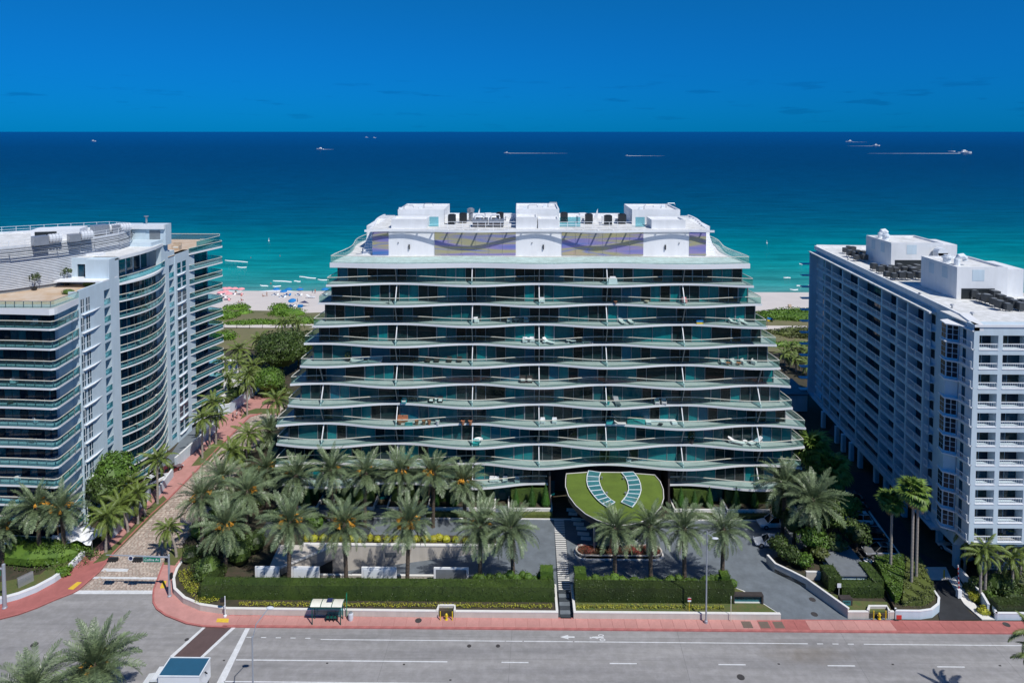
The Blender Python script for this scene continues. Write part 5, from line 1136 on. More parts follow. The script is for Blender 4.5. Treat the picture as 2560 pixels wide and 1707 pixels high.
# ---- front block
XC = 58.4; YC = 87.5
zt_f = 36.0
MB().box(XC+1.6, 92, YC+1.5, RA[1]+.0, 7.0, zt_f-.4).build('front_mass', M['rstucco'], rb_)
fx = [XC]+[PY(q, 850, YC)[0] for q in (2448.6, 2496, 2507.6, 2570, 2581, 2630)]+[92]
zo = lambda i: 35.3-DF*(i+1)
fr = MB(); NRF = 11
cols = [(fx[0], fx[1]), (fx[2], fx[3]), (fx[4], fx[5]), (fx[6], fx[7])]
for a_, b__ in cols: MB().box(a_, b__, YC, YC+1.5, 7.2, zt_f).build('front_pier', M['lstucco'], rb_)
rms = {}
for (a_, b__) in ((fx[1], fx[2]), (fx[3], fx[4]), (fx[5], fx[6])):
    rm = rail_mesh(b__-a_, 'railing', .74)
    top = zt_f
    for i in range(NRF):
        z = zo(i); MB().box(a_, b__, YC+.002, YC+1.5, z+1.85, top-.002).build('spandrel', M['lstucco'], rb_); top = z+.02
        obj('railing', rm, rb_, (a_, YC+.05, z+.02)); MB().box(a_-.03, b__+.03, YC-.06, YC+.1, z-.05, z+.03).build('sill', M['white2'], rb_)
        MB().box(a_, b__, YC+.1, YC+1.5, z-.05, z+.015).build('balcony_floor', M['deck'], rb_)
        w = b__-a_; n_ = 2 if w < 3.2 else 3
        off = 0 if w < 3.2 else w*.26
        for q in range(n_): ww = (w-off)/n_; xq_ = a_+off+q*ww; obj('window_pane', PN[(q+i) % 3], rb_, (xq_+.12, YC+1.4, z+.08), None, (ww-.14, 1, 1.74))
    MB().box(a_, b__, YC+.002, YC+1.5, 7.2, top-.03).build('spandrel', M['lstucco'], rb_)
MB().box(XC-.0, 92, YC-.12, YC, zt_f-.3, zt_f+.02).build('cornice', M['white2'], rb_)
MB().box(XC+.3, 92, YC+.3, RA[1]+2, zt_f-.35, zt_f-.2).build('roof', M['roofwhite'], rb_)
c2 = W(-.2, 0)
MB().add([(XC,YC,zt_f),(XC+1.2,YC,zt_f),(c2[0]+1.4,c2[1],zt_f),(c2[0],c2[1],zt_f),(XC,YC,zt_f-.8),(XC+1.2,YC,zt_f-.8),(c2[0]+1.4,c2[1],zt_f-.8),(c2[0],c2[1],zt_f-.8)], [(0,1,2,3),(4,7,6,5),(0,4,5,1),(1,5,6,2),(2,6,7,3),(3,7,4,0)]).build('parapet', M['white'], rb_)
MB().box(XC+.1, XC+1.5, YC+1.4, RA[1], 7.2, zt_f-.8).build('corner_wall', M['rstucco'], rb_)
# corner balconies and bay windows on the shaded side, floor by floor
ledf = MB().add([(0,0,0),(0,5.6,0),(-1.3,5.2,0),(-1.7,3.4,0),(-.4,2.4,0),(-.3,0,0),(0,0,.14),(0,5.6,.14),(-1.3,5.2,.14),(-1.7,3.4,.14),(-.4,2.4,.14),(-.3,0,.14)], [(5,4,3,2,1,0),(6,7,8,9,10,11),(0,6,11,5),(5,11,10,4),(4,10,9,3),(3,9,8,2),(2,8,7,1)]).mesh('bay_slab', M['white2'])
bayw = MB().add([(-.1,3.0,0),(-1.35,3.7,0),(-1.2,5.0,0),(0,5.3,0),(-.1,3.0,2.3),(-1.35,3.7,2.3),(-1.2,5.0,2.3),(0,5.3,2.3)], [(0,4,5,1),(1,5,6,2),(2,6,7,3)]).mesh('bay_wall', M['rstucco'])
bg = MB()
for q in (0, 1):
    for r in (0, 1, 2):
        a0, a1 = .08+q*.45, .08+q*.45+.38; z0, z1 = .25+r*.68, .25+r*.68+.6
        p0 = (lerp(-.1,-1.35,a0)-.01, lerp(3.0,3.7,a0)-.02); p1 = (lerp(-.1,-1.35,a1)-.01, lerp(3.0,3.7,a1)-.02); bg.add([(*p0,z0),(*p1,z0),(*p1,z1),(*p0,z1)], [(0,1,2,3)])
        p0 = (lerp(-1.35,-1.2,a0)-.03, lerp(3.7,5.0,a0)); p1 = (lerp(-1.35,-1.2,a1)-.03, lerp(3.7,5.0,a1)); bg.add([(*p0,z0),(*p1,z0),(*p1,z1),(*p0,z1)], [(0,1,2,3)])
bgm = bg.mesh('bay_window', M['glb'][1]); crm = rail_mesh(2.3, 'railing', .9); sw = MB().box(-.03, 0, .5, 2.2, .1, 2.0).mesh('side_window', M['glb'][0])
for i in range(NRF):
    z = zo(i)
    obj('bay_slab', ledf, rb_, (XC+.1, YC, z-.05)); obj('bay_wall', bayw, rb_, (XC+.1, YC, z+.09)); 
    if i % 4 != 3: obj('bay_window', bgm, rb_, (XC+.1, YC, z+.09))
    obj('side_window', sw, rb_, (XC+.1, YC+.1, z+.09)); obj('railing', crm, rb_, (XC-.2, YC+.1, z+.09), (0, 0, PI/2))
obj('bay_slab', ledf, rb_, (XC+.1, YC, zt_f-.9))
# ground level: columns, dark back wall, screen-block wall
for q in ((2058,1068),(2092,1106.7),(2108,1128),(2128,1150),(2150,1168),(2190,1205),(2215,1240),(2260,1290),(2348,1358),(2390,1416)):
    x, y = G(*q); MB().box(x-.35, x+.35, y-.35, y+.35, 0, ZS-.36 if q[0] < 2340 else 7.1).build('column', M['rstucco'], rb_)
fb(MB(), 4, ul, -16, -9.5, 0, ZS-.36).build('ground_wall', M['slated'], rb_)
MB().box(XC+.5, 92, YC+.4, RA[1]+3, 6.6, 7.15).build('front_beam', M['lstucco'], rb_)
sbm = MB(); 
for i in range(14):
    for j in range(5):
        x = 62+i*.95; z = 2.2+j*.86; sbm.box(x, x+.84, YC+2.5, YC+2.62, z, z+.12).box(x, x+.12, YC+2.5, YC+2.61, z+.12, z+.74).box(x+.3, x+.84, YC+2.5, YC+2.6, z+.4, z+.5).box(x+.5, x+.6, YC+2.5, YC+2.59, z+.5, z+.8)
sbm.build('screen_blocks', M['railw'], rb_, kind='stuff'); MB().box(62, 92, YC+2.7, YC+3, 0, 6.6).build('screen_backing', M['grey'], rb_)
# ---- roof structures
def pent(nx_, ny_b, ny_t, far, right, yb_, name, zroof=ZR-.35):
    x0, y0 = G(nx_, ny_b, zroof); zt = PY(nx_, ny_t, y0)[1]
    xf, yf = G(far, ny_t-20, zt); u0 = 0
    yfar = x0*F_PX/(far-1300); 
    xr_ = PY(right, ny_t, y0)[0]
    return x0, y0, zt, min(yfar, 146), xr_
pr_ = []
for nm, a in (('far', pent(2227, 672, 607, 2165, 2358, 0, '')), ('near', pent(2391, 747.6, 667.7, 2303, 2520, 0, ''))):
    x0, y0, zt, yf, xr_ = a
    t = MB(); w = .3; z0 = ZR-.34
    MB().box(x0, xr_, y0, y0+.3, z0, zt).build('penthouse_front', M['white'], rb_)
    MB().box(x0, x0+.3, y0+.3, yf, z0, zt).build('penthouse_side', M['white'], rb_)
    MB().box(xr_-.3, xr_, y0+.3, yf, z0, zt).build('penthouse_side', M['white'], rb_); MB().box(x0+.3, xr_-.3, yf-.3, yf, z0, zt).build('penthouse_back', M['white'], rb_)
    MB().box(x0+.3, xr_-.3, y0+.3, yf-.3, zt-.5, zt-.3).build('penthouse_roof', M['roofwhite'], rb_)
    for q in (.25, .62): MB().box(x0-.03, x0+.02, lerp(y0, yf, q), lerp(y0, yf, q)+1.3, zt-2.2, zt-.5).build('wall_opening', M['lstucco'], rb_)
    MB().box(lerp(x0, xr_, .3), lerp(x0, xr_, .3)+1.8, y0-.03, y0+.02, zt-2.1, zt-.4).build('wall_opening', M['lstucco'], rb_)
    MB().box(x0+.7, lerp(x0, xr_, .75), y0-.035, y0+.02, z0, z0+1.6).build('doorway', M['dark'], rb_)
    MB().box(xr_, xr_+3.5, y0+1.5, yf-1, z0, zt-.6).build('penthouse_wing', M['white'], rb_)
    pr_.append(a)
    c = (x0+1.6, lerp(y0, yf, .55), zt-.3)
    t = thing('roof_ventilator', 'round white ventilator on the %s roof block of the right building' % nm, 'ventilator', c); MB().lathe([(.55,0),(.55,.7),(.75,.75),(.75,1.0),(.5,1.05),(.5,1.25)], 14).build('cowl', M['railw'], t)
    t = thing('gooseneck_vent', 'curved gooseneck vent on the %s roof block of the right building' % nm, 'vent', (c[0]+.3, c[1]+(2.5 if nm == 'far' else -2.0), c[2])); MB().tube([(0,0,0),(0,0,.9),(.25,0,1.35),(.8,0,1.45),(1.2,0,1.1),(1.25,0,.7)], .42, 10).build('neck', M['railw'], t)
x0, y0, zt, yf, xr_ = pr_[0]
t = thing('vault_hood', 'white barrel-shaped exhaust hood between the two roof blocks', 'exhaust hood', (xr_-1.2, y0-1.2, ZR-.3)); MB().box(-.9,.9,-.8,.8,0,3.2).build('shaft', M['white'], t); MB().tube([(0,-.8,3.2),(0,.8,3.2)], .9, 16).build('barrel_top', M['railw'], t)
# air-conditioning condensers standing on the roof
ac = thing('condenser_unit', '', 'air conditioner', (0, 0, 0)); MB().box(-.45,.45,-.45,.45,.35,1.25).build('casing', M['acgrey'], ac); MB().lathe([(.36,0),(.38,.05),(.1,.09)], 12, (0,0,1.25)).build('fan_grille', M['grey'], ac)
mb = MB(); [mb.bar((sx*.4, sy*.4, 0), (sx*.4, sy*.4, .36), .06) for sx in (-1,1) for sy in (-1,1)]; mb.build('stand', M['steel'], ac)
used = False; rr = random.Random(9); cl = []
for gi, (pts, nm, grp) in enumerate(((((1900+x/3.5636, 540+y/3.5636) for x, y in ((760,320),(800,350),(830,310),(790,300),(845,360),(870,340),(900,370),(920,345),(860,385),(930,390))), 'far', 'condensers at the far roof end'),
     (((1900+x/3.5636, 540+y/3.5636) for x, y in ((1015,470),(1070,495),(1100,475),(1150,500),(1175,475),(1210,500),(1240,475),(1290,505),(1330,480),(1375,500),(1410,478),(1130,535),(1195,550),(1255,550),(1290,530),(1330,552),(1380,530),(1425,552),(1440,530),(1485,560),(1390,470),(1360,515))), 'middle', 'condensers between the roof blocks'),
     (((1900+x/3.5636, 540+y/3.5636) for x, y in ((1900,715),(1965,745),(2020,765),(2085,785),(2090,730),(2145,760),(2215,780),(2140,815),(2205,830),(2265,815),(2320,830),(2345,815))), 'near', 'condensers at the near right roof corner'))):
    pts = list(pts)
    for k, (a_, b__) in enumerate(pts):
        x, y = G(a_, b__, ZR-.3+.35); ords = 'first second third fourth fifth sixth seventh eighth ninth tenth eleventh twelfth thirteenth fourteenth fifteenth sixteenth seventeenth eighteenth nineteenth twentieth'.split(); rank = sorted(range(len(pts)), key=lambda i: pts[i][0]).index(k); lbl = (ords[rank] if rank < 20 else ['second to last', 'last'][rank-20])+' from the left, '+ {'far': 'condenser in the cluster at the far end of the roof', 'middle': 'condenser in the cluster between the roof blocks', 'near': 'condenser in the row at the near roof corner'}[nm]
        place(ac, used, (x, y, ZR-.35), rr.uniform(-.1, .1), lbl, grp, rr.uniform(.9, 1.15)*(1.0 if nm != 'near' else 1.05)); used = True
# ================================================================== PALMS
def frond_mesh(name, m, L_=4.2, droop=1.0, n=30, lw=.055, ll=.62, vup=.25, hang=0.0, seed=0, curl=1.0):
    """feather frond along +X, bending down by droop radians to its tip"""
    r = random.Random(seed); mb = MB(); pts = []; a = 0; p = Vector((0, 0, 0)); steps = 14
    for i in range(steps+1):
        pts.append(p.copy()); a = -droop*(i/steps)**1.35; p = p+Vector((math.cos(a), 0, math.sin(a)))*L_/steps
    mb.tube(pts[::2], [.045*(1-i/7.6) for i in range(len(pts[::2]))], 4, 0, False)
    for i in range(n):
        t = .13+.87*i/n; q = t*steps; k = min(steps-1, int(q)); P_ = pts[k].lerp(pts[k+1], q-k); d = (pts[k+1]-pts[k]).normalized()
        l = ll*(math.sin(PI*min(1, .18+t*.80))**.55)*(1 if t < .85 else .8)*r.uniform(.85, 1.1)
        for s_ in (-1, 1):
            f = r.uniform(.55, .85); up = Vector((0, 0, 1)); side = Vector((0, s_, 0)); nrm = d.cross(side)
            dirn = (d*f+side*(1-.25*t)+up*(vup-hang*1.3*t+r.uniform(-.22, .20))).normalized(); w = d*lw
            mid = P_+dirn*l*.55+Vector((0, 0, .0)); tip = P_+dirn*l+Vector((0, 0, -l*(.12+hang*.35)))
            kk = len(mb.v); mb.v += [tuple(P_-w*.6), tuple(mid-w), tuple(tip), tuple(mid+w), tuple(P_+w*.6)]; mb.f.append((kk, kk+1, kk+2, kk+3, kk+4)); mb.mi.append(0)
    return mb.mesh(name, m)
date_fr = [frond_mesh('date_frond', M['date'], 4.15, .45+.3*i, 34, .040, .70, .32, .03, 10+i) for i in range(4)]
coco_fr = [frond_mesh('coconut_frond', M['coco'], 4.4, 1.25+.3*i, 30, .075, .80, .0, .55, 20+i) for i in range(3)]
dead_fr = frond_mesh('dry_frond', M['dead'], 3.4, .7, 18, .04, .35, -.2, .5, 33)
def fan_mesh(name, m, R=1.0, n=15, seed=0):
    r = random.Random(seed); mb = MB(); mb.bar((0,0,0), (.85,0,.05), .035); c = Vector((.85, 0, .05))
    for i in range(n):
        a = lerp(-1.9, 1.9, i/(n-1)); d = Vector((math.cos(a), math.sin(a), .12)); s_ = Vector((-math.sin(a), math.cos(a), 0))*R*.10; l = R*r.uniform(.85, 1.05)*(1-.12*abs(a))
        kk = len(mb.v); mid = c+d*l*.6; tip = c+d*l+Vector((0, 0, -l*.35)); mb.v += [tuple(c), tuple(mid-s_), tuple(tip), tuple(mid+s_+Vector((0,0,.06)))]; mb.f.append((kk, kk+1, kk+2, kk+3)); mb.mi.append(0)
    return mb.mesh(name, m)
fan_fr = [fan_mesh('fan_leaf', M['fan'], 1.05+.1*i, 15, 40+i) for i in range(3)]
fan_dead = fan_mesh('dry_fan_leaf', M['dead'], .9, 12, 55)
fr_m = MB()
_r = random.Random(5)
fr_m.tube([(0,0,0), (.5,0,.25), (.95,0,-.05)], .035, 4)
for _ in range(50):
    a = _r.uniform(0, 6.28); l = _r.uniform(.35, .75); q = _r.uniform(.05, .30); fr_m.bar((.85, 0, .0), (.9+q*math.cos(a)*1.2, q*math.sin(a)*1.2, -.05-l), .07)
fruit_m = fr_m.mesh('fruit_cluster', M['fruit'])
def trunk_obj(t, h, r0, r1, m, lean=(0, 0), bulge=True):
    mb = MB(); n = int(h/.22); pts = []; rs = []
    for i in range(n+1):
        s_ = i/n; pts.append((lean[0]*s_*s_, lean[1]*s_*s_, h*s_)); rs.append(lerp(r0, r1, s_)*(1+.09*(i % 2))*(1.25 if i == 0 else 1))
    mb.tube(pts, rs, 9); return mb.build('trunk', m, t)
def date_palm(x, y, h, label, seed, scale=1.0, z=0, nf=66, fruit=5, group='date palms', windswept=0, ragged=0):
    r = random.Random(seed); t = thing('date_palm', label, 'palm tree', (x, y, z), r.uniform(0, 6.28), group)
    trunk_obj(t, h, .27, .25, M['trunk'])
    MB().lathe([(.26,-.5),(.42,-.1),(.46,.25),(.3,.6),(.08,.75)], 10, (0, 0, h)).build('crown_base', M['trunk'], t)
    g_ = 2.39996; az0 = t.rotation_euler.z
    for i in range(nf):
        s_ = i/nf; el = lerp(1.38, -.62, s_**.80)+r.uniform(-.22, .18); az = i*g_+r.uniform(-.35, .35)
        if windswept: az = az
        k = 0 if el > .9 else 1 if el > .1 else 2
        sc = scale*r.uniform(.78, 1.14)*(.92 if el > 1.0 else 1.0 if el > -.2 else .86)
        obj('frond', date_fr[min(3, k+(r.random() < .35))], t, (.15*math.cos(az), .15*math.sin(az), h+.35+.25*math.sin(el)), (r.uniform(-.5, .5), -el, az), (sc, sc, sc))
    lx_, ly_ = r.uniform(-.05, .05), r.uniform(-.05, .05); t.rotation_euler = (lx_, ly_, az0)
    for i in range(ragged+r.randint(1, 3)): az = r.uniform(0, 6.28); obj('dry_frond', dead_fr, t, (.2*math.cos(az), .2*math.sin(az), h+.05), (0, r.uniform(1.0, 1.35), az), scale)
    for i in range(fruit*2): az = r.uniform(0, 6.28); obj('fruit_cluster', fruit_m, t, (.45*math.cos(az), .45*math.sin(az), h+.6+r.uniform(-.1, .35)), (0, r.uniform(-.9, -.25), az), r.uniform(.6, .95))
    return t
def coco_palm(x, y, h, label, seed, scale=1.0, z=0, nf=22, lean=(0, 0), group='coconut palms'):
    r = random.Random(seed); t = thing('coconut_palm', label, 'palm tree', (x, y, z), 0, group)
    trunk_obj(t, h, .19, .12, M['trunkg'], lean)
    for i in range(nf):
        s_ = i/nf; el = lerp(1.25, -.55, s_)+r.uniform(-.15, .15); az = i*2.39996+r.uniform(-.3, .3); sc = scale*r.uniform(.85, 1.1)*(.8 if el > 1 else 1)
        obj('frond', coco_fr[0 if el > .8 else 1 if el > .2 else 2], t, (lean[0], lean[1], h+.05), (r.uniform(-.4, .4), -el, az), sc)
    for i in range(2): az = r.uniform(0, 6.28); obj('dry_frond', dead_fr, t, (lean[0], lean[1], h), (0, r.uniform(.9, 1.3), az), scale*.85)
    return t
def fan_palm(x, y, h, label, seed, scale=1.0, z=0, nf=34, skirt=6, group='fan palms', tr=.16):
    r = random.Random(seed); t = thing('fan_palm', label, 'palm tree', (x, y, z), 0, group); trunk_obj(t, h, tr*1.2, tr, M['trunkg'])
    for i in range(nf):
        el = lerp(1.3, -.75, (i/nf)**.9)+r.uniform(-.15, .15); az = i*2.39996; obj('fan_leaf', fan_fr[i % 3], t, (0, 0, h+.1), (r.uniform(-.5, .5), -el, az), scale*r.uniform(.85, 1.15))
    for i in range(skirt): az = r.uniform(0, 6.28); obj('dry_leaf', fan_dead, t, (0, 0, h-.05), (r.uniform(-.3, .3), r.uniform(.9, 1.35), az), scale)
    return t
def at(px_, py_, z=0): return G(px_, py_, z)
def crownh(px_, py_, y): return PY(px_, py_, y)[1]
# avenue row: (trunk foot px, crown px, label, fruit)
rowA = [(564,1440,560,1311,'date palm nearest the street corner, with several orange fruit clusters',6),(722,1456,716,1305,'second palm of the avenue row, in front of the garage portal',5),(866,1462,867,1312,'third palm of the avenue row, before the beige wall',6),(1018,1462,1012,1308,'fourth palm of the avenue row, with large orange clusters',7),(1199,1455,1196,1318,'fifth palm of the avenue row, left of the driveway gap',2),(1284,1458,1282,1320,'sixth palm of the avenue row, just left of the stepped path',0),
        (1537,1458,1537,1320,'first palm right of the stepped path, in front of the flower planter',0),(1627,1458,1630,1318,'second palm right of the stepped path',0),(1712,1462,1714,1318,'third palm right of the stepped path, left of the tall street lamp',0),(1805,1460,1806,1322,'fourth palm right of the stepped path, with a wide wind-blown crown',0)]
for i, (bx, by, cx_, cy_, lb, fr_) in enumerate(rowA):
    x, y = G(bx, by, .8); y = 88.2 if i not in (0,) else 90.5; x = PY(bx, by, y)[0]; h = crownh(cx_, cy_, y)-.7-.6
    date_palm(x, y, h, lb, 300+i, 1.0 if i < 6 else .92, .7, 70 if i < 6 else 56, fr_, 'palms along the avenue', ragged=0 if i < 5 else 4)
rowB = [(740,1188,'leftmost palm of the terrace row in front of the glass tower',2),(829,1170,'second palm of the terrace row',1),(911,1180,'third palm of the terrace row, thin orange clusters',2),(998,1176,'fourth palm of the terrace row',2),(1082,1180,'fifth palm of the terrace row, with orange clusters beside the trunk',4),(1163,1198,'rightmost palm of the terrace row, next to the wavy lower balcony',5)]
for i, (cx_, cy_, lb, fr_) in enumerate(rowB):
    y = 102.6 if i != 5 else 103.2; x, zc = PY(cx_, cy_, y); date_palm(x, y, zc-.6, lb, 340+i, 1.0, 0, 66, fr_, 'palms along the terrace')
clus = [(666,1172,108,'date palm behind the left end of the terrace row',3),(615,1224,99,'date palm above the cobbled street with a hanging orange cluster',3),(550,1190,104,'silvery date palm by the cobbled street, left of the tower',1),(503,1238,97,'leftmost date palm on the tower side of the cobbled street',4),(671,1090,128,'blue-green palm beside the tower, near the end of the cobbled street',0)]
for i, (cx_, cy_, y, lb, fr_) in enumerate(clus):
    x, zc = PY(cx_, cy_, y); date_palm(x, y, max(3, zc-.6), lb, 360+i, 1.0, 0, 58, fr_, 'palms between tower and cobbled street')
for i, (cx_, cy_, y, lb) in enumerate(((98,1265,93.8,'date palm behind the corner hedge, in front of the left building'),(160,1270,94.4,'date palm with the longest bare trunk at the left corner garden'),(4,1320,92.5,'date palm cut by the left picture edge'))):
    x, zc = PY(cx_, cy_, y); date_palm(x, y, zc-.6, lb, 370+i, 1.0, 0, 58, 3, 'palms in the left corner garden')
# near side of the avenue and the right garden
for i, (cx_, cy_, y, lb, sc, fr_) in enumerate(((236,1665,67.5,'big date palm in the left foreground, crown over the roadway',1.12,6),(78,1722,65.5,'foreground date palm cut by the bottom left corner',1.0,1))):
    x, zc = PY(cx_, cy_, y); date_palm(x, y, zc-.6, lb, 380+i, sc, 0, 92, fr_, 'foreground palms')
for i, (cx_, cy_, y, lb, sc) in enumerate(((2022,1245,96.5,'large date palm in the right garden with brown lower fronds',1.22),(1958,1205,101.5,'date palm behind the large one in the right garden',1.12))):
    x, zc = PY(cx_, cy_, y); date_palm(x, y, zc-.6, lb, 390+i, sc, 0, 64, 0, 'palms in the right garden', ragged=6)
cl_ = [((265,1381),(268,1292),'coconut palm nearest the avenue on the left pavement of the cobbled street'),((363,1290),(321,1212),'leaning coconut palm by the parked cars'),((394,1260),(394,1150),'coconut palm beside the white boat-shaped canopy car'),((506,1146),(506,1048),'coconut palm on the middle lawn strip'),((540,1111),(545,1042),'small coconut palm at the far end of the middle lawn strip'),((524,1120),(533,1005),'tall coconut palm near the curved white wall'),((441,1393),(420,1322),'small coconut palm on the right kerb of the cobbled street'),((618,1039),(622,935),'coconut palm by the red benches at the end of the street'),((345,1310),(345,1235),'coconut palm beside the left garden wall'),((320,1330),(300,1262),'bushy coconut palm over the left wall')]
for i, (b_, c_, lb) in enumerate(cl_):
    x, y = G(*b_); xc, zc = PY(c_[0], c_[1], y); coco_palm(x, y, zc, lb, 400+i, .78 if i not in (4, 6) else .62, 0, 24, (xc-x, 0), 'coconut palms along the cobbled street')
far = [((600,873),172,'coconut palm in the grove behind the left building, left one'),((643,850),178,'tallest coconut palm in the grove by the beach path'),((598,905),165,'coconut palm in the middle of the grove'),((632,915),160,'coconut palm in front of the dense round tree'),((571,945),156,'low coconut palm beside the left pool deck'),((614,955),152,'coconut palm at the near side of the grove'),((707,806),193,'left one of three thin palms on the dune'),((730,800),192,'middle one of three thin palms on the dune'),((742,806),190,'right one of three thin palms on the dune'),((694,1001),137,'small palm half hidden by the tower balconies'),((560,905),170,'coconut palm at the left edge of the grove'),((615,1085),122,'dark coconut palm on the tower side of the cobbled street'),((573,1130),114,'drooping coconut palm above the cobbled street')]
for i, (c_, y, lb) in enumerate(far):
    x, zc = PY(c_[0], c_[1], y); z0 = 1.2 if y > 186 else 0; coco_palm(x, y, max(2.5, zc-z0), lb, 430+i, .70 if 6 <= i <= 8 else .92, z0, 22, (rnd(-.5, .5), 0), 'palms towards the beach')
for i, (c_, y, sc, lb) in enumerate((((2030,1128),112,1.9,'round-headed fan palm behind the right garden'),((2076,1180),108,1.9,'second round-headed fan palm, beside the parking lot'),)):
    x, zc = PY(c_[0], c_[1], y); fan_palm(x, y, zc, lb, 450+i, sc, 0, 46, 2)
for i, (b_, c_, sc, lb) in enumerate((((2226,1437),(2226,1262),1.05,'slender fan palm in the hedge island, left one'),((2278,1476),(2300,1238),1.15,'tall fan palm in the hedge island with a dry leaf skirt'),((2290,1462),(2312,1262),.8,'twin trunk of the tall fan palm in the hedge island'))):
    x, y = G(b_[0], b_[1], .5); xc, zc = PY(c_[0], c_[1], y); fan_palm(x, y, zc, lb, 460+i, sc, .3, 34 if i < 2 else 12, 10 if i == 1 else 3, 'fan palms in the hedge island', .15)
for i, (b_, c_, sc, lb) in enumerate((((2412,1430),(2408,1325),.62,'small palm against the corner of the right building'),((2450,1505),(2448,1385),.7,'small palm in the right planting bed, left of the pair'),((2462,1500),(2475,1372),.66,'small palm in the right planting bed, right of the pair'),((2500,1470),(2495,1330),.4,'thin young palm in front of the right building facade'),((2550,1480),(2545,1370),.8,'palm at the right picture edge'),((2530,1500),(2528,1398),.7,'low palm in the far right planting bed'))):
    x, y = G(b_[0], b_[1], 0); xc, zc = PY(c_[0], c_[1], y); coco_palm(x, y, zc, lb, 470+i, sc, 0, 16, (0, 0), 'small palms by the right building')
for i, (c_, y, lb) in enumerate((((2552,1590),67,'coconut fronds entering at the right edge above the roadway'),((2575,1650),66,'lower coconut palm at the right edge of the roadway'))):
    x, zc = PY(c_[0], c_[1], y); coco_palm(x+1.6, y, zc, lb, 490+i, .72, 0, 20, (0, 0), 'foreground coconut palms')
# small distant palms right of the tower
for i, (px_, py_, y) in enumerate(((1975,890,182),(2000,880,180),(2020,895,178),(1990,915,172),(2022,925,168),(1962,905,176))):
    x, zc = PY(px_, py_, y); coco_palm(x, y, max(3, zc), 'dark palm in the shaded grove between tower and right building, ' + ('first second third fourth fifth sixth'.split()[i])+' planted', 500+i, .8, 0, 20, (0, 0), 'palms in the shaded grove')
# ================================================================== BROAD TREES AND SHRUBS
def tree(x, y, h, r, label, m='tree', n=2600, leaf=.42, seed=0, z=0, cat='tree', lumps=12, group=None):
    random.seed(seed); t = thing('broad_tree', label, cat, (x, y, z), 0, group); tr = h-r*.9
    mb = MB().tube([(0,0,0), (.1,.1,tr*.5), (0,0,tr)], [.28,.22,.16], 7)
    for i in range(5): a = i*1.26; mb.tube([(0,0,tr*.7), (r*.3*math.cos(a), r*.3*math.sin(a), tr+.2), (r*.6*math.cos(a), r*.6*math.sin(a), tr+r*.45)], [.12,.08,.04], 5)
    mb.build('trunk', M['bark'], t); blob(MB(), (0, 0, h-r*.55), (r, r, r*.8), n, leaf, True, lumps).build('crown', M[m], t); return t
x, zc = PY(705, 900, 168); tree(x, 168, 9.5, 6.2, 'large dense round tree between the grove and the tower', 'tree', 6500, .55, 601, lumps=22)
x, zc = PY(745, 880, 172); tree(x, 172, 8.5, 4.8, 'dense tree touching the tower balconies', 'tree', 4200, .5, 602, lumps=16)
x, zc = PY(668, 960, 154); tree(x, 154, 5.5, 3.2, 'bright green tree at the foot of the dense round tree', 'treeb', 2400, .42, 603)
x, y = G(300, 1215, 3); tree(x, 106, 8.0, 3.6, 'tree with pale green leaves against the left building', 'treeb', 3400, .42, 604, lumps=14)
x = PY(262, 1240, 103)[0]; tree(x, 103, 6.5, 2.6, 'tree between the left building and the coconut palms', 'tree', 2600, .4, 605)
for i, (px_, py_, y, h, r, m_, lb) in enumerate(((2075,1300,100,5.2,2.6,'tree','dense green tree under the big date palm in the right garden'),(2110,1270,103,4.8,2.2,'treeb','leafy tree beside the parked cars'),(2030,1340,96,3.8,2.0,'treeb','feathery bright tree below the big date palm'),(2140,1345,97.5,3.6,1.9,'tree','dark glossy tree at the edge of the parking lot'),(2090,1360,95,3.2,1.5,'tree','small dark tree by the shed roof'),(1985,1330,99,4.0,1.8,'tree','dark tree left of the big date palm'),(1950,1300,103,3.6,1.7,'tree','dark shrub tree beside the white car'),(1975,1395,93.5,2.6,1.4,'tree','low dark tree above the curving driveway wall'),(2010,1420,92.5,2.2,1.2,'treeb','small bright tree behind the driveway wall'),(1950,1370,95.5,2.8,1.4,'tree','dark tree at the head of the driveway wall'),(2050,1400,94,2.4,1.2,'scrub','dry olive shrub in the mulch of the right garden'))):
    x = PY(px_, py_, y)[0]; tree(x, y, h, r, lb, m_, int(900*r), .34, 610+i, lumps=10, group='trees in the right garden')
# hedges of the left corner garden
random.seed(620)
T(blob(MB(), (G(95,1400)[0], G(95,1400)[1], .8), (7.5, 2.4, 1.9), 3600, .26, True, 10).build('corner_thicket', M['hedge2']), 'broad leafy hedge mound behind the stone sign at the left corner', 'hedge')
for i, (px_, py_, r, m_, lb) in enumerate(((45,1370,1.6,'grape','bright broad-leaved clump behind the left sign'),(150,1330,1.7,'treeb','bright yellow-green clump left of the long-trunked palm'),(190,1365,1.2,'grape','bright clump right of the long-trunked palm'),(240,1250,2.0,'tree','dark bush in front of the left building foot'),(205,1290,2.2,'treeb','green bush beneath the coconut palm crowns'),(20,1345,1.8,'tree','dark bush at the left picture edge'),(160,1425,1.0,'grape','low bright clump next to the white garden wall'),(330,1235,1.8,'treeb','bright bush along the left wall'),(120,1300,2.0,'tree','dark mass of foliage at the building corner'))):
    x, y = G(px_, py_, .8); T(blob(MB(), (x, y, r*.55), (r, r*.9, r*.85), int(560*r), .3, True, 6).build('garden_bush', M[m_]), lb, 'shrub', 'bushes of the left corner garden')
struct(MB().prism([g(0,1500), g(60,1490), g(120,1465), g(170,1432), g(205,1398), g(190,1370), g(100,1440), g(0,1460)], -.02, .3), 'lawn_strip', M['grass'])
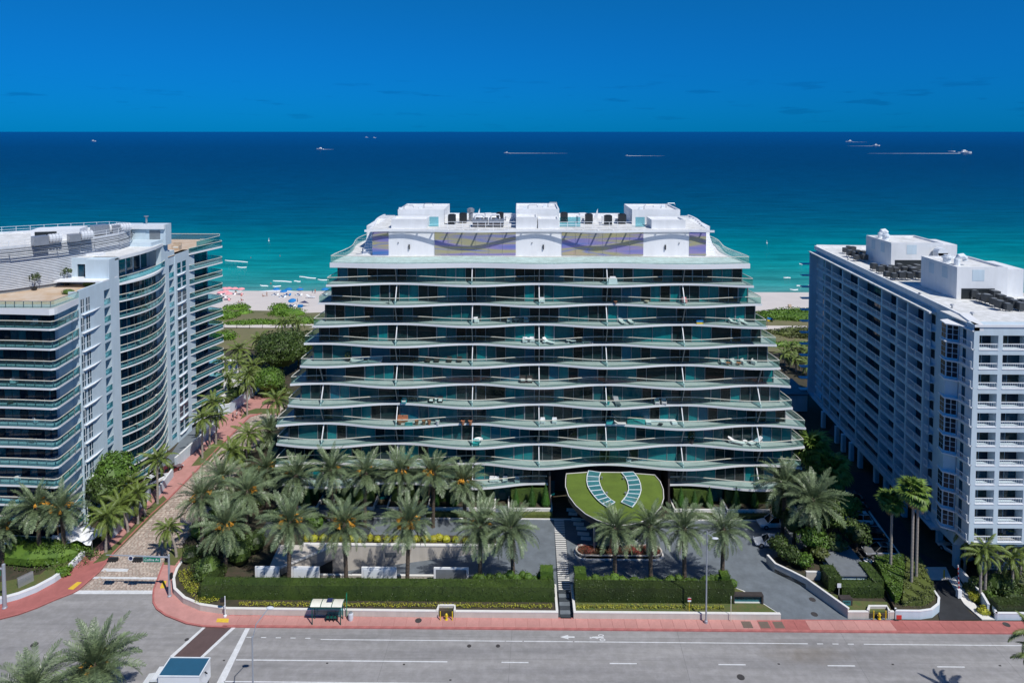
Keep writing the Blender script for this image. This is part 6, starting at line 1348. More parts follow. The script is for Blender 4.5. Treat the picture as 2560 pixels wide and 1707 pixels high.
# dune shrubs
random.seed(640)
for i, (px_, py_, y, rx, ry, rz, lb) in enumerate(((590,773,226,6.5,3.5,1.9,'round green bush at the beach edge, left of the sand gap'),(608,785,219,4,2.5,1.3,'low green bush below the round one on the left dune'),(700,765,227,5,3,2.0,'green bush on the beach edge near the blue umbrellas'),(725,790,218,9,5,2.2,'wide green sea-grape mass behind the dune palms'),(752,812,209,7,3.4,1.9,'green bush against the tower balconies on the dune'),(650,812,207.5,9,2.4,1.5,'long low green hedge along the beach path'),(600,818,206.5,8,2.2,1.3,'left part of the low hedge along the beach path'),(690,815,207.5,6,2.2,1.4,'right part of the low hedge along the beach path'),(560,800,214,7,5,2.0,'green bush on the dune beside the left building'),(560,850,196,6,3,2.0,'green bush below the beach path beside the left building'),(1975,790,216,22,6,2.0,'wide sea-grape mass on the dune right of the tower'),(2015,785,221,16,5,2.0,'bright sea-grape mass next to the right building'),(1990,835,200,12,4,2.0,'brownish shrub mass below the sea grapes'),(2030,840,199,10,4,2.2,'olive shrub mass beside the right building'),(1985,868,192,20,2,1.2,'low green hedge along the right beach path'))):
    x = PY(px_, py_, y)[0]; z0 = beach_z(y); m_ = 'grape' if i not in (12, 13) else 'scrub'
    T(blob(MB(), (x, y, z0+rz*.2), (rx*.72, ry*.75, rz*.85), int(90*rx*ry*.5)+300, .5, True, 12).build('dune_bush', M[m_]), lb, 'shrub', 'bushes on the dune')
# planting strips at the end of the street
for i, (px_, py_, r, m_, lb) in enumerate(((672,985,2.2,'treeb','clipped green bush at the corner of the street-end lawn'),(700,975,1.8,'tree','dark bush by the street-end path'),(655,960,2.6,'treeb','bright bush behind the curved white wall'),(720,985,1.6,'scrub','brownish shrub beside the tower path'),(560,1010,2.0,'scrub','dull shrub behind the curved white wall'),(590,985,2.2,'tree','dark shrub at the wall beside the grove'),(540,970,2.4,'tree','dark bush by the left pool deck'),(780-90,945,2.4,'tree','shadowy shrub in front of the dense round tree'))):
    x, y = G(px_, py_, .5); T(blob(MB(), (x, y, r*.4), (r, r*.8, r*.7), int(420*r), .32, True, 5).build('street_end_bush', M[m_]), lb, 'shrub', 'bushes at the street end')
# understory below the left palm cluster
random.seed(660)
for i, (px_, py_, r, lb) in enumerate(((560,1290,2.2,'dark understory bush by the tower side of the cobbled street'),(600,1270,2.0,'dark understory bush under the orange-fruited palms'),(640,1250,2.2,'understory bush beside the tower garden path'),(500,1330,1.8,'understory bush beside the right footpath'),(530,1250,2.0,'understory bush among the silvery palms'),(700,1290,1.8,'green bush between both palm rows, left end'),(860,1310,1.6,'green bush between both palm rows, middle'),(640,1190,2.4,'understory bush left of the tower'),(600,1150,2.2,'understory bush near the far cobbled street'),(790,1305,1.5,'yellowish bush between the palm rows'),(760,1262,1.5,'bush at the left end of the terrace'))):
    x, y = G(px_, py_, .5); T(blob(MB(), (x, y, r*.4), (r, r*.8, r*.75), int(480*r), .28, True, 5).build('understory_bush', M['tree' if i % 3 else 'treeb']), lb, 'shrub', 'understory bushes')
# ================================================================== RIGHT GARDEN WALLS, HEDGES
def r3(x, y, z=0): return g(1860+x/3.36, 1300+y/3.36, z)
gwall('garden_wall', [r3(188,365), r3(255,440), r3(400,510), r3(520,572), r3(870,825)], 1.25, 'long curving wall on the right side of the driveway exit', m='beige', th=.25)
gwall('garden_wall', [r3(872,826), r3(1045,826)], .82, 'short white-capped wall left of the right yellow hydrant', th=.25)
gwall('hydrant_niche', [r3(1050,824), r3(1058,790), r3(1200,790), r3(1208,824)], 1.0, 'wall niche behind the right yellow hydrant', th=.22)
gwall('garden_wall', [r3(1208,826), r3(1262,826)], .82, 'wall stub right of the right yellow hydrant', th=.25)
gwall('garden_wall', [r3(522,535,.0), r3(1030,540,.0)], 1.6, 'beige wall across the right garden behind the small sign', th=.25)
struct(MB().prism([r3(200,365), r3(255,440), r3(400,510), r3(520,572), r3(870,820), r3(1250,820), r3(1180,640), r3(1060,400), r3(900,250), r3(600,230)], -.02, .55), 'planting_bed', M['earth'])
struct(MB().prism([r3(540,560), r3(880,810), r3(1240,812), r3(1200,730), r3(900,720), r3(720,650), r3(620,570)], 0, .72), 'lawn', M['grass'])
bl = [r3(1262,800), r3(1270,830), r3(1480,832), r3(1580,818), r3(1640,770), r3(1645,715), r3(1600,650)]
gwall('island_wall', bl, 1.0, 'curved pale blue-white wall round the hedge island', m='lstucco', th=.22)
struct(MB().prism([r3(1075,400), r3(1490,420), r3(1600,650), r3(1640,715), r3(1560,800), r3(1275,815), r3(1190,650)], -.02, .9), 'planting_bed', M['earth'])
random.seed(700)
def poly_shrub(poly, n, m, label, leaf=.24, z=.9, h=.5, seed=1, cat='hedge', name='clipped_shrubs', rough=.2):
    random.seed(seed); xs_ = [p[0] for p in poly]; ys_ = [p[1] for p in poly]; mb = MB()
    if sum(poly[i-1][0]*poly[i][1]-poly[i][0]*poly[i-1][1] for i in range(len(poly))) < 0: poly = poly[::-1]
    cx_, cy_ = sum(xs_)/len(xs_), sum(ys_)/len(ys_); mb.prism([(lerp(cx_, x, .93), lerp(cy_, y, .93)) for x, y in poly], z-.3, z+h-.12)
    def inside(x, y):
        c = False; j = len(poly)-1
        for i in range(len(poly)):
            if (poly[i][1] > y) != (poly[j][1] > y) and x < (poly[j][0]-poly[i][0])*(y-poly[i][1])/(poly[j][1]-poly[i][1])+poly[i][0]: c = not c
            j = i
        return c
    k = 0
    while k < n:
        x = rnd(min(xs_), max(xs_)); y = rnd(min(ys_), max(ys_))
        if inside(x, y): leafq(mb, (x, y, z+h+rnd(-.1, .05)+rough*math.sin(x*2.1)*math.sin(y*1.7+x)), leaf, (0, 0, 1)); k += 1
    for i in range(len(poly)):
        (xa, ya), (xb, yb) = poly[i-1], poly[i]; l = math.hypot(xb-xa, yb-ya)
        for _ in range(int(l*h*26)): t = rnd(0, 1); leafq(mb, (lerp(xa, xb, t), lerp(ya, yb, t), z+rnd(0, h)), leaf*.8, ((yb-ya)/l, -(xb-xa)/l, .3))
    return T(mb.build(name, M[m]), label, cat)
poly_shrub([r3(1080,395), r3(1340,400), r3(1350,520), r3(1320,740), r3(1270,770), r3(1190,640)], 2600, 'hedge2', 'sloping clipped green hedge on the left half of the island', h=1.0, seed=2)
poly_shrub([r3(1360,400), r3(1480,410), r3(1590,640), r3(1600,740), r3(1500,790), r3(1320,785), r3(1340,620)], 2400, 'yel' if 0 else 'scrub', 'yellow-green croton bushes on the right half of the island', h=.9, seed=3, rough=.35)
ax0, ay0 = r3(625,470); 
T(hedge_box(MB(), *sorted((r3(640,540)[0], r3(800,600)[0])), r3(700,640)[1], r3(700,520)[1], .4, 2.6, .2, 26).build('clipped_hedge', M['hedge']), 'dark clipped hedge block behind the small post sign', 'hedge')
T(hedge_box(MB(), r3(820,690)[0], r3(1180,690)[0], r3(900,690)[1], r3(900,610)[1], .4, 2.0, .2, 26).build('clipped_hedge', M['hedge']), 'dark clipped hedge behind the small stone number sign', 'hedge')
T(hedge_box(MB(), r3(1050,600)[0], r3(1150,600)[0], r3(1100,640)[1], r3(1100,470)[1], .4, 2.2, .2, 24).build('clipped_hedge', M['hedge']), 'hedge running away along the left side of the island', 'hedge')
# shed roof and bromeliad mulch
t = thing('flat_shed', 'low flat-roofed shed in dappled shade beside the parking lot', 'shed', (*r3(830,440), 0)); MB().box(-2.2, 2.2, -3.2, 3.2, 0, 1.7).build('walls', M['rstucco'], t); MB().box(-2.4, 2.4, -3.4, 3.4, 1.7, 1.85).build('roof', M['grey'], t)
for i, q in enumerate(((1040,390),(1190,395),(1265,400),(1330,405))):
    x, y = r3(*q); t = thing('stone_urn', ('first second third fourth'.split()[i])+' white urn from the left behind the island hedge', 'urn', (x, y, 0), 0, 'white urns'); MB().lathe([(.3,0),(.3,.2),(.2,.35),(.5,.7),(.6,.95),(.5,1.0),(.15,1.0)], 12).build('bowl', M['white2'], t); blob(MB(), (0,0,1.1), (.4,.4,.3), 60, .2, False).build('plant', M['scrub'], t)
# far right walls
gwall('garden_wall', [r3(2110,838), r3(2500,840)], .8, 'pale wall in front of the far right hedge', m='lstucco', th=.25)
gwall('garden_wall', [r3(2080,760), r3(2112,838)], .8, 'short returning wall at the far right driveway', m='lstucco', th=.2)
gwall('garden_wall', [r3(1800,480), r3(1990,700), r3(2040,790)], 1.3, 'slanting pale wall beside the ramp to the right building', m='lstucco', th=.25)
T(hedge_box(MB(), r3(2110,800)[0], r3(2500,800)[0], r3(2200,820)[1], r3(2200,740)[1], 0, 1.7, .2, 24).build('clipped_hedge', M['hedge']), 'dark hedge behind the far right pale wall', 'hedge')
for i, (x_, y_, r, m_, lb) in enumerate(((2000,610,1.6,'tree','dark shrub mass beneath the small palms at the far right'),(2150,600,2.2,'tree','shrub mass in front of the right building screen wall'),(2320,560,2.2,'scrub','olive shrubs at the right picture edge'),(2080,690,1.2,'hedge2','rounded shrub at the far right driveway bend'),(2010,760,.7,'yel','yellow bush at the end of the pale walk'),(1950,650,.8,'yel','yellow-edged bush beside the pale walk'),(2250,680,1.5,'tree','dark bush over the far right hedge'),(1900,580,.8,'scrub','small bush beside the slanting wall'))):
    x, y = r3(x_, y_, .4); T(blob(MB(), (x, y, r*.5), (r, r*.9, r*.9), int(480*r)+100, .26, True, 5).build('garden_bush', M[m_]), lb, 'shrub', 'bushes of the far right bed')
struct(MB().prism([r3(1960,560), r3(2060,800), r3(2110,830), r3(2600,835), r3(2600,400), r3(1900,420)], -.02, .3), 'planting_bed', M['earth'])
# ================================================================== VEHICLES
def car(label, loc, rz, paint, kind='suv', extra=None, group='parked cars'):
    L_, w, hb = (4.6, .92, .95) if kind == 'suv' else (4.6, .90, .82); ht = 1.68 if kind == 'suv' else 1.42
    t = thing('parked_car', label, 'car', loc, rz, group)
    prof = [(-2.3,.45,.62),(-2.22,.30,hb-.05),(-1.6,.25,hb+.02),(-.9,.25,hb+.02),(0,.25,hb),(1.0,.25,hb-.04),(1.5,.25,hb-.10),(2.1,.28,hb-.2),(2.3,.42,.62)]
    mb = MB(); vs = []
    for x, zb_, zt_ in prof:
        ww = w*(1 if abs(x) < 1.7 else .93 if abs(x) < 2.25 else .82); vs += [(x,-ww*.9,zb_),(x,-ww,zb_+.18),(x,-ww,zt_-.14),(x,-ww*.90,zt_),(x,ww*.90,zt_),(x,ww,zt_-.14),(x,ww,zb_+.18),(x,ww*.9,zb_)]
    n = len(prof); fs = [(8*i+k, 8*i+(k+1) % 8, 8*(i+1)+(k+1) % 8, 8*(i+1)+k) for i in range(n-1) for k in range(8)]+[tuple(range(7,-1,-1)), tuple(8*(n-1)+k for k in range(8))]
    mb.add(vs, fs).build('body', M[paint], t, smooth=False)
    r0 = -2.05 if kind == 'suv' else -1.75
    cab = [(r0,hb,.80,.0),(r0+.35,ht-.06,.66,0),(.25,ht-.03,.66,0),(1.05,hb-.02,.80,0)]
    mb = MB(); vs = []
    for x, z, ww, _ in cab: vs += [(x,-ww,z),(x,ww,z)]
    vs += [(r0,-.82,hb-.02),(r0,.82,hb-.02),(1.05,-.82,hb-.04),(1.05,.82,hb-.04)]
    mb.add(vs, [(0,1,3,2),(4,5,7,6),(2,3,5,4),(0,2,4,6),(1,7,5,3)]).build('windows', M['glassk'], t)
    mb = MB(); mb.add([(r0+.36,-.62,ht-.055),(r0+.36,.62,ht-.055),(.22,.62,ht-.025),(.22,-.62,ht-.025),(r0+.5,-.5,ht+.02),(r0+.5,.5,ht+.02),(.1,.5,ht+.03),(.1,-.5,ht+.03)], [(4,5,6,7),(0,1,5,4),(1,2,6,5),(2,3,7,6),(3,0,4,7)]).build('roof', M[paint], t)
    for a, b__ in (((r0+.35,.66,ht-.04),(r0,.81,hb)), ((.25,.66,ht-.02),(1.05,.81,hb)), ((-.75,.67,ht-.04),(-.75,.81,hb))):
        for s_ in (-1, 1): MB().bar((a[0], a[1]*s_*1.01, a[2]), (b__[0], b__[1]*s_*1.01, b__[2]), .09, .03).build('pillar', M[paint], t)
    for x in (-1.4, 1.4):
        for s_ in (-1, 1):
            o = MB().lathe([(.18,-.12),(.33,-.12),(.345,-.06),(.345,.06),(.33,.12),(.18,.12)], 16).build('wheel', M['tyre'], t); o.rotation_euler = (PI/2, 0, 0); o.location = (x, s_*.84, .345); MB().lathe([(.19,-.125),(.19,.125)], 10).build('rim', M['steel'], o)
    for s_ in (-1, 1):
        MB().box(2.16, 2.26, s_*.68-.16, s_*.68+.16, .58, .70).build('headlight', M['lampw'], t); MB().box(-2.27, -2.19, s_*.72-.12, s_*.72+.12, .66, .84).build('tail_light', M['lampr'], t); MB().box(.72, .86, s_*.98-.09, s_*.98+.09, hb, hb+.13).build('mirror', M[paint], t)
    if kind == 'suv':
        for s_ in (-1, 1): MB().bar((r0+.5, s_*.52, ht+.06), (.0, s_*.52, ht+.06), .05).build('roof_rail', M['darksteel'], t)
        MB().box(-.9, .0, -.38, .38, ht+.025, ht+.045).build('sunroof', M['glassk'], t)
    return t
car('silver sport utility car in the lot, nearest the island hedge', (*g(2200,1388), 0), PI-.05, 'cars')
car('white sport utility car in the shaded lot', (*g(2140,1307), 0), PI-.05, 'carw')
car('black sport utility car in the lot, behind the silver one', (*g(2175,1352), 0), PI-.05, 'cark')
car('black car in the deep shade beyond the white sport utility car', (*g(2132,1274), 0), PI-.05, 'cark', 'sedan')
car('dark car farthest back in the shaded lot', (*g(2120,1250), 0), PI-.05, 'cark', 'sedan')
car('white car parked under the right building beside a column', (*g(2388,1385), 0), PI*.62, 'carw', 'sedan')
car('white sport utility car on the driveway below the terrace hedge', (*g(1932,1315), 0), PI+.05, 'carw')
car('pale car half hidden by trees at the driveway exit', (*g(1925,1362), 0), PI-.1, 'carw', 'sedan')
car('white car beside the left garden wall, near the coconut palms', (*g(393,1205), 0), 1.2, 'carw')
car('dark maroon car at the gap in the left white wall', (*g(424,1182), 0), 1.1, 'carr', 'sedan')
# box truck on the avenue
tx, ty = G(395, 1688, 3.1); bx_, by_ = G(499, 1688, 3.1); fy = G(419, 1641.6, 3.1)[1]
tk = thing('box_truck', 'white box truck with a blue roof driving at the bottom left of the avenue', 'truck', ((tx+bx_)/2, (ty+fy)/2, 0)); lx = (bx_-tx)/2; ly = (fy-ty)/2
MB().box(-lx, lx, -ly, ly, .95, 3.02).build('cargo_box', M['carw'], tk)
MB().box(-lx+.06, lx-.06, -ly+.06, ly-.06, 3.02, 3.06).build('box_roof', M['truckroof'], tk)
for a_ in ((-lx,-ly,lx,-ly),(lx,-ly,lx,ly),(lx,ly,-lx,ly),(-lx,ly,-lx,-ly)): MB().bar((a_[0],a_[1],3.06),(a_[2],a_[3],3.06),.10,.10).build('roof_edge_rail', M['railw'], tk)
cb = [(-lx-2.3,.9,1.15),(-lx-2.2,.95,1.5),(-lx-1.5,.95,1.62),(-lx-1.0,.88,2.35),(-lx-.1,.88,2.42),(-lx-.1,.95,.9)]
mb = MB(); vs = []
for x, w_, z in cb: vs += [(x,-w_,z),(x,w_,z)]
vs += [(-lx-2.3,-.95,.5),(-lx-2.3,.95,.5),(-lx-.1,-.95,.5),(-lx-.1,.95,.5)]
mb.add(vs, [(0,1,3,2),(2,3,5,4),(4,5,7,6),(6,7,9,8),(12,13,1,0),(12,0,2,4,6,8,14),(13,15,9,7,5,3,1),(8,9,15,14)]).build('cab', M['carw'], tk)
MB().add([(-lx-1.52,-.8,1.63),(-lx-1.52,.8,1.63),(-lx-1.05,.76,2.28),(-lx-1.05,-.76,2.28)], [(0,1,2,3)]).build('windscreen', M['glassk'], tk); 
for s_ in (-1, 1): MB().box(-lx-1.15, -lx-.3, s_*.955-.01, s_*.955+.01, 1.5, 2.1).build('side_window', M['glassk'], tk); MB().box(-lx-1.25, -lx-1.1, s_*1.2-.12, s_*1.2+.12, 1.4, 1.8).build('mirror', M['tyre'], tk)
for x in (-lx-1.5, lx-1.2):
    for s_ in (-1, 1): o = MB().lathe([(.2,-.15),(.42,-.15),(.44,0),(.42,.15),(.2,.15)], 16).build('wheel', M['tyre'], tk); o.rotation_euler = (PI/2,0,0); o.location = (x, s_*.88, .44); MB().lathe([(.22,-.155),(.22,.155)], 10).build('rim', M['steel'], o)
MB().box(-lx, lx, -.8, .8, .55, .94).build('chassis', M['darksteel'], tk); MB().bar((lx+.02, -.1, 2.6), (lx+.3, -.1, 2.4), .1).build('rear_handle', M['darksteel'], tk)
# ================================================================== STREET FURNITURE
# traffic signal over the side street
x, y = G(424, 1490, .12); ht = PY(421, 1388, y)[1]; ts = thing('traffic_signal', 'grey traffic signal mast with arm over the cobbled street and green street name sign', 'traffic signal', (x, y, .12))
MB().lathe([(.26,0),(.26,.12),(.15,.2),(.13,ht),(.05,ht+.05)], 12).build('pole', M['galv'], ts); xe_ = PY(265, 1388, y)[0]-x
MB().tube([(0,0,ht-.35),(xe_*.5,0,ht-.2),(xe_,0,ht-.1)], [.12,.09,.05], 8).build('mast_arm', M['galv'], ts)
for px_ in (283, 346):
    xx = PY(px_, 1395, y)[0]-x; o = MB().box(xx-.62, xx+.62, -.15, .15, ht-.85, ht-.45).build('signal_head', M['darksteel'], ts)
    for i in range(4): MB().tube([(xx-.47+i*.31, .14, ht-.65), (xx-.47+i*.31, -.42, ht-.70)], .14, 8).build('visor', M['tyre'], o)
xx = PY(380, 1397, y)[0]-x; o = MB().box(xx-1.15, xx+1.15, -.06, -.02, ht-1.0, ht-.30).build('street_name_sign', M['signw'], ts); MB().box(xx-1.10, xx+1.10, -.075, -.061, ht-.96, ht-.34).build('sign_face', M['signg'], o)
text(o, 'sign_lettering', 'Collins Av', (xx, -.085, ht-.66), .46, M['signw'])
xx = PY(328, 1391, y)[0]-x; o = MB().lathe([(.34,0),(.34,.03)], 16).build('round_sign', M['signw'], ts); o.rotation_euler = (PI/2,0,0); o.location = (xx, -.1, ht-.45); MB().lathe([(.24,.031),(.24,.034),(.15,.036),(.15,.04)], 16).build('round_mark', M['navyf'], o)
MB().box(.15, .4, -.2, .2, 2.4, 3.1).build('pedestrian_signal', M['tyre'], ts); MB().box(-.6, -.2, .1, .3, ht-1.1, ht-.4).build('camera_box', M['tyre'], ts)
x, y = G(12, 1519, .12); ht = PY(10, 1412, y)[1]; ts = thing('traffic_signal', 'thick grey traffic signal pole cut by the left picture edge', 'traffic signal', (x, y, .12))
MB().lathe([(.3,0),(.3,.12),(.24,.2),(.2,ht),(.05,ht+.08)], 12).build('pole', M['galv'], ts); MB().tube([(0,0,ht-.6),(-3,0,ht-.4),(-8,0,ht-.3)], [.14,.1,.07], 8).build('mast_arm', M['galv'], ts); MB().box(-1.6,-.4,-.05,0,ht-1.5,ht-.8).build('street_name_sign', M['signg'], ts); MB().box(-4.8,-3.4,-.15,.15,ht-1.1,ht-.6).build('signal_head', M['darksteel'], ts)
# lamps
def lamp(label, base, ht, head, rz=0):
    t = thing('street_lamp', label, 'street lamp', base, 0, 'street lamps'); MB().lathe([(.22,0),(.22,.3),(.11,.35),(.07,ht)], 10).build('pole', M['galv'], t)
    hx, hy, hz = head; MB().tube([(0,0,ht-.4),(hx*.25,hy*.25,ht+(hz-ht)*.5),(hx,hy,hz)], [.06,.05,.04], 6).build('arm', M['galv'], t)
    MB().ball((hx*1.12, hy*1.12, hz), (.42, .22, .11), 10).build('lamp_head', M['louver'], t); return t
lamp('street lamp with a long arm at the bottom left, over the lane lines', (-27.4, 67.6, 0), 9.2, (1.3, 1.0, 11.4))
x, y = G(1765, 1556, .14); ht = PY(1771, 1330, y)[1]; lamp('tall grey street lamp on the pavement in front of the right hedge', (x, y, .14), ht, (.75, -.5, ht-.55))
# bus shelter, stop pole, bin
x, y = G(821, 1548, .14); bs = thing('bus_shelter', 'small green bus shelter with cream roof and bench on the pavement', 'bus shelter', (x, 82.1, .14))
mb = MB(); n = 8
vs = []
for i in range(n+1): a = PI*(.08+.84*i/n); vs += [(-2.0, -.75*math.cos(a)-.0, 2.25+.28*math.sin(a)), (2.0, -.75*math.cos(a), 2.25+.28*math.sin(a))]
mb.add(vs, [(2*i, 2*i+1, 2*i+3, 2*i+2) for i in range(n)]).build('roof', M['rail'], bs)
for q in (-2.0, -.68, .68, 2.0): MB().tube([(q, -.75*math.cos(PI*(.08+.84*i/8)), 2.27+.28*math.sin(PI*(.08+.84*i/8))) for i in range(9)], .05, 6).build('roof_rib', M['greenm'], bs)
MB().box(-.1, .6, -.2, .5, 2.55, 2.60).build('solar_panel', M['navyf'], bs)
for sx in (-1, 1):
    for sy in (-.6, .45): MB().bar((sx*1.75, sy, 0), (sx*1.75, sy, 2.3), .1).build('post', M['greenm'], bs)
MB().box(-1.7, 1.7, .44, .47, .5, 2.0).build('back_glass', M['bal2'], bs); MB().box(-1.7, 1.7, -.62, -.58, 2.05, 2.3).build('front_beam', M['greenm'], bs)
o = MB().box(-.2, 1.2, -.1, .35, .42, .48).build('bench', M['greenm'], bs)
for q in (-.2, .26, .73, 1.18): MB().box(q-.03, q+.03, -.1, .35, 0, .7).build('bench_arm', M['darksteel'], o)
x, y = G(867, 1543, .14); t = thing('bus_stop_pole', 'thin green pole right of the bus shelter', 'pole', (x, y, .14)); MB().lathe([(.05,0),(.05,3.1)], 8).build('pole', M['signg'], t); MB().box(-.02,.02,-.2,.2,2.6,3.1).build('plate', M['signg'], t)
x, y = G(877, 1549, .14); t = thing('litter_bin', 'grey barrel litter bin beside the bus shelter', 'bin', (x, y, .14)); MB().lathe([(.26,0),(.32,.3),(.32,.8),(.26,.95)], 14).build('bin_body', M['louver'], t); MB().lathe([(.24,.95),(.16,1.06),(.05,1.1)], 14).build('lid', M['grey'], t)
x, y = G(563, 1540, .14); t = thing('crossing_signal', 'pedestrian crossing signal post by the brown crosswalk', 'signal post', (x, y, .14)); MB().lathe([(.2,0),(.2,.15),(.07,.2),(.06,2.6)], 10).build('post', M['railw'], t); MB().box(-.55,-.12,-.15,.15,1.9,2.35).build('signal_box', M['tyre'], t); MB().box(-.1,.1,-.12,-.05,1.1,1.45).build('push_button_sign', M['signw'], t)
for q, lb in (((1116,1548), 'yellow fire hydrant in the wall niche left of the stepped path'), ((2198,1546), 'yellow fire hydrant in front of the right garden wall')):
    x, y = G(*q, .14); t = thing('fire_hydrant', lb, 'fire hydrant', (x, y, .14), 0, 'hydrants'); MB().lathe([(.2,0),(.2,.06),(.12,.08),(.12,.55),(.16,.57),(.14,.7),(.05,.8)], 12).build('barrel', M['yellowm'], t); MB().tube([(-.22,0,.45),(.22,0,.45)], .06, 8).build('outlet', M['yellowm'], t); MB().tube([(0,0,.42),(0,-.2,.42)], .07, 8).build('outlet', M['yellowm'], t)
    for dx, s_ in ((-.75, 'left'), (.75, 'right')): b = thing('bollard', 'yellow bollard on the %s of the %s yellow hydrant' % (s_, 'left' if q[0] < 1500 else 'right'), 'bollard', (x+dx, y-.1, .14), 0, 'hydrant bollards'); MB().lathe([(.065,0),(.065,1.1),(.02,1.14)], 10).build('post', M['yellowm'], b)
def sign_post(label, q, h, w, hh, m='signw', z=.14, pm='rail', cat='sign'):
    x, y = G(*q, z); t = thing('sign_post', label, cat, (x, y, z)); MB().lathe([(.035,0),(.035,h)], 8).build('post', M[pm], t); MB().box(-w/2, w/2, -.06, -.03, h-hh, h).build('sign_plate', M[m], t); return t
t = sign_post('small red and white sign on a yellow post in front of the right hedge', (1723,1528), 1.8, .42, .5, 'signw', .8, 'yellowm'); MB().box(-.2,.2,-.075,-.061,1.55,1.75).build('sign_band', M['lampr'], t)
sign_post('thin tall post with no plate beside the entrance sign', (1827,1552), 3.2, .10, .3, 'signw')
t = sign_post('white directional sign post in the right garden', (2097,1493), 1.9, .5, .55, 'signw', .7)
x, y = G(2114, 1510, .7); t = thing('number_sign', 'small grey stone sign block in front of the dark hedge of the right garden', 'sign', (x, y, .65)); MB().box(-.75,.75,-.25,.5,0,.95).build('block', M['brick'], t); MB().box(-.5,.5,-.28,-.251,.12,.72).build('face', M['sky_glass'], t); [MB().box(q-.06, q+.06, -.295, -.281, .42, .60).build('faded_figure', M['darksteel'], t) for q in (-.3, -.1, .1, .3)]
sa, sb_ = G(46, 1470, .3), G(85, 1451, .3); t = thing('address_sign', 'tilted grey stone sign in front of the left corner hedge', 'sign', (sa[0], sa[1], .3), math.atan2(sb_[1]-sa[1], sb_[0]-sa[0])); l = math.hypot(sb_[0]-sa[0], sb_[1]-sa[1])
MB().add([(0,0,0),(l,0,0),(l,.2,1.25),(0,.2,1.25),(0,.25,0),(l,.25,0),(l,.45,1.25),(0,.45,1.25)], [(0,1,2,3),(7,6,5,4),(0,4,5,1),(1,5,6,2),(2,6,7,3),(3,7,4,0)]).build('slab', M['cars'], t)
[MB().bar((a_, .16*z_-.012, z_), (c_, .16*w_-.012, w_), .035, .02).build('faded_script', M['grey'], t) for a_, z_, c_, w_ in ((l*.10, .98, l*.26, .98), (l*.42, .35, l*.55, .75), (l*.48, .95, l*.50, .75), (l*.60, .6, l*.85, .62), (l*.62, .45, l*.82, .46))]
x, z_ = PY(822, 1433, 91.5); ramp_z = lambda x: lerp(RZ, 0, (x-RX0)/(RX1-RX0)); t = thing('traffic_cone', 'orange traffic cone at the bottom of the garage ramp', 'traffic cone', (-26.0, 92.0, ramp_z(-26.0))); MB().box(-.2,.2,-.2,.2,0,.05).lathe([(.15,.05),(.03,.75)], 10).build('cone', M['redf'], t)
x, y = G(2397, 1492, .1); t = thing('barrier_arm', 'raised striped barrier arm at the ramp to the right building', 'barrier', (x, y, .1)); MB().box(-.25,.25,-.25,.25,0,1.1).build('cabinet', M['white2'], t); mb = MB(); MB().bar((0,0,.9),(-.2,0,4.3),.09).build('arm', M['signw'], t)
for i in range(5): MB().bar((-.02-.04*i,-.01,1.2+.62*i),(-.04-.04*i,-.01,1.5+.62*i),.11).build('stripe', M['redf'], t)
x, y = G(2360, 1443, .1); t = thing('gate_post', 'yellow post on the pale concrete apron', 'post', (x, y, .05)); MB().lathe([(.09,0),(.09,1.1)], 8).build('post', M['yellowm'], t)
x, y = r3(1297, 820, .5); MB().box(x-.32, x+.32, y-.05-.1, y-.1, .45, .95).build('number_plaque', M['redf'], label='small red plaque on the pale island wall', category='plaque')
# left garden wall and white street walls
gwall('corner_wall', [(-100, Lwall[0][1]-.6)]+Lwall, .75, 'low white curved wall round the left corner garden', m='lstucco', th=.5)
gwall('street_wall', [G(*q) for q in ((395,1245),(434,1192))], 1.5, 'short white wall stub by the parked cars', m='lstucco', th=.25)
gwall('street_wall', [G(*q) for q in ((440,1172),(470,1145),(520,1098),(545,1075))], 2.0, 'white wall along the middle of the left pavement', m='lstucco', th=.25)
gwall('street_wall', [G(*q) for q in ((545,1040),(575,1035),(610,1010),(640,985),(650,972))], 2.2, 'curved white wall at the end of the cobbled street', m='lstucco', th=.3)
gwall('street_wall', [G(*q) for q in ((285,1345),(318,1310),(345,1280),(378,1245))], 1.6, 'white wall behind the first coconut palms', m='lstucco', th=.25)
t = thing('tarpaulin_canopy', 'crumpled white canopy cover behind the long-trunked palm', 'canopy', (*G(205,1365), 0)); random.seed(9); mb = MB(); n = 10; mb.add([(-3.2+i*.64, -2+j*.45, 2.1+.35*math.sin(i*1.3+j)+.25*math.sin(j*1.9)-.05*i) for j in range(n) for i in range(n)], [(j*n+i, j*n+i+1, (j+1)*n+i+1, (j+1)*n+i) for j in range(n-1) for i in range(n-1)]); mb.build('cover', M['white2'], t)
for sx in (-1, 1):
    for sy in (-1, 1): MB().bar((sx*2.6, sy*1.7, 0), (sx*2.6, sy*1.7, 2), .08).build('pole', M['steel'], t)
struct(MB().prism([g(*q) for q in ((655,985),(700,985),(715,965),(655,965))], -.02, .125), 'plaza', M['pink'])
for i, (a_, b__, lb) in enumerate(((675,985,'far stone bench on the red plaza'),(672,1010,'near stone bench at the edge of the street-end lawn'))):
    x, y = G(a_, b__, .12); t = thing('bench', lb, 'bench', (x, y, .12), 0, 'benches at the street end'); MB().box(-1.4,1.4,-.3,.3,.38,.5).build('seat', M['darksteel'], t)
    for s_ in (-1, 1): MB().box(s_*1.1-.15, s_*1.1+.15, -.25, .25, 0, .38).build('leg', M['grey'], t)
# left drive behind the wall and pool deck
gp('left_drive', ((380,1180),(430,1160),(500,1090),(545,1050),(600,1000),(560,960),(480,1060),(430,1130)), .015, 'slate')
gp('pool_deck', ((520,1010),(640,960),(600,900),(520,880)), .02, 'cap')

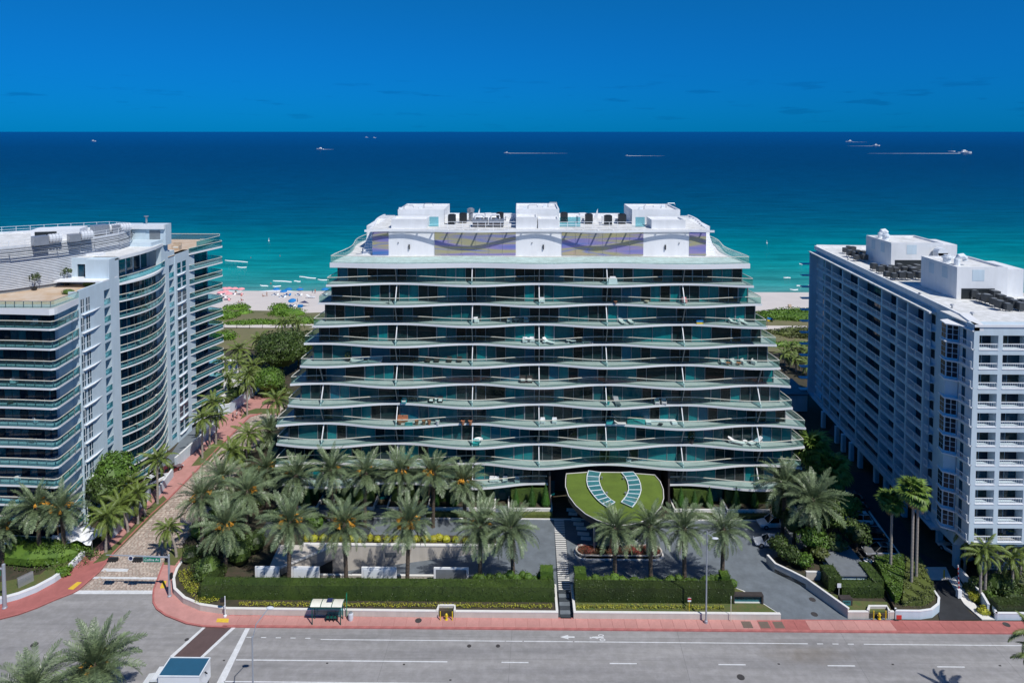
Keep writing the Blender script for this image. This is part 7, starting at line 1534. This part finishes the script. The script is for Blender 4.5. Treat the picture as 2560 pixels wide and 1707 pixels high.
for i, (a_, b__) in enumerate(((2240,700),(2300,740),(2380,770),(2430,790),(2120,650))):
    x, y = G(a_, b__, ZR-.3); t = thing('roof_vent', ('first second third fourth fifth'.split()[i])+' little mushroom vent on the open white roof of the right building', 'vent', (x, y, ZR-.35), 0, 'right roof vents'); MB().lathe([(.12,0),(.12,.4),(.28,.45),(.2,.6)], 10).build('cowl', M['steel'], t)
# ================================================================== PEOPLE, small figures far off
def person(label, x, y, z, cloth, pose='stand', rz=0, h=1.72, group=None, top='skin', hair='darksteel'):
    t = thing('person', label, 'person', (x, y, z), rz, group); k = h/1.75; mb = MB()
    if pose == 'stand':
        for s_, f in ((-1, .12), (1, -.14)): mb.tube([(s_*.10*k, f, 0), (s_*.10*k, f*.6, .48*k), (s_*.09*k, 0, .90*k)], [.055*k, .065*k, .095*k], 8)
        mb.tube([(0,0,.85*k),(0,0,1.15*k),(0,0,1.42*k),(0,0,1.52*k)], [.16*k,.14*k,.18*k,.06*k], 10)
        for s_, f in ((-1, -.15), (1, .18)): mb.tube([(s_*.2*k, 0, 1.42*k), (s_*.25*k, f*.3, 1.12*k), (s_*.24*k, f, .84*k)], [.055*k,.045*k,.035*k], 6)
        mb.ball((0, 0, 1.64*k), (.095*k, .11*k, .125*k), 8); mb.ball((0, -.1*k, 1.62*k), (.02, .03, .03), 4)
        body = mb.build('body', M['skin'], t, smooth=True); MB().ball((0, .025, 1.68*k), (.105*k, .115*k, .11*k), 8).build('hair', M[hair], t)
        MB().tube([(0,0,.78*k),(0,0,.98*k)], [.185*k,.165*k], 10).build('shorts', M[cloth], t)
        if top != 'skin': MB().tube([(0,0,.97*k),(0,0,1.2*k),(0,0,1.45*k)], [.165*k,.16*k,.195*k], 10).build('shirt', M[top], t)
    else:
        mb.tube([(0,0,.25),(0,.1,.5),(0,.22,.78)], [.17,.15,.17], 10)
        for s_ in (-1, 1): mb.tube([(s_*.1,0,.22),(s_*.12,-.42,.42),(s_*.12,-.8,.08)], [.09,.07,.05], 6); mb.tube([(s_*.2,.2,.75),(s_*.26,.05,.5),(s_*.2,-.2,.38)], [.05,.045,.035], 6)
        mb.ball((0,.24,.98), (.095,.11,.125), 8); mb.build('body', M['skin'], t, smooth=True); MB().ball((0,.27,1.02), (.105,.115,.11), 8).build('hair', M[hair], t); MB().tube([(0,0,.15),(0,.02,.34)], [.2,.185], 10).build('shorts', M[cloth], t)
    return t
def bz(px_, py_): 
    z = 0
    for _ in range(8): x, y = G(px_, py_, z); z = beach_z(y)
    return x, y, z
pc = lambda x, y: (560+x/9.046, 700+y/9.046)
for i, (q, c, ps, lb) in enumerate(((pc(1707,255),'navyf','stand','left one of two people standing at the water edge'),(pc(1742,255),'redf','stand','right one of two people standing at the water edge'),(pc(2062,300),'redf','stand','person in red walking along the shoreline'),(pc(970,370),'navyf','stand','person standing on the sand beside a red towel'),(pc(885,380),'cark','sit','person sitting at the red towel'),(pc(345,530),'blue','sit','person in blue sitting below the pink umbrellas'),(pc(400,470),'redf','sit','sunburnt person sitting beside the one in blue'),(pc(270,330),'redf','stand','person standing among the pink umbrellas'),(pc(392,370),'redf','sit','person sitting right of the pink umbrellas'))):
    x, y, z = bz(*q); person(lb, x, y, z, c, ps, .4*i, 1.75, 'people on the beach')
x, y = G(560+1060/9.046, 700+100/9.046, -2); person('person wading in the shallow sea', x, y, -2.8, 'navyf')
x, y, z = bz(*pc(930,385)); MB().box(x-.9, x+.9, y-.5, y+.5, z+.02, z+.06).build('beach_towel', M['redf'], label='bright red towel lying on the sand', category='towel')
for i, (q, c, tp, lb) in enumerate((((583,1052),'cark','navyf','dark-clothed pedestrian on the red footway by the curved wall'),((592,1046),'navyf','white2','pedestrian in a light shirt beside the curved white wall'),((604,1040),'cark','cark','pedestrian in black near the end of the footway'))):
    x, y = G(*q, .12); person(lb, x, y, .12, c, 'stand', 2.2, 1.75, 'pedestrians on the footway', tp)
# umbrellas and loungers
def umbrella(label, q, m, tilt=0, closed=False, group=None, s=1.0):
    x, y, z = bz(*q); t = thing('beach_umbrella', label, 'umbrella', (x, y, z), 0, group, s)
    MB().lathe([(.03,0),(.03,2.3)], 6).build('pole', M['white2'], t)
    if closed: MB().lathe([(.03,.9),(.14,1.2),(.10,1.9),(.02,2.5)], 8).build('canopy', M[m], t)
    else:
        mb = MB(); n = 8; vs = [(0,0,2.5)]
        for r, zz_ in ((.65,2.36),(1.2,2.05),(1.22,1.9)): vs += [(r*math.cos(2*PI*k/n), r*math.sin(2*PI*k/n), zz_) for k in range(n)]
        fs = [(0,1+k,1+(k+1)%n) for k in range(n)]+[(1+n*a+k,1+n*(a+1)+k,1+n*(a+1)+(k+1)%n,1+n*a+(k+1)%n) for a in (0,1) for k in range(n)]
        o = mb.add(vs, fs).build('canopy', M[m], t); o.rotation_euler = (tilt, 0, 0)
    return t
def lounger(label, x, y, z, rz, m, group, s=1.0, fm='white2'):
    t = thing('sun_lounger', label, 'lounger', (x, y, z), rz, group, s)
    mb = MB().add([(-.33,-.95,.32),(.33,-.95,.32),(.33,.35,.34),(-.33,.35,.34),(.33,.95,.78),(-.33,.95,.78)], [(0,1,2,3),(3,2,4,5)]); vs2 = [(a, b__, c-.09) for a, b__, c in mb.v]; mb.add(vs2, [(3,2,1,0),(5,4,2,3),(0,1,-0+1,0)][:2]); mb.add([(-.33,-.95,.32),(.33,-.95,.32),(.33,-.95,.23),(-.33,-.95,.23)], [(3,2,1,0)]); mb.build('cushion', M[m], t)
    for sx in (-.3, .3):
        MB().bar((sx,-.95,.24),(sx,.9,.26),.05).build('frame_rail', M[fm], t)
        for sy in (-.8, .7): MB().bar((sx,sy,0),(sx,sy,.25),.05).build('leg', M[fm], t)
    return t
bu = [(pc(1187,345),'blue','blue umbrella left of the group, over shaded loungers'),(pc(1350,395),'blue','nearest blue umbrella of the left three'),(pc(1465,345),'blue','blue umbrella behind the nearest one'),(pc(1720,350),'blue','blue umbrella in front of the two standing people'),(pc(2285,345),'blue','blue umbrella beside the tower balconies'),(pc(1555,600),'blue','tilted blue umbrella close to the dune')]
for i, (q, m_, lb) in enumerate(bu):
    umbrella(lb, q, m_, 0 if i != 5 else .25, False, 'blue beach umbrellas', 1.15); x, y, z = bz(*q)
    for s_, w_ in ((-.9, 'left'), (.7, 'right')): lounger('%s lounger under the %s' % (w_, lb.split(',')[0].replace(' of the group', '')), x+s_, y-.8, z, .2*s_, 'blue' if i in (2,) else 'white2', 'loungers under blue umbrellas')
for i, (q, lb) in enumerate(((pc(20,330),'pink umbrella at the left end of the back row'),(pc(110,325),'second pink umbrella of the back row'),(pc(240,330),'third pink umbrella of the back row'),(pc(390,340),'rightmost pink umbrella of the back row'),(pc(30,400),'pink umbrella of the front row by the balcony'),(pc(110,450),'nearest pink umbrella, over white loungers'),(pc(-60,330),'pink umbrella partly behind the left building'),(pc(-70,420),'pink umbrella beside the left building balconies'))):
    umbrella(lb, q, 'pinkf', 0, False, 'pink beach umbrellas', 1.15); x, y, z = bz(*q); lounger('lounger under the ' + lb.split(',')[0], x+.5, y-1, z, .1*i, 'pinkf' if i % 2 else 'white2', 'loungers under pink umbrellas')
umbrella('closed blue umbrella standing alone on the sand', pc(1662,560), 'navyf', 0, True); umbrella('closed blue umbrella near the white lounge bed', pc(1998,350), 'navyf', 0, True)
x, y, z = bz(*pc(1725,620)); t = thing('folded_loungers', 'stack of folded blue loungers near the dune', 'lounger stack', (x, y, z)); [MB().box(-.8,.8,-.5,.5,.15+.2*i,.3+.2*i).build('folded_lounger', M['blue'], t) for i in range(4)]
x, y, z = bz(*pc(1810,600)); t = thing('shade_sail', 'low dark shade canopy beside the folded blue loungers', 'canopy', (x, y, z)); MB().add([(-1.8,0,1.3),(0,.7,1.9),(1.8,0,1.2),(0,-.7,1.4)], [(0,1,2,3)]).build('fabric', M['navyf'], t); [MB().bar((q,0,0),(q,0,1.25),.06).build('pole', M['steel'], t) for q in (-1.7, 1.7)]
x, y, z = bz(*pc(1960,410)); lounger('large white lounge bed on the sand', x, y, z, 1.4, 'white2', 'lone lounge bed', 1.7)
for q, lb in ((pc(330,605),'wooden litter crate at the edge of the left dune'), (pc(1305,600),'wooden crate behind the green dune bush'), ((1974,769),'wooden litter crate on the right beach')): x, y, z = bz(*q); MB().box(x-.5,x+.5,y-.4,y+.4,z,z+1.1).build('beach_crate', M['tile'], label=lb, category='crate')
for q, lb in (((672,603),'white marker buoy left of the tower'),((1917,609),'white sail-like marker right of the tower'),((627,645),'red buoy near the breaking waves'),((700,640),'small buoy left of the tower edge')):
    x, y = G(*q, -2); t = thing('buoy', lb, 'buoy', (x, y, -2), 0, None, .75 if 'white' in lb else .3); MB().lathe([(.5,-.2),(.55,.3),(.2,.8),(.12,2.2),(.02,2.4)], 10).build('float', M['white2' if 'white' in lb else 'redf'], t)
# rope fence on the dune path
for s_, yy, px0_, px1_ in (('left', 203.0, 560, 800), ('right', 200.5, 1930, 2040)):
    xa = PY(px0_, 815, yy)[0]; xb = PY(px1_, 815, yy)[0]; t = thing('rope_fence', 'post and rope fence along the %s part of the beach path' % s_, 'fence', (0, 0, 0)); x = xa; prev = None
    while x < xb:
        z0 = beach_z(yy); MB().lathe([(.08,0),(.07,1.5)], 6, (x, yy, z0)).build('post', M['bark'], t)
        if prev is not None: MB().tube([(prev, yy, z0+1.35), ((prev+x)/2, yy, z0+1.2), (x, yy, z0+1.35)], .035, 4).build('rope', M['cap'], t)
        prev = x; x += 3.9
t = thing('flag', 'small blue and yellow flag beside the tower on the right', 'flag', (PY(1918,800,150)[0], 150, 0)); zc = PY(1918,797,150)[1]; MB().lathe([(.05,0),(.05,zc+.5)], 6).build('pole', M['steel'], t); MB().add([(0,0,zc+.4),(1.3,.2,zc+.1),(1.3,.2,zc-.4),(0,0,zc-.1)], [(0,1,2,3)]).build('cloth', M['blue'], t); MB().add([(0,.01,zc-.11),(1.3,.21,zc-.41),(1.3,.21,zc-.8),(0,.01,zc-.5)], [(0,1,2,3)]).build('cloth_lower', M['yellowm'], t)
# ================================================================== BOATS
def boat(label, q, L_, rz, wake=0, kind='motor', group='boats on the sea'):
    x, y = G(*q, -2); t = thing('motor_boat' if kind == 'motor' else 'sail_boat', label, 'boat', (x, y, -2), rz, group); w = L_*.16; h = L_*.11
    sec = [(-.5,.85,1),(-.2,1,1),(.2,.9,1.1),(.42,.45,1.3),(.5,.03,1.4)]; vs = []
    for a, b__, c in sec: vs += [(a*L_,-w*b__*.6,-.3),(a*L_,-w*b__,h*c),(a*L_,w*b__,h*c),(a*L_,w*b__*.6,-.3)]
    MB().add(vs, [(4*i+k,4*i+(k+1)%4,4*(i+1)+(k+1)%4,4*(i+1)+k) for i in range(4) for k in range(4)]+[(3,2,1,0)]).build('hull', M['white2'], t)
    if kind == 'motor':
        MB().obox((-.05*L_,0,h+h*.45), (L_*.42,w*1.3,h*.95), 0, 0, .85).build('cabin', M['white2'], t); MB().obox((.0,0,h+h*.5), (L_*.34,w*1.34,h*.3)).build('cabin_windows', M['glassk'], t); MB().obox((-.1*L_,0,h*2.3), (L_*.24,w*1.0,h*.6), 0, 0, .8).build('flybridge', M['white2'], t)
    else: MB().lathe([(.12,0),(.05,L_*1.3)], 6, (0,0,h)).build('mast', M['steel'], t)
    if wake:
        n = 20; vs = []; random.seed(int(q[0]))
        for i in range(n+1): f = i/n; xx = -L_*.45-wake*f; ww = (w*.8+L_*.10*f)*(1-.8*f)*rnd(.6, 1.2)*(.06 if f > .3 and rnd(0, 1) < .55 else 1); vs += [(xx,-ww,-.05),(xx,0,.35*(1-f)+.06),(xx,ww,-.05)]
        o = MB().add(vs, [q_ for i in range(n) for q_ in ((3*i,3*i+1,3*i+4,3*i+3),(3*i+1,3*i+2,3*i+5,3*i+4))]).build('wake', M['foam'], t)
boat('small white motor boat on the left part of the sea', (800,374), 24, PI, 38)
boat('white speedboat with a long wake above the tower', (1266,383.5), 14, PI, 170)
boat('low speedboat wake right of the tower top', (1567,390), 8, PI, 95)
boat('white motor boat heading left, far right near the horizon', (2123,355.5), 42, PI, 90)
boat('white motor boat heading right, below the one near the horizon', (2191,365.5), 30, 0, 110)
boat('large white yacht with a long wake at the far right', (2413,384), 36, 0, 260)
boat('sailboat with bare mast beside the large white yacht', (2379,380), 22, 0, 0, 'sail')
boat('tiny white boat near the horizon, left of the two specks', (916,344.5), 30, 0); boat('tiny white boat near the horizon, right speck', (936,345.5), 30, 0); boat('tiny boat speck near the left horizon', (234,354), 30, 0)
# ================================================================== BALCONY FURNITURE
def r4(x, y): return (680+x/3.36, 500+y/3.36)
def r5(x, y): return (1330+x/3.36, 500+y/3.36)
def r6(x, y): return (680+x/3.36, 900+y/3.36)
def r7(x, y): return (1330+x/3.36, 900+y/3.36)
def onfloor(q):
    """deck level and place for something seen at q"""
    best = None
    for k in range(11):
        x, y = G(q[0], q[1], zf[k]); 
        if YS-1.2 < y < YG: best = (x, y, zf[k])
    if best is None:
        k = min(range(11), key=lambda k: abs(G(q[0], q[1], zf[k])[1]-109)); x, y = G(q[0], q[1], zf[k]); best = (x, min(YG-.7, max(YS-.2, y)), zf[k])
    return best
def chair(label, q, m='wicker', cm='cushion', rz=0, s=1.0, group='balcony chairs'):
    t = thing('balcony_chair', label, 'chair', onfloor(q), rz, group, s); MB().box(-.34,.34,-.34,.3,.18,.34).build('seat_frame', M[m], t); MB().box(-.36,.36,.28,.38,.2,.85).build('backrest', M[m], t); MB().box(-.3,.3,-.36,.26,.34,.46).build('cushion', M[cm], t)
    for sx in (-1, 1): MB().box(sx*.36-.04,sx*.36+.04,-.3,.28,.2,.6).build('armrest', M[m], t); [MB().box(sx*.3-.03,sx*.3+.03,sy-.03,sy+.03,0,.18).build('leg', M[m], t) for sy in (-.28, .28)]
    return t
def table(label, q, r=.4, m='white2', h=.6): t = thing('balcony_table', label, 'table', onfloor(q), 0, 'balcony tables'); MB().lathe([(r,h-.04),(r,h)], 14).build('table_top', M[m], t); MB().lathe([(.2,0),(.2,.03),(.04,.05),(.04,h-.04)], 8).build('pedestal', M[m], t); return t
def pot(label, q, m='terra', s=1.0, plant=None):
    t = thing('plant_pot', label, 'plant pot', onfloor(q), 0, 'balcony pots', s); MB().lathe([(.18,0),(.27,.45),(.30,.6),(.24,.6),(.22,.5)], 12).build('pot', M[m], t)
    if plant: random.seed(int(q[0])); blob(MB(), (0,0,.95), (.4,.4,.45), 90, .22, False).build('plant', M[plant], t)
    return t
def blng(label, q, rz=1.3, s=1.0, m='cushion'): x, y, z = onfloor(q); return lounger(label, x, min(y, YG-.7), z, rz, m, 'balcony loungers', s)
def sofa(label, q, w=2.6, m='cushion', rz=0): t = thing('balcony_sofa', label, 'sofa', onfloor(q), rz, 'balcony sofas'); MB().box(-w/2,w/2,-.4,.4,.12,.42).build('seat', M[m], t); MB().box(-w/2,w/2,.3,.45,.42,.85).build('backrest', M[m], t); [MB().box(s_*w/2-.08,s_*w/2+.08,-.4,.4,.12,.6).build('armrest', M[m], t) for s_ in (-1, 1)]; return t
x, y, z = onfloor(r5(670,690)); t = thing('covered_grill', 'white covered grill beside the right divider on the top balcony', 'grill', (x, min(y, 108.6), z)); MB().obox((0,0,.45), (1.5,.8,.9), 0, 0, .85).obox((0,0,1.0), (1.1,.5,.25), 0, 0, .8).build('cover', M['white2'], t)
table('small round table on the top balcony, left of centre', r4(980,870), .25, 'darksteel', .8)
chair('white chair beside the middle divider on the second balcony', r4(2270,865), 'white2'); 
table('yellowish low table on the second balcony right part', r5(965,865), .4, 'tile', .35); t = chair('pink chair on the second balcony, right part', r5(1280,865), 'pinkf', 'pinkf'); table('round brown pot table on the second balcony', r5(700,870), .3, 'terra', .4)
chair('white armchair right of the left divider on the third balcony', r4(1715,1030), 'white2', rz=.4); chair('pale armchair on the third balcony near the middle', r4(1995,1030), 'cushion'); table('pale table on the third balcony near the middle', r4(2050,1030), .45, 'cushion'); chair('pale ottoman chair on the third balcony', r4(2135,1030), 'cushion')
blng('left one of two loungers right of the divider on the third balcony', r5(755,1035), .2, 1); blng('right one of two loungers right of the divider on the third balcony', r5(830,1035), .2, 1)
table('teal side table pair on the third balcony', r5(1340,1035), .3, 'bal2'); t = thing('storage_box', 'blue and yellow box on the third balcony', 'box', onfloor(r5(1408,1038))); MB().box(-.55,.55,-.3,.3,0,.3).build('lower_half', M['yellowm'], t); MB().box(-.55,.55,-.3,.3,.3,.6).build('upper_half', M['blue'], t)
blng('left lounger at the right end of the third balcony', r5(1700,1038), .9); blng('right lounger at the right end of the third balcony', r5(1775,1035), .3); table('round table between the right-end loungers', r5(1738,1042), .25)
table('white table left of the middle divider on the fourth balcony', r4(2155,1195), .6, 'white2', .7); chair('white chair left of the table on the fourth balcony', r4(2125,1198), 'white2'); blng('white lounger right of the middle divider on the fourth balcony', r5(140,1205), .9, 1.1, 'white2'); table('low white table beside the white lounger', r5(105,1205), .35, 'white2', .35); table('first of two white frames on the fourth balcony', r5(305,1200), .35, 'white2', .5); table('second of two white frames on the fourth balcony', r5(345,1202), .5, 'white2', .45); blng('low lounger near the divider on the fourth balcony', r5(465,1200), 1.57)
sofa('left half of the long grey sofa on the fifth balcony', r4(740,1362), 2.8); sofa('right half of the long grey sofa on the fifth balcony', r4(845,1362), 3.0); pot('potted plant left of the long grey sofa', r4(640,1355), 'darksteel', 1.2, 'tree')
for i, xx in enumerate((1170,1310,1385,1490,1575)): chair('dark wicker chair, '+('first second third fourth fifth'.split()[i])+' in the row left of the divider on the fifth balcony', r4(xx,1362), 'wicker', 'wicker')
for i, xx in enumerate((1605,1690,1775,1865)): chair('pale armchair, '+('first second third fourth'.split()[i])+' from the left at the right end of the fifth balcony', r5(xx,1380), 'cushion', rz=.3*i)
for i, xx in enumerate((1645,1735)): table('brown pouf, '+('left','right')[i]+' one at the right end of the fifth balcony', r5(xx,1385), .42, 'terra', .4)
for i, xx in enumerate((2108,2165)): chair('dark high-back chair, '+('left','right')[i]+' one near the middle divider on the sixth balcony', r6(xx,188), 'wicker', s=1.2)
for i, xx in enumerate((1338,1415)): chair('dark chair with white cushion, '+('left','right')[i]+' one on the seventh balcony', r6(xx,355), 'wicker', 'white2'); 
table('small white round table between the dark chairs on the seventh balcony', r6(1376,355), .2); chair('teal chair on the seventh balcony by the left divider', r6(1110,362), 'bal2' if 0 else 'teal'); blng('dark grey lounger on the seventh balcony right of the divider', r7(715,372), .1, 1.2, 'grey'); chair('grey chair on the seventh balcony, left of a pair', r7(1050,370), 'cushion'); chair('grey chair on the seventh balcony, right of a pair', r7(1108,370), 'cushion')
for i, xx in enumerate((1085,1125)): chair('terracotta egg chair, '+('left','right')[i]+' one on the eighth balcony', r6(xx,500), 'terra', 'terra', s=1.2)
for i, xx in enumerate((1072,1215,1275,1320,1390,1603,1665)): pot('terracotta pot, '+('first second third fourth fifth sixth seventh'.split()[i])+' from the left on the eighth balcony', r6(xx,542), 'terra' if i != 4 else 'cushion', 1.15)
t = thing('planter_trough', 'low turquoise trough on the eighth balcony', 'planter', onfloor(r6(1150,545))); MB().box(-.6,.6,-.2,.2,0,.4).build('trough', M['teal'], t)
chair('white wire chair right of the middle divider on the eighth balcony', r7(90,530), 'white2'); chair('second white wire chair right of the middle divider', r7(190,530), 'white2')
for a_, b__, lb in ((625,685,'short turquoise planter box by the right divider'),(800,950,'long turquoise planter box with dark plants')):
    p0 = onfloor(r7((a_+b__)/2,540)); w = (b__-a_)/3.36*.064; t = thing('planter_box', lb, 'planter', (p0[0], p0[1]+.3, p0[2])); MB().box(-w/2,w/2,-.25,.25,0,.65).build('box', M['teal'], t); blob(MB(), (0,0,.85), (w/2,.22,.3), 90, .2, False).build('plants', M['tree'], t)
blng('pale lounger between the turquoise planters', r7(740,545), 1.57)
p0 = onfloor(r7(1085,535)); t = thing('corner_sofa', 'large white U-shaped sofa with orange cushions on the eighth balcony', 'sofa', (p0[0], p0[1]+.3, p0[2]))
MB().box(-2.4,2.4,.2,.9,.1,.42).build('seat', M['white2'], t); MB().box(-2.4,2.4,.8,1.0,.42,.85).build('backrest', M['white2'], t)
for s_ in (-1, 1): MB().box(s_*2.1-.4,s_*2.1+.4,-.9,.2,.1,.42).build('side_seat', M['white2'], t); MB().box(s_*1.5-.25,s_*1.5+.25,.55,.72,.44,.8).build('cushion', M['terra'], t)
table('dark low table in front of the white U-shaped sofa', r7(1080,550), .4, 'darksteel', .3)
t = thing('papasan_lounger', 'white round dish chair right of the left divider on the ninth balcony', 'chair', onfloor(r6(1735,700))); MB().lathe([(.15,.3),(.5,.45),(.72,.75),(.68,.75),(.1,.42)], 16).build('dish', M['white2'], t); MB().lathe([(.35,0),(.12,.32)], 10).build('base', M['white2'], t); sofa('teal low seat below the white dish chair', r6(1710,715), 1.1, 'teal')
blng('left one of two white curved loungers on the ninth balcony', r7(1715,700), 1.1, 1.35, 'white2'); blng('right one of two white curved loungers on the ninth balcony', r7(1870,700), -1.1, 1.35, 'white2'); table('small white table between the two curved loungers', r7(1790,695), .35, 'white2', .4)
pot('leafy plant pot right of the divider on the ninth balcony', r7(1340,700), 'wicker', 1.5, 'tree'); chair('white chair on the tenth balcony', r7(810,850), 'white2'); pot('plant pot at the divider on the seventh balcony', r7(640,375), 'teal', 1, 'tree')
for i, xx in enumerate((1850,1890,1960,2060)): chair('white lattice chair, '+('first second third fourth'.split()[i])+' from the left on the lowest balcony', r6(xx,985), 'white2')
for q, lb in ((r4(2185,1195), 'small white side chair on the fourth balcony at the middle divider'),): chair(lb, q, 'white2')
# left building balcony furniture and pool loungers
for i in range(NB-1):
    for j in range(2):
        x = -70.3-3.1*((i*7+j*3) % 5)-j*.6; t = thing('balcony_chair', '%s chair behind the glass on balcony %s of the left building' % (('pale', 'dark')[j], 'one two three four five six seven eight nine ten eleven'.split()[i]+' from the top'), 'chair', (x, 96.9, zz[i+1]), .5*i, 'left building chairs'); m_ = ('cushion', 'wicker')[j]
        MB().box(-.34,.34,-.34,.3,.2,.42).build('seat', M[m_], t); MB().box(-.36,.36,.28,.38,.2,.9).build('backrest', M[m_], t)
for i in range(10):
    j = 4+(i*5) % 13; x, y = bow[j]; t = thing('balcony_table_set', 'small table behind the curved glass, bow balcony %s from the top' % 'one two three four five six seven eight nine ten'.split()[i], 'table', (x-.75, y, zb_[i]), 0, 'bow balcony tables'); MB().lathe([(.35,.62),(.35,.66)], 10).build('table_top', M['cushion'], t); MB().lathe([(.18,0),(.04,.05),(.04,.62)], 8).build('pedestal', M['grey'], t)
# low service building in the shade between tower and right block
t = thing('service_building', 'low shaded service building between the tower and the right apartments', 'building', (57.5, 150, 0)); MB().box(-6,5,-3,6,0,3.6).build('walls', M['rstucco'], t); MB().box(-6.3,5.3,-3.3,6.3,3.6,3.9).build('roof', M['slate'], t); MB().box(-3,-1.8,-3.05,-3,1.2,2.4).build('window', M['glb'][1], t)
